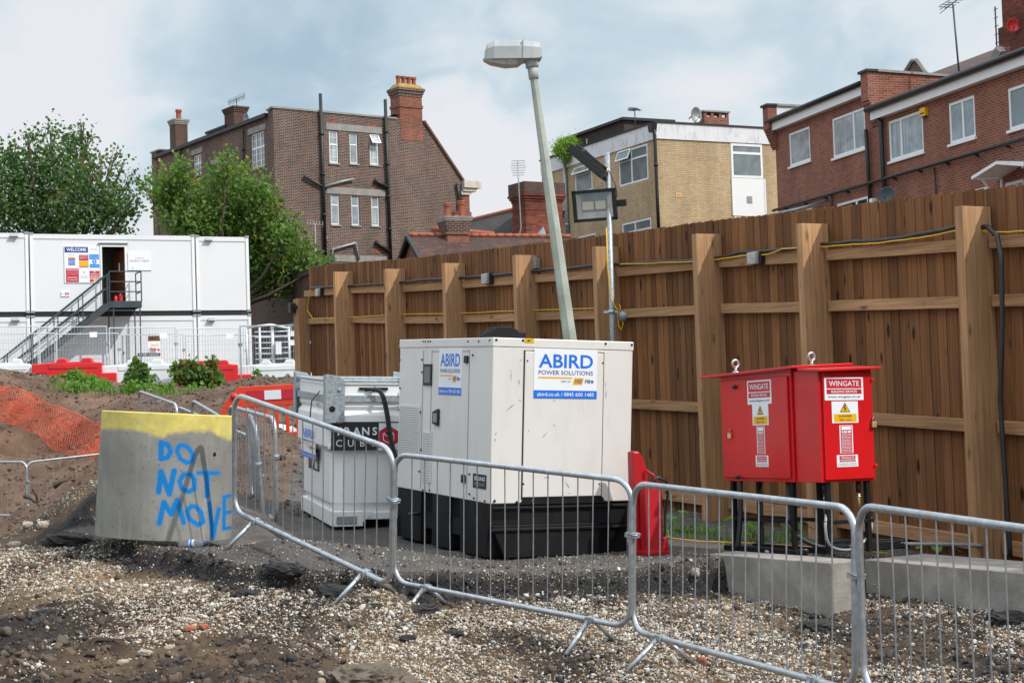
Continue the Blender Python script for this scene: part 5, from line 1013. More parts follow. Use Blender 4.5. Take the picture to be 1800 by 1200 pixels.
m.box(XL-.05, -.55, -.18, .25, zE-.02, zE+.16, 'black', SIDE); m.build('coping', bb)
m = MB(); a = Vector((p2[0], -.06, p2[1]+.38)); b = Vector((WX+.1, -.06, p3[1]-.02)); m.tube([a, b], .07, 'timber_brown', 4, sm=0); m.build('bargeboard', bb)
m = MB(); m.box(XL-.35, XL+.35, -.05, .4, 0, zE+.35, 'brown_brick', SIDE); m.box(XL-.45, XL+.75, -.1, .5, zE+.35, zE+.43, 'stone', SIDE); m.build('end_pier', bb)
for q in ((573,219,671,229,.04), (574,330,677,340,.04), (588,449,680,457,.04)):
    x0, z0 = bf.uv(q[0], (q[1]+q[3])/2); x1, z1 = bf.uv(q[2], (q[1]+q[3])/2+5); m = MB(); m.box(x0, x1, -.03, .03, (z0+z1)/2-.15, (z0+z1)/2+.18, 'stone'); m.build('lintel', bb)
for q in ((436,222,467,233),(337,262,356,271),(371,279,391,288)): x0, x1, z0, z1 = bs.rect(*q); m = MB(); m.box(x0, x1, -.03, .03, z0, z1, 'stone', SIDE); m.build('lintel', bb)
for q in ((582,212,590,220),(652,218,660,226),(657,323,663,331),(586,324,592,328),(659,437,666,445)): x0, x1, z0, z1 = bf.rect(*q); m = MB(); m.box(x0, x1, -.02, .02, z0, z1, 'tile_red'); m.build('air_brick', bb)
for i, o in enumerate(fo):
    h = o[3]-o[2]
    if i in (0, 2): window(bb, None, o, (1,), (.58, .42), 'glass_net', 1, .07, sill='stone', openc=(o[0]+.02, o[1]-.0, o[3]-h*.36, o[3], -32) if i == 2 else None, label='narrow lattice window with its top light propped open' if i == 2 else None)
    else: window(bb, None, o, (1,), (.62, .38), 'glass_grey' if i in (1, 4) else 'glass_net', 0, .06, sill='stone')
for i, o in enumerate(sop): window(bb, SIDE, o, (1, 1, 1) if i == 0 else (1, 1), (1, .75), 'glass', 1, .07, sill='stone')
pipe(bb, bf, None, [(563,165),(572,449)], .085, 'black'); pipe(bb, bf, None, [(677,175),(687,460)], .085, 'black'); pipe(bb, bf, None, [(534,310),(565,327),(569,328)], .065, 'black'); pipe(bb, bf, None, [(570,328),(606,318),(622,315)], .06, 'grey_metal')
pipe(bb, bf, None, [(658,317),(682,330)], .10, 'black'); pipe(bb, bf, None, [(660,425),(684,442)], .10, 'black'); pipe(bb, bf, None, [(585,460),(585,438),(625,427),(631,457)], .07, 'grey_metal')
pipe(bb, bs, SIDE, [(427,227),(428,300),(428,330)], .06, 'black'); pipe(bb, bs, SIDE, [(316,262),(316,300)], .06, 'black'); pipe(bb, bs, SIDE, [(281,367),(420,365)], .09, 'render_white', name='gutter_pipe')
q = bf.uv(714, 215); CTm = Matrix.Translation((q[0], .75, 0)); h0 = bf.uv(714, 150)[1]
CTm = CTm @ Matrix.Translation((.30, -.32, 0)); m = MB(); m.box(-.65, .65, -.45, .45, q[1]-.9, h0-.55, 'orange_brick', CTm)
for k in range(3): m.box(-.68-.05*k, .68+.05*k, -.48-.05*k, .48+.05*k, h0-.55+.14*k, h0-.55+.14*(k+1)-.002, 'brown_brick', CTm)
m.box(-.69, .69, -.49, .49, q[1]+.75, q[1]+.9, 'orange_brick', CTm); ch = m.build('chimney', bb); ch['label'] = 'wide orange brick chimney stack with mossy cap and four pots'
m = MB(); m.hexa([(-.74,-.55,0),(.74,-.55,0),(.74,.55,0),(-.74,.55,0)], [(-.56,-.3,.24),(.56,-.3,.24),(.56,.3,.24),(-.56,.3,.24)], 'moss', CTm @ Matrix.Translation((0, 0, h0-.13))); m.build('mossy_cap', ch)
for k in range(4): pot(ch, CTm @ Matrix.Translation((-.45+.30*k, -.05, h0)), .125, .52)
for (px, y0, y1, w, mt, npot) in ((315, 211, 268, .78, 'dark_brick', 1), (415, 190, 232, 1.15, 'dark_brick', 0)):
    x, z = bs.uv(px, y1, .8); _, z1 = bs.uv(px, y0, .8); Tc = SIDE @ Matrix.Translation((x, .8, z-.4)); ch = chim(bb, Tc, w, .7, z1-z+.4, mt, .28, 'small dark brick chimney on the left side of the tall brown building', 'stone' if npot == 1 else None, .10)
    if npot: pot(ch, Tc @ Matrix.Translation((.05, 0, z1-z+.38)), .16, .58)
x, z = bs.uv(416, 189, .8); aerial(bb, SIDE @ Matrix.Translation((x, .8, z-.05)), .52, .02, 14, 1.9)
x, z = bs.uv(437, 210, .3); dish(bb, SIDE @ Matrix.Translation((x, .3, z)), .30, 'galv_dull')
x0, x1, z0, z1 = bs.rect(367, 226, 398, 241, .5); m = MB(); m.box(x0, x1, .5, 1.6, z0-.2, z1-.12, 'render_white', SIDE); m.box(x0-.15, x1+.15, .35, 1.7, z1-.12, z1, 'slate', SIDE); m.build('dormer', bb)
# moulded cornice and orange pier at the front corner
x0, z0 = bf.uv(803, 335); x1, z1 = bf.uv(843, 320); m = MB(); m.box(WX-.02, x1-.05, -.25, 1.0, z0+.16, z1, 'cornice'); m.box(WX-.02, x1-.30, -.15, .9, z0-.02, z0+.16, 'cornice'); m.box(WX-.1, x1-.6, -.08, .8, z0-.2, z0-.02, 'cornice'); m.build('cornice', bb)
x0, x1, z0, z1 = bf.rect(809, 340, 827, 470); m = MB(); m.box(x0, x1, .0, .8, 0, z1+.1, 'orange_brick'); m.box(x0-.06, x1+.06, -.06, .86, z1-1.2, z1-.95, 'orange_brick'); m.build('corner_pier', bb)
x, z = bf.uv(807, 330); pipe(bb, bf, None, [(803,322),(807,345),(808,460)], .07, 'black')
_o = at(556, 470, 66); aer = root('roof_aerial', 'thin leaning television aerial in front of the left black soil pipe', 'aerial', Matrix.Translation((_o.x, _o.y, GZ))); hz_ = at(556, 392, 66).z-GZ; aerial(aer, Matrix.Rotation(R_(50), 4, 'Z'), hz_, .02, 6, .9, 'antenna', 'grey_metal')

# ================================================== low tiled house and its chimney in front
hy = 56; g0 = at(724, 414, hy); hT = YAW(Vector((g0.x, g0.y, GZ)), R_(22)); ho = root('tiled_roof_house', 'low house with dark tiled roof, red ridge tiles and brick gable just above the fence', 'house', hT); hf = Fr(hT)
zr = g0.z-GZ; hw = 2.4; zs_ = zr-1.75; LX = 6.6
m = MB(); m.add([(0,-hw,0),(0,hw,0),(0,hw,zs_),(0,0,zr-.12),(0,-hw,zs_)], [(4,3,2,1,0)], 'red_brick'); m.add([(0,-hw+.02,0),(LX,-hw+.02,0),(LX,-hw+.02,zs_),(0,-hw+.02,zs_)], [(0,1,2,3)], 'red_brick'); m.add([(0,hw,0),(0,hw,zs_),(LX,hw,zs_),(LX,hw,0)], [(0,1,2,3)], 'red_brick'); m.build('wall', ho)
def slope(m, x0, x1, y0, z0, y1, z1, mt, T=None, t=.06):   # roof plane whose texture rows run along the eaves
    b = len(m.v); L1 = math.hypot(y1-y0, z1-z0); m.add([(x0,y0,z0),(x1,y0,z0),(x1,y1,z1),(x0,y1,z1)], [(0,1,2,3)] if y1 > y0 else [(3,2,1,0)], mt, T)
    for i, (u, v) in enumerate(((x0, 0), (x1, 0), (x1, L1), (x0, L1))): m.p[b+i] = Vector((u, 0, v))
m = MB(); slope(m, -.15, LX, -hw-.25, zs_-.18, 0, zr, 'roof_tile'); slope(m, -.15, LX, hw+.25, zs_-.18, 0, zr, 'roof_tile'); m.build('roof', ho)
m = MB(); 
for k in range(int(LX/.34)): m.tube([(-.12+k*.34, 0, zr+.02), (-.12+k*.34+.33, 0, zr+.03+.004*(k % 3))], .085, 'terracotta', 8)
m.build('ridge_tiles', ho)
m = MB(); m.tube([(-.17, 0, zr-.03), (-.17, -hw-.28, zs_-.22)], .09, 'black', 4, sm=0); m.tube([(-.17, 0, zr-.03), (-.17, hw+.28, zs_-.22)], .09, 'black', 4, sm=0); m.build('bargeboard', ho)
x, z = hf.uv(800, 424, 0); _, zc1 = hf.uv(800, 378, 0); Tc = Matrix.Translation((x, 0, 0))
m = MB(); m.box(-.42, .42, -.35, .35, z-.5, z+.22, 'red_brick', Tc); m.box(-.47, .47, -.4, .4, z+.22, z+.28, 'red_brick', Tc)
for k in range(8): f = .38+.018*k; m.box(-f-.04, f+.04, -f, f, z+.28+.075*k, z+.28+.075*(k+1)-.002, 'brown_brick' if k < 6 else 'stone', Tc)
ch = m.build('chimney', ho); ch['label'] = 'stepped brick chimney with three terracotta pots on the tiled ridge'; zt2 = z+.28+.6
for dx, r_, h_ in ((-.27, .13, .52), (.05, .14, .20), (.28, .13, .62)): pot(ch, Tc @ Matrix.Translation((dx, 0, zt2)), r_, h_)
m = MB(); m.hexa([(-.62,-.75,z-.57),(.58,-.75,z-.57),(.45,0,z-.0),(-.5,0,z-.0)], [(-.60,-.74,z-.53),(.56,-.74,z-.53),(.45,0,z+.06),(-.5,0,z+.06)], 'lead', Tc); m.build('lead_flashing', ch)

# ================================================== slate roofed house behind with tall red chimney
h2 = at(821, 389, 66); T2h = YAW(Vector((h2.x, h2.y, GZ)), R_(-52)); hs = root('slate_roof_house', 'slate roofed house with tall red brick chimney between the brown and yellow buildings', 'house', T2h)
sf = Fr(T2h); A1 = at(821, 389, 66); A2 = at(915, 368, 61.5); A3 = at(975, 440, 59); A4 = at(760, 440, 64); A5 = at(821, 389, 66); I2 = T2h.inverted()
m = MB(); qq = [I2 @ at(805, 393, 66.5), I2 @ at(930, 362, 62), I2 @ at(985, 470, 58.5), I2 @ at(770, 470, 63)]; m.add([qq[3], qq[2], qq[1], qq[0]], [(0,1,2,3)], 'slate'); bk = [I2 @ (at(805, 393, 66.5)+Vector((3, 6, -3))), I2 @ (at(930, 362, 62)+Vector((3, 6, -3)))]; m.add([qq[0], qq[1], bk[1], bk[0]], [(0,1,2,3)], 'slate'); m.build('roof', hs)
m = MB(); m.tube([qq[0], qq[1]], .10, 'brick_lump', 6); m.tube([I2 @ at(760, 403, 61.0), I2 @ at(868, 412, 60.0)], .12, 'terracotta', 6); m.build('ridge_tiles', hs)
m = MB(); a_, b_, c_, d_ = [I2 @ at(*q) for q in ((745, 424, 60.6), (760, 402, 61), (868, 411, 60), (900, 450, 58.5))]; m.add([a_, d_, c_, b_], [(0,1,2,3)], 'roof_tile'); m.build('lower_roof', hs)
cb = at(926, 425, 60); Tcc = I2 @ YAW(Vector((cb.x, cb.y, 0)), R_(30)); ztop = at(926, 319, 60).z; m = MB(); zb_ = GZ
m.box(0, 1.7, 0, 1.05, zb_, ztop-.75, 'chimney_brick', Tcc)
for k in range(3): m.box(-.05*k-.03, 1.75+.05*k, -.05*k-.03, 1.08+.05*k, ztop-.75+.1*k, ztop-.75+.1*(k+1)-.003, 'chimney_brick', Tcc)
m.box(-.02, 1.72, -.02, 1.07, ztop-1.1, ztop-.95, 'chimney_brick', Tcc); m.box(-.10, 1.8, -.10, 1.15, ztop-.45, ztop, 'dark_brick', Tcc); ch = m.build('chimney', hs); ch['label'] = 'tall red and black brick chimney with dark cap'
m = MB(); p = [I2 @ at(*q) for q in ((934,424,59.6),(955,398,59.4),(968,430,58.9),(940,440,59.2))]; m.add(p, [(3,2,1,0)], 'lead'); m.build('lead_flashing', hs)
ab = at(917, 430, 59.6); ta = at(911, 283, 59.6); m = MB(); p = [I2 @ at(*q) for q in ((910,284,59.6),(912,330,59.6),(915,385,59.6),(916,400,59.6),(911,420,59.6),(917,433,59.6))]; m.tube(p, .025, 'grey_metal', 6)
for k in range(7): c_ = at(911, 283+k*4.2, 59.6); wdt = .30-.02*abs(k-2); m.tube([I2 @ (c_-Vector((wdt,0,0))), I2 @ (c_+Vector((wdt,0,0)))], .010, 'dark_steel', 5)
m.build('tv_aerial', ch)

# ================================================== yellow brick block
yb_, yf, ys = building('yellow_brick_building', 'flat roofed yellow brick building with a stained white parapet band', 1153, 215, 62, 26)
zt = yf.uv(1153, 216)[1]; zbn = yf.uv(1155, 244)[1]; YX = yf.uv(1375, 300)[0]; YL = ys.uv(953, 330)[0]
fo = [yf.rect(1285,253,1340,313), yf.rect(1291,382,1347,400)]; fo[0] = (fo[0][0], fo[0][1], fo[0][2], zbn-.03); pn = yf.rect(1287, 314, 1345, 380)
so_ = [ys.rect(*q) for q in ((1088,260,1139,322),(1011,292,1041,338),(1094,388,1145,420),(1016,413,1047,432),(962,372,992,392))]
m = MB(); wall(m, 0, YX, zbn, fo, 'yellow_brick', rev=.08); wall(m, YL, 0, zbn, so_, 'yellow_brick', SIDE, rev=.08); m.add([(YX,0,0),(YX,9,0),(YX,9,zt),(YX,0,zt)], [(0,1,2,3)], 'yellow_brick'); m.add([(0,-YL,0),(0,-YL,zt),(YX,-YL,zt),(YX,-YL,0)], [(0,1,2,3)], 'yellow_brick'); m.build('wall', yb_)
m = MB(); m.box(-.05, YX+.05, -.05, .2, zbn, zt, 'render_white'); m.box(YL, -.051, -.05, .2, zbn, zt-.001, 'render_white', SIDE); m.build('parapet_band', yb_)
m = MB(); m.box(-.09, YX+.1, -.09, .24, zt, zt+.07, 'black'); m.box(YL-.05, -.091, -.09, .24, zt, zt+.071, 'black', SIDE); m.box(.2, YX-.1, .24, -YL-.1, zt-.1, zt-.05, 'slate'); m.build('roof_edge', yb_)
window(yb_, None, fo[0], (1,), (1, .38), 'glass', 0, .10, y=-.02); window(yb_, None, fo[1], (1,), (1,), 'glass_dark', 0, .12, y=-.02)
m = MB(); m.box(pn[0]-.02, pn[1]+.02, -.03, .02, pn[2], pn[3], 'upvc'); m.box(pn[0]-.02, pn[0]+.05, -.05, -.03, pn[2], pn[3], 'upvc'); m.box(pn[1]-.05, pn[1]+.02, -.05, -.03, pn[2], pn[3], 'upvc'); pl_ = m.build('white_panel', yb_)
x0, x1, z0, z1 = yf.rect(1313, 345, 1322, 357, -.03); m = MB(); m.box(x0, x1, -.05, -.03, z0, z1, 'grey_metal'); m.build('vent', pl_)
for k in range(3): m = None
x0, x1, z0, z1 = yf.rect(1188, 339, 1198, 347); m = MB(); m.box(x0, x1, -.015, .01, z0, z1, 'peach'); m.box(x0+.04, x1-.04, -.018, -.015, z0+.04, z1-.04, 'yellow_brick'); m.build('air_brick', yb_)
o = so_[0]; h = o[3]-o[2]; window(yb_, SIDE, o, (1, 1.25), (1, .45), 'glass', 0, .07, y=.0, openc=(o[0], o[0]+(o[1]-o[0])*.45, o[2]+h*.69, o[3], -22), label='two light window with its small top casement open')
o = so_[1]; h = o[3]-o[2]; window(yb_, SIDE, o, (1,), (1, .4), 'glass_grey', 0, .07, y=.0, openc=(o[0], o[1], o[2]+h*.69, o[3], -30)); window(yb_, SIDE, so_[2], (1, 1.2), (1, 1.2), 'glass', 0, .07, y=0); window(yb_, SIDE, so_[3], (1,), (1,), 'glass', 0, .07, y=0)
o = so_[4]; window(yb_, SIDE, o, (1,), (1,), 'glass_dark', 0, .07, y=.0, openc=(o[0]-.1, o[1]+.1, o[2]-.1, o[3], -50))
pipe(yb_, ys, SIDE, [(1149,218),(1151,240),(1155,340),(1159,420)], .07, 'black', y=-.1); m = MB(); x, z = ys.uv(1148, 222, -.1); m.prism([(x-.12,z-.25),(x+.12,z-.25),(x+.2,z+.1),(x-.2,z+.1)], -.25, -.02, 'black', SIDE); m.build('rain_hopper', yb_)
pipe(yb_, ys, SIDE, [(992,282),(995,350),(999,440)], .085, 'galv_dull', y=-.1)
x, z = ys.uv(988, 262, .7); x2, _ = ys.uv(1098, 240, .7); m = MB(); m.box(x, x2, .7, 3.0, zt, zt+.80, 'shed_wood', SIDE); m.box(x-.12, x2+.15, .55, 3.2, zt+.80, zt+.92, 'black', SIDE)
for k in range(4): m.box(x-.01, x2+.01, .69, .71, zt+.08+k*.15, zt+.095+k*.15, 'black', SIDE)
m.box(x+1.0, x+1.06, .66, .69, zt+.2, zt+.5, 'upvc', SIDE); m.box(x+2.4, x+2.46, .66, .69, zt+.3, zt+.55, 'upvc', SIDE); m.build('roof_shed', yb_)
x, z = ys.uv(1117, 228, .4); Ta = SIDE @ Matrix.Translation((x, 1.5, zt)) @ Matrix.Rotation(R_(20), 4, 'Y').inverted() if False else SIDE @ Matrix.Translation((x, .4, zt)); hh_ = ys.uv(1116, 190, .4)[1]-zt; m = MB(); m.tube([(0,0,0),(0,0,hh_)], .025, 'dark_steel', 6, Ta); m.tube([(-.32,0,hh_),(.42,0,hh_-.18)], .02, 'dark_steel', 5, Ta); m.box(-.34,-.06,-.14,.14,hh_-.06,hh_+.05,'grey_metal',Ta)
for k in range(6): m.tube([(-.02+.07*k,-.16,hh_-.0-.03*k),(-.02+.07*k,.16,hh_-.0-.03*k)], .01, 'dark_steel', 5, Ta)
m.build('tv_aerial', yb_)
x, z = yf.uv(1219, 203, .5); dish(yb_, Matrix.Translation((x, .5, z)) @ Matrix.Rotation(R_(18), 4, 'Z'), .34, 'grey_metal')
x0, x1, z0, z1 = yf.rect(1231, 198, 1274, 219, .9); m = MB(); m.box(x0, x1, .6, 1.3, z0-.2, z0+.26, 'red_brick'); w4 = (x1-x0)
for k in range(4): m.box(x0+w4*k/3-.07 if 0 < k < 3 else (x0 if k == 0 else x1-.13), x0+w4*k/3+.07 if 0 < k < 3 else (x0+.13 if k == 0 else x1), .6, .72, z0+.26, z1-.05, 'red_brick'); m.box(x0+w4*k/3-.07 if 0 < k < 3 else (x0 if k == 0 else x1-.13), x0+w4*k/3+.07 if 0 < k < 3 else (x0+.13 if k == 0 else x1), 1.18, 1.3, z0+.26, z1-.05, 'red_brick')
m.box(x0-.05, x1+.05, .55, 1.35, z1-.05, z1+.02, 'stone'); m.build('chimney', yb_)

# ================================================== red brick terrace
O = at(1365, 300, 55.7); O.z = GZ; RTm = YAW(O, R_(-73.7)); rf = Fr(RTm); rt = root('red_brick_terrace', 'long red brick terrace with white framed windows and black gutters, upper right', 'terrace', RTm)
u = lambda px, py, y=0: rf.uv(px, py, y)
x1e = u(2150, 200)[0]; xq = u(1531, 220)[0]; ztl = u(1440, 200)[1]; zl = (u(1360, 224)[1]+u(1510, 181)[1])/2; zr_ = (u(1540, 204)[1]+u(1798, 127)[1])/2
W5 = [(1387,228,1424,288), (1463,198,1521,270), (1562,203,1623,276), (1668,174,1714,248), (1772,146,1830,222), (1384,370,1429,388), (1471,351,1526,380), (1578,350,1629,372), (1676,334,1736,365), (1766,318,1800,352)]
def rr_(q):     # level window rectangle from the corners of a sloping picture of it
    xm = (q[0]+q[2])/2; ym = (q[1]+q[3])/2; a = u(q[0], ym)[0]; b = u(q[2], ym)[0]; return (a, b, u(xm, q[3]-0)[1], u(xm, q[1]+0)[1])
ro = [rr_(q) for q in W5]
m = MB(); wall(m, 0, xq, zl, [o for o in ro if o[1] < xq], 'red_brick', rev=.10); wall(m, xq, x1e, zr_, [o for o in ro if o[0] > xq], 'red_brick', rev=.10); m.add([(0,0,0),(0,0,zl),(0,9,zl),(0,9,0)], [(0,1,2,3)], 'red_brick'); m.build('wall', rt)
specs = [((1,), (1,), 'glass_net'), ((1.9, 1), (1,), 'glass_net'), ((1, 1.8), (1,), 'glass_net'), ((1.1, 1), (1,), 'glass_grey'), ((1,), (1,), 'glass'), ((1, 1), (1,), 'glass'), ((1.7, 1), (1,), 'glass_dark'), ((1, 1), (1,), 'glass_net'), ((1.2, 1), (1,), 'glass_grey'), ((1, 1), (1,), 'glass_grey')]
for o, (c_, r__, gl) in zip(ro, specs): window(rt, None, o, c_, r__, gl, 0, .085, y=.02, sill='upvc')
m = MB(); m.box(-.05, xq-.1, -.22, -.002, zl-.02, zl+.28, 'upvc'); m.box(xq+.35, x1e, -.22, -.002, zr_-.02, zr_+.26, 'upvc'); m.build('fascia', rt)
m = MB(); m.tube([(-.1, -.30, zl+.34), (xq-.1, -.30, zl+.34)], .09, 'black', 8); m.tube([(xq+.25, -.30, zr_+.33), (x1e, -.30, zr_+.33)], .10, 'black', 8); m.box(-.1, xq, -.25, 9, zl+.34, zl+.44, 'slate'); m.box(xq+.3, x1e, -.25, 9, zr_+.33, zr_+.43, 'slate'); m.build('gutter', rt)
for (pa, ya, yb2, xw, ytop, tl) in ((1352, 196, 268, .42, 188, (1420, 190)), (1522, 165, 228, .45, 129, (1683, 141))):
    x0 = u(1341 if pa < 1400 else 1514, ya, -.35)[0]; x1 = x0+xw; zt_ = u(1341 if pa < 1400 else 1513, ytop+2, -.35)[1]; zb2 = u(pa, yb2)[1]; m = MB(); zc = zb2+(zt_-zb2)*.52
    m.box(x0, x1, -.36, .0, zc, zt_, 'red_brick')
    for k in range(9): f = k/9; m.box(x0+.002, x1-.002, -.36*(f+.11), 0, zb2+(zc-zb2)*f, zb2+(zc-zb2)*(k+1)/9, 'red_brick')
    dep = 3.2 if pa < 1400 else 6.5; ze = zt_-.25*(1 if pa > 1400 else .3)
    m.add([(x1,0,zl-.4),(x1,dep,zl-.4),(x1,dep,ze),(x1,0,zt_)], [(0,1,2,3)], 'orange_brick' if pa > 1400 else 'render_white'); m.add([(x0,0,zl-.4),(x0,0,zt_),(x0,dep,ze),(x0,dep,zl-.4)], [(0,1,2,3)], 'red_brick'); m.add([(x0,dep,zl-.4),(x0,dep,ze),(x1,dep,ze),(x1,dep,zl-.4)], [(0,1,2,3)], 'red_brick')
    m.add([(x0-.05,-.42,zt_),(x1+.05,-.42,zt_),(x1+.05,dep,ze),(x0-.05,dep,ze)], [(0,1,2,3)], 'black'); m.box(x0-.06, x1+.06, -.43, .0, zt_, zt_+.08, 'black'); m.hexa([(x0-.06,0,zt_),(x1+.06,0,zt_),(x1+.06,dep,ze),(x0-.06,dep,ze)], [(x0-.06,0,zt_+.08),(x1+.06,0,zt_+.08),(x1+.06,dep,ze+.08),(x0-.06,dep,ze+.08)], 'stone')
    m.build('party_wall', rt)
pipe(rt, rf, None, [(1522,228),(1526,300),(1531,372)], .065, 'black', y=-.12); pipe(rt, rf, None, [(1535,197),(1540,208),(1548,216),(1552,300),(1557,368)], .075, 'black', y=-.13)
m = MB(); a = u(1361, 364, -.14); b = u(1830, 243, -.14); zz = (a[1]+b[1])/2; m.tube([(a[0]-.1, -.14, zz), (b[0]+2, -.14, zz)], .055, 'black', 8)
for k in range(12): x = a[0]+.8+k*1.5; m.box(x-.04, x+.04, -.12, 0, zz-.10, zz-.04, 'black')
m.build('long_pipe', rt); pipe(rt, rf, None, [(1642,295),(1646,350),(1647,362)], .03, 'black', y=-.08); pipe(rt, rf, None, [(1462,340),(1463,380)], .03, 'black', y=-.08)
x0, x1, z0, z1 = rf.rect(1622, 190, 1632, 205); m = MB(); m.box(x0, x1, -.12, 0, z0, z1, 'yellow'); m.box(x0+.05, x1-.05, -.13, -.12, z0+.07, z0+.11, 'ink'); m.box(x0+.08, x1-.08, -.09, -.02, z0-.05, z0, 'navy'); m.build('alarm_box', rt, bev=.01)
x, z = u(1563, 346, -.35); dish(rt, Matrix.Translation((x, -.4, z)) @ Matrix.Rotation(R_(35), 4, 'Z') @ Matrix.Rotation(R_(-20), 4, 'X'), .29, 'dark_steel')
m = MB()
for px, py in ((1655, 356), (1535, 354)): x, z = u(px, py, -.1); m.box(x-.09, x+.09, -.2, 0, z-.09, z+.09, 'upvc' if px < 1600 else 'black')
m.build('wall_light', rt, bev=.02)
# door canopy
xa_, za_ = u(1713, 316, -.75); xb_, zb2 = u(1757, 289, -.75); xc_ = xb_+(xb_-xa_); m = MB(); 
m.hexa([(xa_,-.85,za_),(xb_,-.85,zb2),(xb_,0,zb2),(xa_,0,za_)], [(xa_,-.85,za_+.09),(xb_,-.85,zb2+.09),(xb_,0,zb2+.09),(xa_,0,za_+.09)], 'upvc'); m.hexa([(xb_,-.85,zb2),(xc_,-.85,za_),(xc_,0,za_),(xb_,0,zb2)], [(xb_,-.85,zb2+.09),(xc_,-.85,za_+.09),(xc_,0,za_+.09),(xb_,0,zb2+.09)], 'upvc')
for xk in (xa_+.2, xc_-.2): m.tube([(xk, -.70, za_+.05), (xk, -.03, za_-.75)], .035, 'upvc', 4, sm=0); m.box(xk-.03, xk+.03, -.06, 0, za_-.8, za_+.05, 'upvc'); m.box(xk-.03, xk+.03, -.75, 0, za_-.02, za_+.04, 'upvc')
m.build('door_canopy', rt)
xa_, za_ = u(1337, 385, -1.2); xb_, zb2 = u(1430, 360, -.6); m = MB(); m.hexa([(xa_,-1.4,za_),(xb_,-1.4,zb2-.2),(xb_,-.3,zb2),(xa_,-.3,za_+.2)], [(xa_,-1.4,za_+.03),(xb_,-1.4,zb2-.17),(xb_,-.3,zb2+.03),(xa_,-.3,za_+.23)], 'glass_grey')
for k in range(5): x = xa_+(xb_-xa_)*k/4; m.tube([(x, -1.4, za_+(zb2-.2-za_)*k/4), (x, -.05, za_+.35+(zb2-.2-za_)*k/4)], .03, 'galv_dull', 6)
m.build('glass_awning', rt)
# roofs, chimney and aerial standing behind the gutter line
def pbk(px, py, y): x, z = u(px, py, y); return (x, y, z)
m = MB(); R1 = [pbk(1612,150,5.0), pbk(1900,60,5.0), pbk(1900,30,8.5), pbk(1628,132,8.5)]; m.add(R1, [(0,1,2,3)], 'roof_tile')
m.add([pbk(1628,133,8.5), pbk(1760,92,8.5), pbk(1760,140,6.0), pbk(1640,150,6.0)], [(3,2,1,0)], 'slate'); m.build('rear_roof', rt)
m = MB(); g_ = [pbk(1586,137,8.4), pbk(1630,137,8.4), pbk(1627,128,8.4), pbk(1610,108,8.4), pbk(1600,112,8.4)]; m.add(g_, [(0,1,2,3,4)], 'brown_brick'); m.tube([pbk(1586,134,8.35), pbk(1603,107,8.35), pbk(1612,106,8.35), pbk(1629,130,8.35)], .09, 'stone', 5, sm=0); m.build('rear_gable', rt)
m = MB(); a = pbk(1744,128,4.5); b = pbk(1760,86,4.5); m.tube([a, b], .22, 'stone', 5, sm=0); m.add([pbk(1744,128,4.6), pbk(1775,120,4.6), pbk(1775,80,4.6), pbk(1760,88,4.6)], [(0,1,2,3)], 'orange_brick'); m.build('parapet', rt)
cx0, cz0 = u(1757, 112, 5.2); cx1, _ = u(1830, 90, 5.2); ctop = u(1755, -40, 5.2)[1]; m = MB(); m.box(cx0, cx1, 5.2, 6.4, cz0-2, ctop-1.7, 'chimney_brick'); m.box(cx0+.12, cx1-.12, 5.3, 6.3, ctop-1.7, ctop, 'chimney_brick'); ch = m.build('chimney', rt); ch['label'] = 'big dark red chimney cut off by the top right corner'
x, z = u(1781, 46, 5.1); dish(ch, Matrix.Translation((x, 5.1, z)) @ Matrix.Rotation(R_(60), 4, 'Z'), .22, 'red_plastic')
m = MB(); x, z = u(1749, 12, 5.0); 
_, zb3 = u(1749, 95, 5.0); m.tube([(x, 5, zb3), (x, 5, z)], .025, 'dark_steel', 6)
for k in range(6): m.tube([(x-.08, 5, z-.1-k*.28), (x+.14, 5, z-.1-k*.28)], .014, 'dark_steel', 5)
m.build('antenna', ch)
a = pbk(1687, 141, 2.2); b = pbk(1675, 8, 2.2); m = MB(); m.tube([a, b], .03, 'dark_steel', 8); bz = b[2]; m.tube([(b[0]-.45, 2.2, bz-.02), (b[0]+.45, 2.2, bz+.10)], .018, 'dark_steel', 5)
for k in range(5): xx = b[0]-.42+k*.2; m.tube([(xx, 2.2-.25, bz+.02+.025*k), (xx, 2.45, bz+.02+.025*k)], .012, 'dark_steel', 5)
for k in range(3): m.tube([(b[0]-.75, 2.2, bz-.1+.12*k), (b[0]-.1, 2.2, bz+.02+.08*k)], .012, 'dark_steel', 5)
m.build('tv_aerial', rt)
m = MB(); 
for px, py in ((1743, 118), (1765, 110)): q = pbk(px, py, 3.0); m.lathe([(.11, 0), (.11, .25), (.15, .28), (.14, .36), (0, .4)], 'grey_metal', 10, Matrix.Translation(Vector(q)-Vector((0, 0, .25))))
m.build('roof_vent', rt)
m = MB(); x, z = u(1385, 388, -3.0); m.lathe([(.02, 0), (.10, -.15), (.30, -.55), (.28, -.6), (0, -.6)], 'dark_steel', 8, Matrix.Translation((u(1327, 386, -3.2)[0], -3.2, u(1327, 384, -3.2)[1]))); m.tube([(u(1327, 386, -3.2)[0], -3.2, u(1327, 384, -3.2)[1]+.05), (u(1327, 386, -3.2)[0], -3.2, 0)], .03, 'dark_steel', 6); o = m.build('garden_parasol', None); o.matrix_world = RTm; tag(o, 'folded dark parasol tip just showing over the fence before the yellow building', 'parasol')

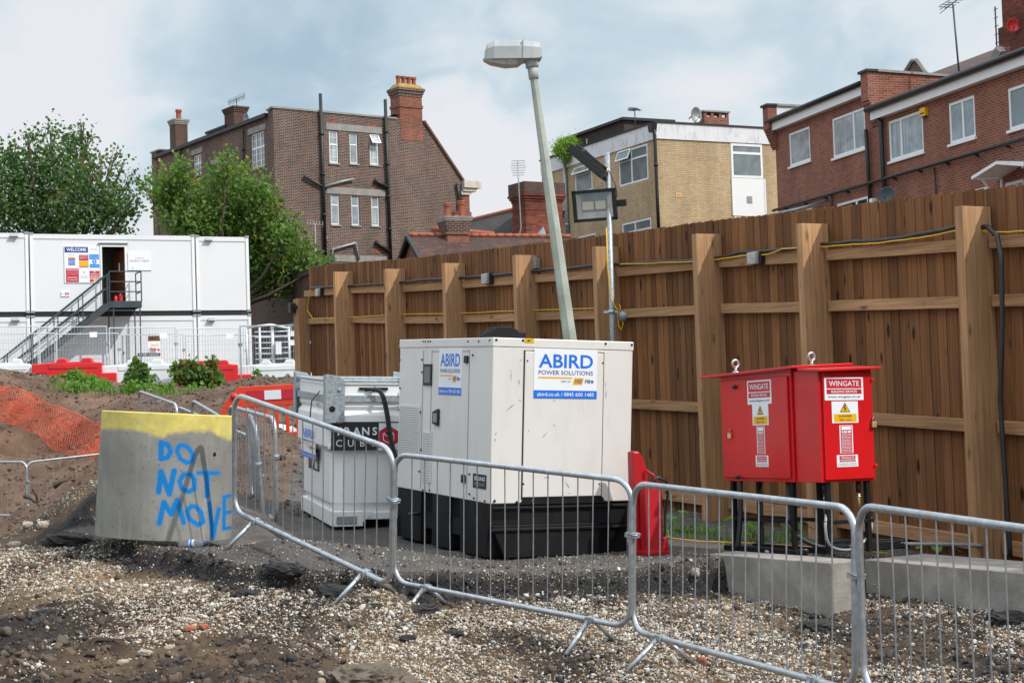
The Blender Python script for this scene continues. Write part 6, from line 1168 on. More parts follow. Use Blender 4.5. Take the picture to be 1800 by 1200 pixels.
# ================================================== stacked site cabins
KO = at(52, 548, 52); KT = YAW(KO, R_(24)); kf = Fr(KT); ku = lambda px, py, y=0: kf.uv(px, py, y)
zT = ku(200, 413)[1]; zM1 = ku(200, 546.5)[1]; zM0 = ku(200, 556)[1]; zB = zM0-(zT-zM1)
kx = [ku(-150, 480)[0], ku(52, 480)[0], ku(344, 480)[0], ku(438, 480)[0]]
door = kf.rect(180, 434, 220, 541)
def cabin(x0, x1, z0, z1, lab, ops=(), lamp=None, depth=3.0):
    T = KT @ Matrix.Translation((x0, 0, z0)); r = root('site_cabin', lab, 'site cabin', T, 'stacked white site cabins'); w, h = x1-x0, z1-z0; o2 = [(a-x0, b-x0, c-z0, d-z0) for a, b, c, d in ops]
    m = MB(); wall(m, .0, w, h, o2, 'cabin_white', None, .0, rev=.08); m.add([(w,0,0),(w,depth,0),(w,depth,h),(w,0,h)], [(0,1,2,3)], 'cabin_white'); m.add([(0,0,0),(0,0,h),(0,depth,h),(0,depth,0)], [(0,1,2,3)], 'cabin_white'); m.add([(0,0,h),(w,0,h),(w,depth,h),(0,depth,h)], [(0,1,2,3)], 'cabin_white'); m.add([(0,depth,0),(0,depth,h),(w,depth,h),(w,depth,0)], [(0,1,2,3)], 'cabin_white'); m.build('wall', r)
    m = MB(); m.box(.03, w-.03, -.025, -.001, h-.16, h-.0, 'cabin_white'); m.box(.03, w-.03, -.012, -.001, h-.30, h-.285, 'grey_metal') if False else None; m.build('roof_rail', r)
    for a in (0, w-.11):
        m = MB(); m.box(a+.005, a+.105, -.04, -.001, 0, h, 'upvc'); m.box(a-.01, a+.12, -.06, .1, h-.02, h+.05, 'galv'); m.box(a-.01, a+.12, -.06, .1, -.05, .03, 'galv'); m.build('corner_post', r)
    if lamp:
        x = ku(lamp[0], lamp[1])[0]-x0; z = ku(lamp[0], lamp[1])[1]-z0; m = MB(); m.hexa([(x-.14,-.16,z-.05),(x+.14,-.16,z-.05),(x+.14,0,z-.05),(x-.14,0,z-.05)], [(x-.10,-.08,z+.05),(x+.10,-.08,z+.05),(x+.10,0,z+.05),(x-.10,0,z+.05)], 'grey_metal'); m.build('wall_lamp', r)
    return r
cabin(kx[0], kx[1]-.02, zM1, zT+.02, 'upper white site cabin cut off by the left edge of the photo', (), (24, 413.5))
c = cabin(kx[1]+.02, kx[2]-.02, zM1, zT, 'upper white site cabin with the open doorway and the staircase', [door], None)
T0 = Matrix.Translation((-kx[1]-.02, 0, -zM1)); a, b, z0, z1 = door
m = MB(); m.box(a-.06, a, -.03, .05, z0, z1+.06, 'upvc', T0); m.box(b, b+.06, -.03, .05, z0, z1+.06, 'upvc', T0); m.box(a, b, -.03, .05, z1, z1+.06, 'upvc', T0); m.box(a-.12, b+.12, -.08, 0, z1+.11, z1+.14, 'grey_metal', T0); m.build('door_frame', c)
M['room'] = mat('room', (.20, .18, .15), .9); M['door_wood'] = mat('door_wood', (.15, .05, .02), .5, var=.1)
m = MB(); m.box(a-1.0, b+.4, 1.6, 1.65, z0, z1+.1, 'room', T0); m.box(b+.38, b+.42, .1, 1.6, z0, z1+.1, 'room', T0); m.box(a-1.0, a-.96, .1, 1.6, z0, z1+.1, 'room', T0); m.box(a-1, b+.4, .1, 1.6, z0-.02, z0+.01, 'black', T0); m.box(a-1, b+.4, .1, 1.6, z1+.08, z1+.12, 'room', T0); m.build('room_interior', c)
m = MB(); m.hexa([(b-.28,.95,z0),(b+.02,.16,z0),(b+.06,.17,z0),(b-.24,.97,z0)], [(b-.28,.95,z1-.18),(b+.02,.16,z1-.02),(b+.06,.17,z1-.02),(b-.24,.97,z1-.18)], 'door_wood', T0); m.box(b-.13, b-.09, .47, .50, z0+1.3, z0+1.6, 'sticker_white', T0); m.build('door', c)
cabin(kx[2]+.02, kx[3], zM1, zT-.02, 'upper white site cabin at the right end of the stack', (), (366, 420.5))
cabin(kx[0], kx[1]-.02, zB, zM0, 'lower white site cabin at the left edge below the stair foot', (), (27, 561)); cabin(kx[1]+.02, kx[2]-.02, zB, zM0, 'lower white site cabin behind the staircase', ())
cabin(kx[2]+.02, kx[3]+.02, zB, zM0, 'lower white site cabin at the right end of the stack', (), (371, 561))
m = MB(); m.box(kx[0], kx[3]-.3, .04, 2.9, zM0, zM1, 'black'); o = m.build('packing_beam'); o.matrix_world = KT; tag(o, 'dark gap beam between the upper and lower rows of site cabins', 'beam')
for q in ((215, 600),): 
    x0, x1, z0, z1 = kf.rect(215, 587, 224, 632); m = MB(); m.box(x0, x0+.03, -.03, -.002, z0-.4, z1, 'grey_metal'); m.box(x1-.03, x1, -.03, -.002, z0-.4, z1, 'grey_metal'); m.tube([(x1-.12,-.03,z0+.25),(x1-.12,-.08,z0+.25)], .03, 'grey_metal', 8); o = m.build('door_outline', None); o.matrix_world = KT; tag(o, 'closed white lower cabin door right behind the stair legs', 'door')
# signs on the cabin wall
def sign(name, lab, px0, py0, px1, py1, fn, base='sticker_white'):
    x0, x1, z0, z1 = kf.rect(px0, py0, px1, py1, -.03); T = KT @ Matrix.Translation((x0, -.012, z0)); m = MB(); w, h = x1-x0, z1-z0; m.box(0, w, -.02, 0, 0, h, base); fn(m, w, h, lambda u: w*u, lambda v: h*v); o = m.build(name); o.matrix_world = T; return tag(o, lab, 'sign')
y1_, y2_ = -.022, -.024
def f_wel(m, w, h, X, Z):
    def bl(a, b, c_, d_, mt, y=y1_): m.plate(X((a-113)/62), X((b-113)/62), Z(1-(d_-433)/64), Z(1-(c_-433)/64), y, mt)
    bl(114, 155, 434, 444, 'navy'); text(m, 'WELCOME', 'sticker_white', X((134.5-113)/62), Z(1-(441.5-433)/64), h*.085, w*.56, y2_, None, 'c', .02)
    text(m, 'ST. WILFRID', 'grey_ink', X(.84), Z(.90), h*.03, w*.22, y1_)
    bl(120, 132, 452, 454, 'yellow'); bl(120, 132, 454.3, 456, 'sign_red'); [bl(120, 132, 456.3+k*2.2, 458+k*2.2, 'sky_blue') for k in range(4)]; bl(120, 132, 465, 466.5, 'sign_red'); text(m, 'SITE RULES', 'grey_ink', X(.21), Z(.75), h*.025, w*.18, y1_)
    bl(139, 155.5, 448, 458, 'sign_red'); text(m, 'ALL VISITORS', 'sticker_white', X(.55), Z(.715), h*.028, w*.22, y2_, None, 'c', .01); text(m, 'REPORT TO', 'sticker_white', X(.55), Z(.66), h*.028, w*.20, y2_, None, 'c', .01); bl(139, 155.5, 458.6, 468, 'yellow'); bl(139, 155.5, 468.4, 470, 'sign_red')
    bl(157, 174, 447, 456, 'sky_blue'); text(m, 'SAFETY HELMETS', 'sticker_white', X(.845), Z(.715), h*.022, w*.22, y2_); text(m, 'MUST BE WORN', 'sticker_white', X(.845), Z(.67), h*.022, w*.22, y2_); bl(157.5, 174.5, 464, 470.5, 'sky_blue'); text(m, 'IN THIS AREA', 'sticker_white', X(.85), Z(.45), h*.022, w*.22, y2_)
    c_ = (X((165.8-113)/62), Z(1-(460-433)/64)); m.add([(c_[0]+.075*math.cos(k*math.pi/8), y1_, c_[1]+.075*math.sin(k*math.pi/8)) for k in range(16)], [tuple(range(16))], 'sky_blue'); m.plate(c_[0]-.014, c_[0]+.014, c_[1]-.05, c_[1]+.055, y2_, 'sticker_white')
    bl(115.5, 138, 472, 496, 'sign_red'); text(m, 'SITE ENTRANCE', 'sticker_white', X(.222), Z(.335), h*.032, w*.32, y2_, None, 'c', .02); text(m, 'THIS IS A HARD HAT AREA', 'sticker_white', X(.222), Z(.275), h*.018, w*.32, y2_); text(m, 'NO UNAUTHORISED ENTRY', 'sticker_white', X(.222), Z(.22), h*.018, w*.32, y2_); text(m, 'PLEASE KEEP', 'sticker_white', X(.222), Z(.13), h*.03, w*.27, y2_, None, 'c', .02); text(m, 'TO WALKWAYS', 'sticker_white', X(.222), Z(.065), h*.03, w*.30, y2_, None, 'c', .02)
    m.add([(X(.52), y1_, Z(.30)), (X(.555), y1_, Z(.26)), (X(.59), y1_, Z(.30))], [(0,1,2)], 'grey_ink'); lines(m, 'grey_ink', X(.46), X(.66), Z(.12), Z(.2), 2, y1_, None, .25)
    bl(157, 174.5, 476, 490, 'sign_red'); text(m, 'NO', 'sticker_white', X(.85), Z(.285), h*.03, w*.08, y2_, None, 'c', .02); text(m, 'SMOKING', 'sticker_white', X(.85), Z(.23), h*.03, w*.22, y2_, None, 'c', .02); lines(m, 'sticker_white', X(.73), X(.98), Z(.12), Z(.21), 3, y2_, None, .4)
    bl(157, 164, 491, 495.5, 'sign_red'); bl(164.5, 169, 491, 495.5, 'peach'); bl(169.5, 174.5, 491, 495.5, 'teal')
sign('safety_sign', 'white WELCOME safety board with red, blue and yellow panels left of the cabin doorway', 113, 433, 175, 497, f_wel)
def f_saf(m, w, h, X, Z): text(m, 'SAFETY FIRST', 'sign_red', X(.5), Z(.47), h*.11, w*.84, y1_, None, 'c', 0); m.plate(X(.18), X(.21), Z(.08), Z(.16), y1_, 'ink'); text(m, 'THINK', 'grey_ink', X(.5), Z(.66), h*.06, w*.4, y1_)
sign('safety_banner', 'cream SAFETY FIRST board right of the cabin doorway', 225, 444, 266, 475, f_saf)
def f_sm(m, w, h, X, Z): m.plate(X(.45), X(.95), Z(.3), Z(.75), y1_, 'sign_red'); text(m, 'FIRE', 'sticker_white', X(.70), Z(.42), h*.22, w*.4, y2_); m.plate(X(.06), X(.2), Z(.4), Z(.6), y1_, 'grey_ink')
sign('small_sign', 'tiny white sign with a red block low on the upper cabin wall', 107, 512, 122, 521, f_sm)
# fire extinguishers in the doorway
p = kf.T @ Vector((ku(217, 525)[0]-.02, .25, ku(217, 536)[1]-.02))
for dx, s_, lab in ((0, .45, 'red fire extinguisher standing in the cabin doorway, the left one'), (.17, .55, 'red fire extinguisher standing in the cabin doorway, by the right door jamb')):
    r = root('fire_extinguisher', lab, 'fire extinguisher', Matrix.Translation(p+Vector((dx-.15, -.2, 0)))); m = MB(); m.lathe([(0,0),(.065,0),(.07,.03),(.07,s_*.6),(.05,s_*.72),(.025,s_*.76),(0,s_*.76)], 'red_plastic', 14); m.build('cylinder', r); m = MB(); m.box(-.03,.06,-.02,.02,s_*.76,s_*.86,'black'); m.tube([(.05,0,s_*.78),(.1,0,s_*.6),(.1,0,s_*.3)], .012, 'black', 6); m.build('valve', r)
# ------------------------------------------------------------------ black steel staircase
st = root('steel_staircase', 'black steel staircase with handrails leading up to the cabin doorway', 'staircase', KT)
yF, yB = -1.25, -.25; lx0 = ku(193, 535, yF)[0]; lx1 = ku(249, 535, yF)[0]; lz = ku(220, 530, yF)[1]; gzz = ku(200, 676, yF)[1]
rail = lambda m, a, b, r=.028: m.tube([a, b], r, 'dark_steel', 4, sm=0)
m = MB(); m.box(lx0, lx1, yF, yB+.2, lz-.03, lz, 'dark_steel'); m.box(lx0, lx1, yF-.04, yF, lz-.20, lz+.02, 'dark_steel'); m.box(lx0, lx1, yB+.16, yB+.2, lz-.2, lz-.03, 'dark_steel'); m.box(lx1-.04, lx1, yF, yB+.16, lz-.2, lz-.03, 'dark_steel'); m.build('landing', st)
for x in (lx0+.12, lx1-.06):
    for y in (yF, yB): m = MB(); rail(m, (x, y, gzz-.3), (x, y, lz)); m.build('leg', st)
hr = 1.03; m = MB()
for a, b in (((lx0,yF,lz),(lx0,yF,lz+hr)),((lx1,yF,lz),(lx1,yF,lz+hr)),((lx0,yF,lz+hr),(lx1,yF,lz+hr)),((lx0,yF,lz+hr*.66),(lx1,yF,lz+hr*.66)),((lx0,yF,lz+hr*.33),(lx1,yF,lz+hr*.33)),((lx1,yF,lz+hr),(lx1,yB,lz+hr)),((lx1,yF,lz+hr*.66),(lx1,yB,lz+hr*.66)),((lx1,yF,lz+hr*.33),(lx1,yB,lz+hr*.33)),((lx1,yB,lz),(lx1,yB,lz+hr))): rail(m, a, b, .026)
m.build('landing_rail', st)
sb = ku(40, 659, yF); slope_ = (lz-.1-sb[1])/(lx0-sb[0]); bx = lx0-(lz-gzz)/slope_
for y in (yF, yB):
    m = MB(); m.hexa([(bx,y-.03,gzz-.12),(lx0,y-.03,lz-.22),(lx0,y+.03,lz-.22),(bx,y+.03,gzz-.12)], [(bx,y-.03,gzz+.12),(lx0,y-.03,lz+.02),(lx0,y+.03,lz+.02),(bx,y+.03,gzz+.12)], 'dark_steel'); m.build('stringer', st)
    m = MB()
    for hh in (hr*.5, hr*.92): rail(m, (bx, y, gzz+hh), (lx0-.02, y, lz+hh), .026)
    for k in range(5): t = .04+k*.235; x = bx+(lx0-bx)*t; z = gzz+(lz-gzz)*t; rail(m, (x, y, z), (x, y, z+hr*.92), .024)
    m.build('handrail', st)
for k in range(12): t = (k+.5)/12; x = bx+(lx0-bx)*t; z = gzz+(lz-gzz)*(k+1)/13; m = MB(); m.box(x-.14, x+.14, yF+.03, yB-.03, z-.02, z+.01, 'dark_steel'); m.build('tread', st)

# ------------------------------------------------------------------ white mesh fence panels
M['white_galv'] = mat('white_galv', (.60, .66, .70), .45, .2, var=.1)
def panel(lab, px0, px1, pyt, Y, yawd, mt='white_galv', hh=2.0, wires=True, rnd=False):
    a = at(px0, pyt, Y); T0_ = YAW(Vector((a.x, a.y, a.z-hh)), R_(yawd)); f_ = Fr(T0_); w = f_.uv(px1, pyt+8)[0]; r = root('mesh_fence_panel', lab, 'mesh fence panel', T0_, 'mesh fence panels before the cabins')
    m = MB(); m.tube([(0,0,0),(0,0,hh),(w,0,hh),(w,0,0)], .024, mt, 6, sm=0); m.tube([(0,0,.12),(w,0,.12)], .018, mt, 6); m.build('frame', r)
    m = MB(); n_ = max(4, int(w/.085))
    for k in range(1, n_): m.tube([(w*k/n_,0,.1),(w*k/n_,0,hh-.02)], .0042, mt, 3, cap=False, sm=0)
    for z in (.5, 1.0, 1.5, 1.8): m.tube([(0,.006,z),(w,.006,z)], .004, mt, 3, cap=False, sm=0)
    m.build('mesh', r)
    for zc_ in (.72, .25): m = MB(); m.box(w-.03, w+.09, -.05, .05, hh*zc_, hh*(zc_+.04), 'grey_metal'); m.build('clamp', r)
    return r
row1 = [(-60, 66, 575), (69, 187, 575.5), (192, 308, 576.5), (311, 420, 578)]
names = ['mesh fence panel at the left edge, front row before the stair foot', 'mesh fence panel in the front row before the staircase', 'mesh fence panel in the front row holding the small printed sign', 'mesh fence panel in the front row before the right cabins']
for (a, b, c_), n_ in zip(row1, names): panel('white '+n_, a, b, c_, 47, 20)
pn_ = panel('grey mesh fence panel with rounded corner beside the fence end post', 422, 540, 573, 45.5, 18, 'galv_dull')
row2 = [(-25, 96, 587.5), (99, 208, 587.5), (213, 322, 588.5), (326, 432, 589.5), (435, 530, 591)]
names = ['at the left edge', 'behind the stair treads', 'behind the small printed sign', 'before the last lower cabin', 'before the turnstile']
for (a, b, c_), n_ in zip(row2, names): panel('white mesh fence panel in the rear row '+n_, a, b, c_, 49, 20)
for px, py in ((164, 588), (287, 589.5), (404, 590), (517, 586), (516, 602)):
    a = at(px, py, 46.6); m = MB(); m.box(-.11, .11, -.01, 0, -.08, .08, 'sticker_white'); o = m.build('blank_tag'); o.matrix_world = YAW(a, R_(20)); tag(o, {164: 'blank white tag on the mesh fence before the staircase', 287: 'blank white tag on the mesh fence above the small printed sign', 404: 'blank white tag on the mesh fence before the right cabins', 517: 'upper blank white tag beside the fence end post', 516: 'lower blank white tag beside the fence end post'}[px], 'tag')
a = at(262, 626, 46.8); m = MB(); m.box(-.34, .34, -.01, 0, -.0, .10, 'ink'); m.box(-.02, .34, -.011, 0, .10, .62, 'sticker_white'); m.plate(-.02, .34, .46, .62, -.012, 'timber_brown'); text(m, 'BEST', 'ink', .16, .50, .09, .26, -.014, None, 'c', .01); text(m, 'tech', 'yellow', .17, .30, .10, .26, -.014, None, 'c', .01); text(m, 'hire', 'sign_red', .19, .15, .12, .28, -.014, None, 'c', .02); text(m, '01582 655555', 'sticker_white', 0, .025, .05, .60, -.013); o = m.build('hire_sign'); o.matrix_world = YAW(a, R_(20)); tag(o, 'small hire company sign hung on the white mesh fence', 'sign')
# turnstile
a = at(478, 640, 47.5); r = root('turnstile', 'white full height turnstile behind the grey mesh panel', 'turnstile', YAW(Vector((a.x, a.y, a.z-.6)), R_(15)))
m = MB()
for x in (-.75, -.35, .55): m.tube([(x,0,0),(x,0,1.75)], .035, 'white_galv', 6)
m.tube([(-.75,0,1.75),(.0,0,1.82),(.55,0,1.7)], .04, 'white_galv', 6); m.build('frame', r)
m = MB(); m.tube([(.05,.1,0),(.05,.1,1.85)], .05, 'white_galv', 8)
for k in range(9): z = .25+k*.17; m.tube([(-.5,0,z),(.05,.1,z)], .022, 'white_galv', 5); m.tube([(.05,.1,z),(.62,.25,z+.02)], .022, 'white_galv', 5)
m.build('rotor', r); m = MB(); m.box(.12,.30,-.05,.0,.9,1.3,'sticker_white'); m.build('control_box', r)

# ------------------------------------------------------------------ interlocking water filled barriers
def wbar(lab, px0, px1, pyt, pyb, Y, yawd, mt, flip=False, grp='interlocking plastic road barriers'):
    a = at(px0, pyb, Y); T0_ = YAW(a, R_(yawd)); f_ = Fr(T0_); w = f_.uv(px1, pyb)[0]; h = f_.uv((px0+px1)/2, pyt)[1]; r = root('road_barrier', lab, 'road barrier', T0_, grp)
    X = lambda u_: w*u_; Z = lambda v: h*v
    m = MB(); P_ = [(X(.16),0),(X(1),0),(X(1),Z(.40)),(X(.83),Z(.40)),(X(.83),Z(.80)),(X(.72),Z(.84)),(X(.70),Z(1)),(X(.60),Z(1)),(X(.58),Z(.86)),(X(.42),Z(.86)),(X(.40),Z(1)),(X(.31),Z(1)),(X(.29),Z(.86)),(X(.12),Z(.82)),(X(.0),Z(.80)),(0,Z(.42)),(X(.16),Z(.42))]
    m.prism(P_, 0, .42, mt); m.build('body', r, bev=.03)
    m = MB(); m.box(X(.2), X(.78), -.02, .01, Z(.60), Z(.78), mt); m.build('rib', r, bev=.012)
    for cx in (.36, .62):
        m = MB(); c_ = (X(cx), Z(.22)); s_ = h*.22; d_ = [(0,-1),(.75,0),(0,1),(-.75,0)]
        for k in range(4): strip(m, (c_[0]+d_[k][0]*s_, c_[1]+d_[k][1]*s_), (c_[0]+d_[(k+1)%4][0]*s_, c_[1]+d_[(k+1)%4][1]*s_), .07, -.006, 'grey_ink' if mt == 'white_plastic' else mt)
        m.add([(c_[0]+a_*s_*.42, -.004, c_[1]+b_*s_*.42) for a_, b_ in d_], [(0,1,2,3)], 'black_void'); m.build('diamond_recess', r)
    return r
wbar('white plastic road barrier at the left edge below the stair foot', -60, 78, 631, 683, 45, 12, 'white_plastic'); wbar('red plastic road barrier, the left of the two red ones', 56, 205, 629, 677, 45.2, 8, 'red_plastic')
wbar('white plastic road barrier between the two red ones', 178, 330, 632, 680, 45.6, 6, 'white_plastic'); wbar('red plastic road barrier behind the reddish shrub, the right of the two red ones', 300, 443, 633, 679, 45.2, 8, 'red_plastic'); wbar('white plastic road barrier reaching the fence end post', 418, 560, 632, 680, 45.6, 6, 'white_plastic')

# ------------------------------------------------------------------ low dark brick building behind the fence end
a = at(441, 519, 70); b = at(540, 487, 58); d_ = (b-a); yw = math.atan2(d_.y, d_.x); Ln = math.hypot(d_.x, d_.y); T0_ = YAW(Vector((a.x, a.y, 2.0)), yw); r = root('brick_outbuilding', 'low dark brick outbuilding behind the end of the timber fence', 'building', T0_)
m = MB(); za = a.z-2.0; zb_ = b.z-2.0; f_ = Fr(T0_); q = f_.rect(496, 563, 530, 600); q = (f_.uv(496, 580)[0], min(f_.uv(528, 580)[0], Ln+3), f_.uv(512, 592)[1], f_.uv(512, 566)[1]); wall(m, -.5, Ln+4, [(-.5, za), (Ln+4, zb_)], [q], 'dark_brick', rev=.1); m.add([(-.5,0,0),(-.5,0,za),(-.5,6,za),(-.5,6,0)], [(0,1,2,3)], 'dark_brick'); m.build('wall', r)
m = MB(); m.hexa([(-.6,-.1,za),(Ln+4,-.1,zb_),(Ln+4,6,zb_),(-.6,6,za)], [(-.6,-.1,za+.14),(Ln+4,-.1,zb_+.14),(Ln+4,6,zb_+.14),(-.6,6,za+.14)], 'slate'); m.build('roof', r)
m = MB(); m.box(q[0], q[1], .04, .08, q[2], q[2]+.08, 'teal'); m.box(q[0], q[1], .04, .08, q[3]-.08, q[3], 'teal'); m.box(q[0], q[0]+.08, .04, .08, q[2], q[3], 'teal'); m.box((q[0]+q[1])/2, (q[0]+q[1])/2+.06, .04, .08, q[2], q[3], 'teal'); w = m.build('window', r); m = MB(); m.plate(q[0], q[1], q[2], q[3], .09, 'glass_dark'); m.build('pane', w)

# ------------------------------------------------------------------ orange pedestrian barriers
def chap8(lab, T, L_=2.0, H=1.0, mt='orange_plastic'):
    r = root('plastic_pedestrian_barrier', lab, 'barrier', T, 'orange plastic pedestrian barriers')
    m = MB(); y0, y1 = -.02, .02; P_ = [(0,.16),(L_,.16),(L_,.62),(L_-.08,.80),(L_-.30,H),(.30,H),(.08,.80),(0,.62)]
    m.prism([(.02,.70),(.08,.70),(L_-.08,.70),(L_-.02,.70),(L_-.08,.80),(L_-.30,H),(.30,H),(.08,.80)], y0, y1, mt); m.prism([(0,.16),(L_,.16),(L_,.30),(0,.30)], y0, y1, mt); m.box(0, .09, y0, y1, .30, .70, mt); m.box(L_-.09, L_, y0, y1, .30, .70, mt)
    for k in range(1, 11): x = .05+(L_-.1)*k/11; m.box(x-.028, x+.028, y0+.004, y1-.004, .30, .70, mt)
    m.build('panel', r, bev=.01)
    m = MB(); m.box(.42, L_-.42, -.030, -.021, .80, .95, 'sign_red'); 
    for k in range(2): x = .70+k*.55; m.box(x, x+.26, -.032, -.030, .805, .945, 'sticker_white')
    m.build('reflective_strip', r); m = MB(); m.tube([(.22,-.035,.88),(.22,-.02,.88)], .055, 'red_plastic', 14); m.build('lamp_socket', r)
    for x in (.25, L_-.25): m = MB(); m.box(x-.07, x+.07, -.26, .26, .0, .06, mt); m.box(x-.04, x+.04, -.06, .06, .05, .18, mt); m.build('foot', r, bev=.01)
    return r
a = at(389, 702, 23.5); zg = at(450, 797, 23.5).z; chap8('orange plastic pedestrian barrier with red and white strip left of the fuel tank', YAW(Vector((a.x, a.y, zg-.0)), R_(-6), R_(-1)), 1.9, 1.02)
for px, py, lab, sz in ((540-45, 770, 'white rubble sack behind the orange barrier, beside the fuel tank', (.32,.25,.28)), (585-95, 797, 'white plastic sheet lying under the orange barrier', (.22,.14,.05)), (471, 760, 'small white sack end behind the orange barrier', (.14,.12,.22))):
    p = at(px, py+8, 24.3 if sz[2] > .1 else 22.5); lump('rubble_sack', YAW(p, .3), sz, 'sack', lab, 'sack', None, seed=int(px), sub=3, rough=.35)

# ------------------------------------------------------------------ orange debris netting draped over the bank
nu, nv = 66, 24; G = np.zeros((nv+1, nu+1, 3))
for j in range(nv+1):
    for i in range(nu+1):
        u_ = i/nu; v = j/nv; xt = -45+260*u_; yt = np.interp(xt, [-45, 10, 50, 100, 150, 215], [672, 680, 690, 714, 733, 752]); yb_n = np.interp(xt, [-45, 0, 60, 100, 150, 215], [722, 735, 762, 795, 806, 800])
        py = yt+(yb_n-yt)*v+2.0*math.sin(u_*17+v*4)+1.4*math.sin(u_*41); px = xt+3.5*v+3*math.sin(v*9+u_*6); g_ = onground(max(px, -60), py); Yd = g_.y; Yd = min(Yd, 39)-.5-.25*math.sin(u_*23+v*5); G[j, i] = at(px, py, Yd)
m = MB(); r3 = random.Random(2)
for j in range(nv+1):
    pts = [Vector(G[j, i]) for i in range(nu+1)]
    for a, b in zip(pts[:-1], pts[1:]):
        if r3.random() < .04: continue
        w = .0065; m.add([a-Vector((0,0,w)), b-Vector((0,0,w)), b+Vector((0,0,w)), a+Vector((0,0,w))], [(0,1,2,3)], 'net')
for i in range(nu+1):
    for j in range(nv):
        a, b = Vector(G[j, i]), Vector(G[j+1, i]); e_ = (b-a).normalized().cross(Vector((0,1,0)))  .normalized()*.0045; m.add([a-e_, a+e_, b+e_, b-e_], [(0,1,2,3)], 'net')
# edge cord
m.tube([Vector(G[0, i]) for i in range(nu+1)], .012, 'net', 5); o = m.build('debris_netting'); tag(o, 'orange plastic debris netting draped over the earth bank at left', 'netting')

# ------------------------------------------------------------------ foliage
def leafcloud(name, C, R, n, size, matn, parent=None, flat=.0, up=.0, clump=18, cs=.22, red=.04):
    """n leaves in small clumps spread through the spheres C,R: light and dark clumps, ragged edges, gaps"""
    C = np.asarray(C, float); R = np.asarray(R, float); vol = R**2.2; k = RNG.choice(len(C), n//clump, p=vol/vol.sum()); dr = RNG.normal(size=(len(k), 3)); dr /= np.linalg.norm(dr, axis=1)[:, None]
    rad = R[k]*(.35+.68*RNG.random(len(k))**.55); cc = C[k]+dr*rad[:, None]*np.array([1, 1, .9]); cs_ = np.repeat(cs*(R[k]**.35), clump)
    P_ = np.repeat(cc, clump, 0)+RNG.normal(size=(len(k)*clump, 3))*cs_[:, None]; N_ = len(P_); Rm = rots(N_); s_ = size*(.6+.8*RNG.random(N_))
    L0 = np.array([(0,-.1,0),(.42,.30,.10),(.30,.72,.05),(0,1.0,-.08),(-.30,.72,.05),(-.42,.30,.10)]); V_ = np.einsum('nij,kj->nki', Rm, L0)*s_[:, None, None]+P_[:, None]
    V_[:, :, 2] -= .0; F_ = np.array([[0,1,2,3],[0,3,4,5]])[None]+np.arange(N_)[:, None, None]*6
    tone = np.repeat(RNG.random(len(k)), clump)*.6+.3*RNG.random(N_); tone = np.where(np.repeat(RNG.random(len(k)) < red, clump), .95+.05*RNG.random(N_), np.minimum(tone, .88))
    return npmesh(name, V_.reshape(-1, 3), F_.reshape(-1, 4), [matn], {'tone': ('FACE', np.repeat(tone, 2))}, parent=parent)
def tree(lab, base, lobes, Y, n, size, matn, red, thick=.26, dY=1.6, cs=.24):
    r = root('tree', lab, 'tree', Matrix.Translation(base)); rg_ = random.Random(3); C = []; R = []
    for px, py, rp in lobes:
        p = at(px, py, Y+rg_.uniform(-dY, dY)); C.append(np.array(p-base)); R.append(rp/FP*Y)
    leafcloud('crown', C, R, n, size, matn, r, red=red, cs=cs)
    m = MB(); top = Vector(np.mean(C, 0)); fork = Vector((top.x*.4, top.y*.4, top.z*.45)); m.tube([(0,0,-.3), fork*.5+Vector((.1, 0, 0)), fork], thick, 'bark', 9, r2=thick*.75)
    for c_, R1_ in zip(C, R):
        c_ = Vector(c_); mid = fork.lerp(c_, .5)+Vector((rg_.uniform(-.3, .3), rg_.uniform(-.3, .3), -.25*abs(c_.x-fork.x)*.3)); m.tube([fork, mid, c_], thick*.42, 'bark', 6, r2=.03)
        for k in range(4): e_ = Vector((rg_.uniform(-1, 1), rg_.uniform(-1, 1), rg_.uniform(-.2, 1))).normalized()*R1_*.9; m.tube([c_.lerp(mid, .25*k/2), c_+e_], .035, 'bark', 4, r2=.010)
    m.build('trunk', r); return r
b1 = at(100, 690, 62); b1.z = 2.6
tree('big green tree rising behind the site cabins at the left edge', b1, [(10,330,48),(60,290,40),(105,300,45),(75,345,55),(135,262,30),(160,320,42),(135,365,50),(205,335,22),(190,375,34),(35,385,48),(90,390,45),(205,270,15),(215,292,14),(147,222,13),(88,232,15),(50,240,9),(155,245,14),(232,315,11),(18,280,24),(160,285,20),(205,395,22),(-40,330,60),(-30,390,50),(120,250,18),(180,350,26),(228,365,14)], 62, 15500, .13, 'leaf', .02, cs=.36)
b2 = at(400, 690, 60); b2.z = 2.6
tree('green maple like tree between the site cabins and the brown brick building', b2, [(300,330,22),(268,322,12),(285,345,16),(252,330,8),(330,345,28),(320,300,18),(398,300,20),(400,272,10),(385,330,24),(350,385,38),(400,370,38),(445,345,30),(440,385,38),(475,400,34),(430,420,36),(505,415,24),(480,450,38),(520,450,24),(545,450,16),(500,480,34),(540,480,20),(565,468,12),(480,500,28),(450,470,30),(330,395,26),(290,385,12),(420,322,16),(470,370,20),(430,300,10),(380,400,30),(310,370,18),(575,462,7)], 60, 20000, .135, 'leaf2', .04, cs=.34)
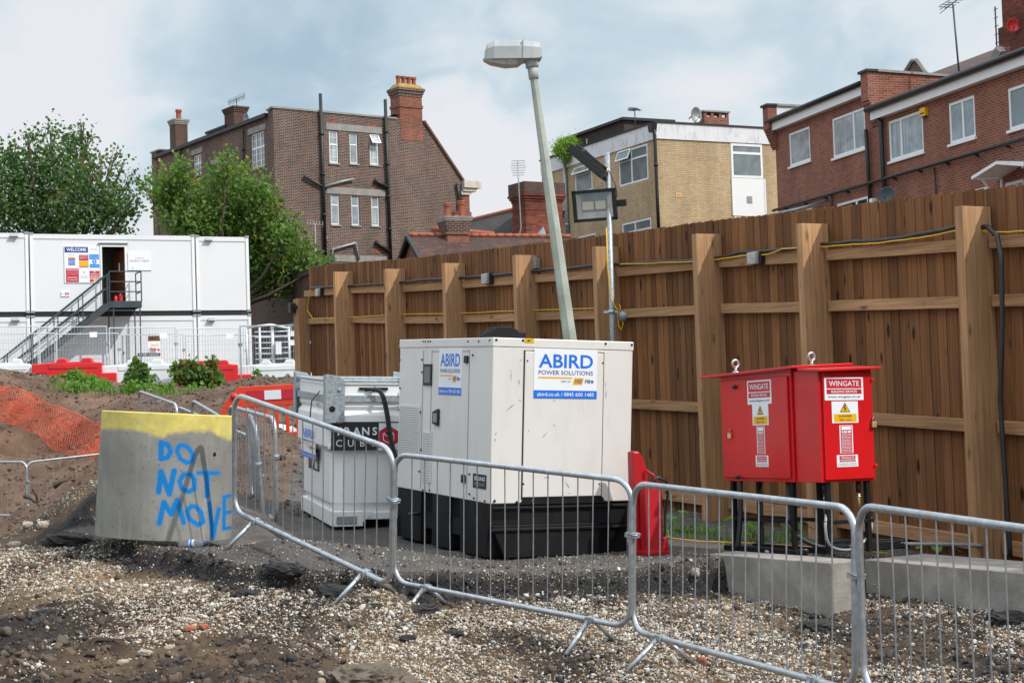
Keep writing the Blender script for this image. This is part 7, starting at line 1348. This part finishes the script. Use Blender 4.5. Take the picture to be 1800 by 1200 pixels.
def shrub(name, lab, cat, blobs, Y, n, size, matn, red=.05, cs=.09, stems=True, grp=None):
    base = at(blobs[0][0], blobs[0][3] if len(blobs[0]) > 3 else 690, Y); r = root(name, lab, cat, Matrix.Translation(base), grp); C = [np.array(at(q[0], q[1], Y)-base) for q in blobs]; R = [q[2]/FP*Y for q in blobs]
    leafcloud('foliage', C, R, n, size, matn, r, red=red, cs=cs, clump=10)
    if stems:
        m = MB(); [m.tube([(0, 0, -.1), Vector(c_)*.5+Vector((.05, 0, 0)), c_], .014, 'bark', 5, r2=.005) for c_ in C]; m.build('stem', r)
    return r
G1 = 'shrubs and weeds on the earth bank'
shrub('shrub', 'green leafy shrub before the white barrier between the two red ones', 'shrub', [(243,662,16,684),(240,650,11),(252,668,14),(232,672,12),(240,634,5),(250,644,5)], 41, 1500, .11, 'bramble', .03, grp=G1)
shrub('shrub', 'large reddish green bramble bush before the right red barrier', 'shrub', [(345,665,24,690),(325,660,18),(365,665,20),(310,648,9),(370,640,9),(372,622,4),(318,640,5),(335,645,10),(380,672,14),(355,680,18)], 40.5, 3600, .11, 'bramble', .16, grp=G1)
shrub('shrub', 'low green weed bush before the left red barrier', 'shrub', [(135,672,18,690),(110,674,13),(160,676,14),(135,655,5),(90,676,11),(175,676,10),(128,662,8)], 41, 2600, .09, 'weed', .05, grp=G1)
shrub('weed', 'tall thin weed standing before the rightmost white barrier', 'weed', [(452,668,8,688),(452,655,4),(450,676,10),(440,680,10),(465,682,8)], 39.5, 700, .09, 'weed', .0, grp=G1)
shrub('weed', 'small weed tuft at the left edge of the bank', 'weed', [(18,680,8,690),(22,676,5)], 40, 260, .09, 'weed', .0, grp=G1)
x, z = ys.uv(997, 262, -.1); bp_ = yb_.matrix_world @ SIDE @ Vector((x, -.1, z-.5)); r = root('parapet_shrub', 'bright green bush growing out of the yellow building parapet beside the grey pipe', 'shrub', Matrix.Translation(bp_))
leafcloud('foliage', [(0,0,.35),(-.3,0,.45),(.3,0,.5),(.12,-.05,.75),(.0,0,.15),(-.2,0,.7)], [.36,.28,.28,.26,.24,.26], 9000, .05, 'parapet', r, cs=.20, red=0)
def blades(name, lab, regs, n, h, matn='weed', kind='stuff', cat='grass'):
    V_ = []; t_ = []
    for (x0, x1, y0, y1, Y0, Y1, cnt) in regs:
        for _ in range(cnt):
            q = at(random.uniform(x0, x1), random.uniform(y0, y1), random.uniform(Y0, Y1)); g_ = gz(q.x, q.y) if False else q.z; hh_ = h*random.uniform(.4, 1.2); a = random.uniform(0, 6.28); l = Vector((math.cos(a), math.sin(a), 0))*hh_*random.uniform(.1, .5); w = Vector((-math.sin(a), math.cos(a), 0))*.012*max(1, q.y/25)
            p = Vector((q.x, q.y, g_-.05)); V_ += [p-w, p+w, p+l*.5+Vector((0,0,hh_*.7))+w*.6, p+l+Vector((0,0,hh_))]; t_.append(random.random()*.85)
    o = npmesh(name, [tuple(v) for v in V_], np.arange(len(V_)).reshape(-1, 4), [matn], {'tone': ('FACE', np.array(t_))}); return tag(o, lab, cat, kind=kind)
blades('grass', 'rough green grass and low weeds along the top of the earth bank', [(80,200,680,690,38,41,420),(190,300,684,692,38,41,260),(270,430,686,697,37,40,700),(400,500,682,690,38,40,200),(0,50,686,692,38,40,50),(365,420,692,702,35,37,260)], 0, .16)
# weeds at the foot of the fence
def ground_leaves(lab, cx, cy, Y, n, sz, spread, seed):
    r_ = random.Random(seed); p = at(cx, cy, Y); p.z = gz(p.x, p.y); r = root('dock_plant', lab, 'plant', Matrix.Translation(p), 'broad leaved weeds at the fence foot'); 
    for _ in range(n):
        a = r_.uniform(0, 6.28); rd = r_.uniform(.2, 1)*spread; h_ = r_.uniform(.4, 1)*sz*1.2; T_l = Matrix.Translation((math.cos(a)*rd*.4, math.sin(a)*rd*.4, 0)) @ Matrix.Rotation(a, 4, 'Z'); s_ = sz*r_.uniform(.6, 1.1); m = MB(); P_ = [(0,0,0),(s_*.3,-s_*.05,h_),(s_*.55,-s_*.35,h_+s_*.1),(s_*.95,-s_*.22,h_-.02),(s_*1.15,0,h_-s_*.25),(s_*.95,s_*.22,h_-.02),(s_*.55,s_*.35,h_+s_*.1),(s_*.3,s_*.05,h_)]
        m.add(P_, [(0,1,7),(1,2,6,7),(2,3,5,6),(3,4,5)], 'weed', T_l, 0, r_.random()*.8); m.build('leaf', r, tones=True)
for i, (px, py, Y, n_, lab) in enumerate([(1300, 925, 14.5, 11, 'broad leaved plant at the fence foot behind the left stand legs'), (1385, 930, 14.1, 9, 'broad leaved plant at the fence foot behind the middle stand legs'), (1640, 968, 13.3, 4, 'small broad leaved plant at the fence foot right of the cable coil'), (1185, 915, 15.2, 5, 'broad leaved plant near the red fire point')]): ground_leaves(lab, px, py, Y, n_, .17, .3, i)
_C = []; _R = []
for _k in range(46):
    _x = random.uniform(85, 470); _pp = at(_x, 686+random.uniform(-3, 4)+(4 if _x > 250 else 0), random.uniform(38.5, 40)); _C.append(np.array(_pp)); _R.append(random.uniform(.10, .22))
tag(leafcloud('undergrowth', _C, _R, 3800, .085, 'weed', None, cs=.16, clump=8, red=.03), 'ragged green undergrowth along the top of the earth bank', 'undergrowth', kind='stuff')
blades('low_weeds', 'low weeds and grass between the tarmac and the foot of the fence', [(1165,1260,915,940,14.2,15.2,160),(1255,1420,930,955,13.8,14.5,160),(1490,1560,950,965,13.2,13.8,50)], 0, .06, cat='weeds')
# a bent root and dead sticks on the mound by the pit
for q0, pts, lab in (((62, 875), [(42,872),(52,874),(62,882),(70,880)], 'bent brown root sticking out of the mound by the pit'), ((60, 860), [(60,862),(64,870),(66,882)], 'short upright root stub on the mound by the pit'), ((100, 845), [(95,856),(108,846),(120,843)], 'thin brown root along the mound crest')):
    m = MB(); m.tube([at(a, b, 14.0) for a, b in pts], .022, 'bark', 6, r2=.010); tag(m.build('root'), lab, 'root', 'roots on the mound')
p = at(286, 712, 24); m = MB(); m.tube([at(275, 712, 24), at(279, 705, 24), at(288, 704, 24), at(291, 711, 24)], .014, 'galv', 6); tag(m.build('lifting_loop'), 'small bright wire loop showing just above the yellow ring rim', 'wire loop')
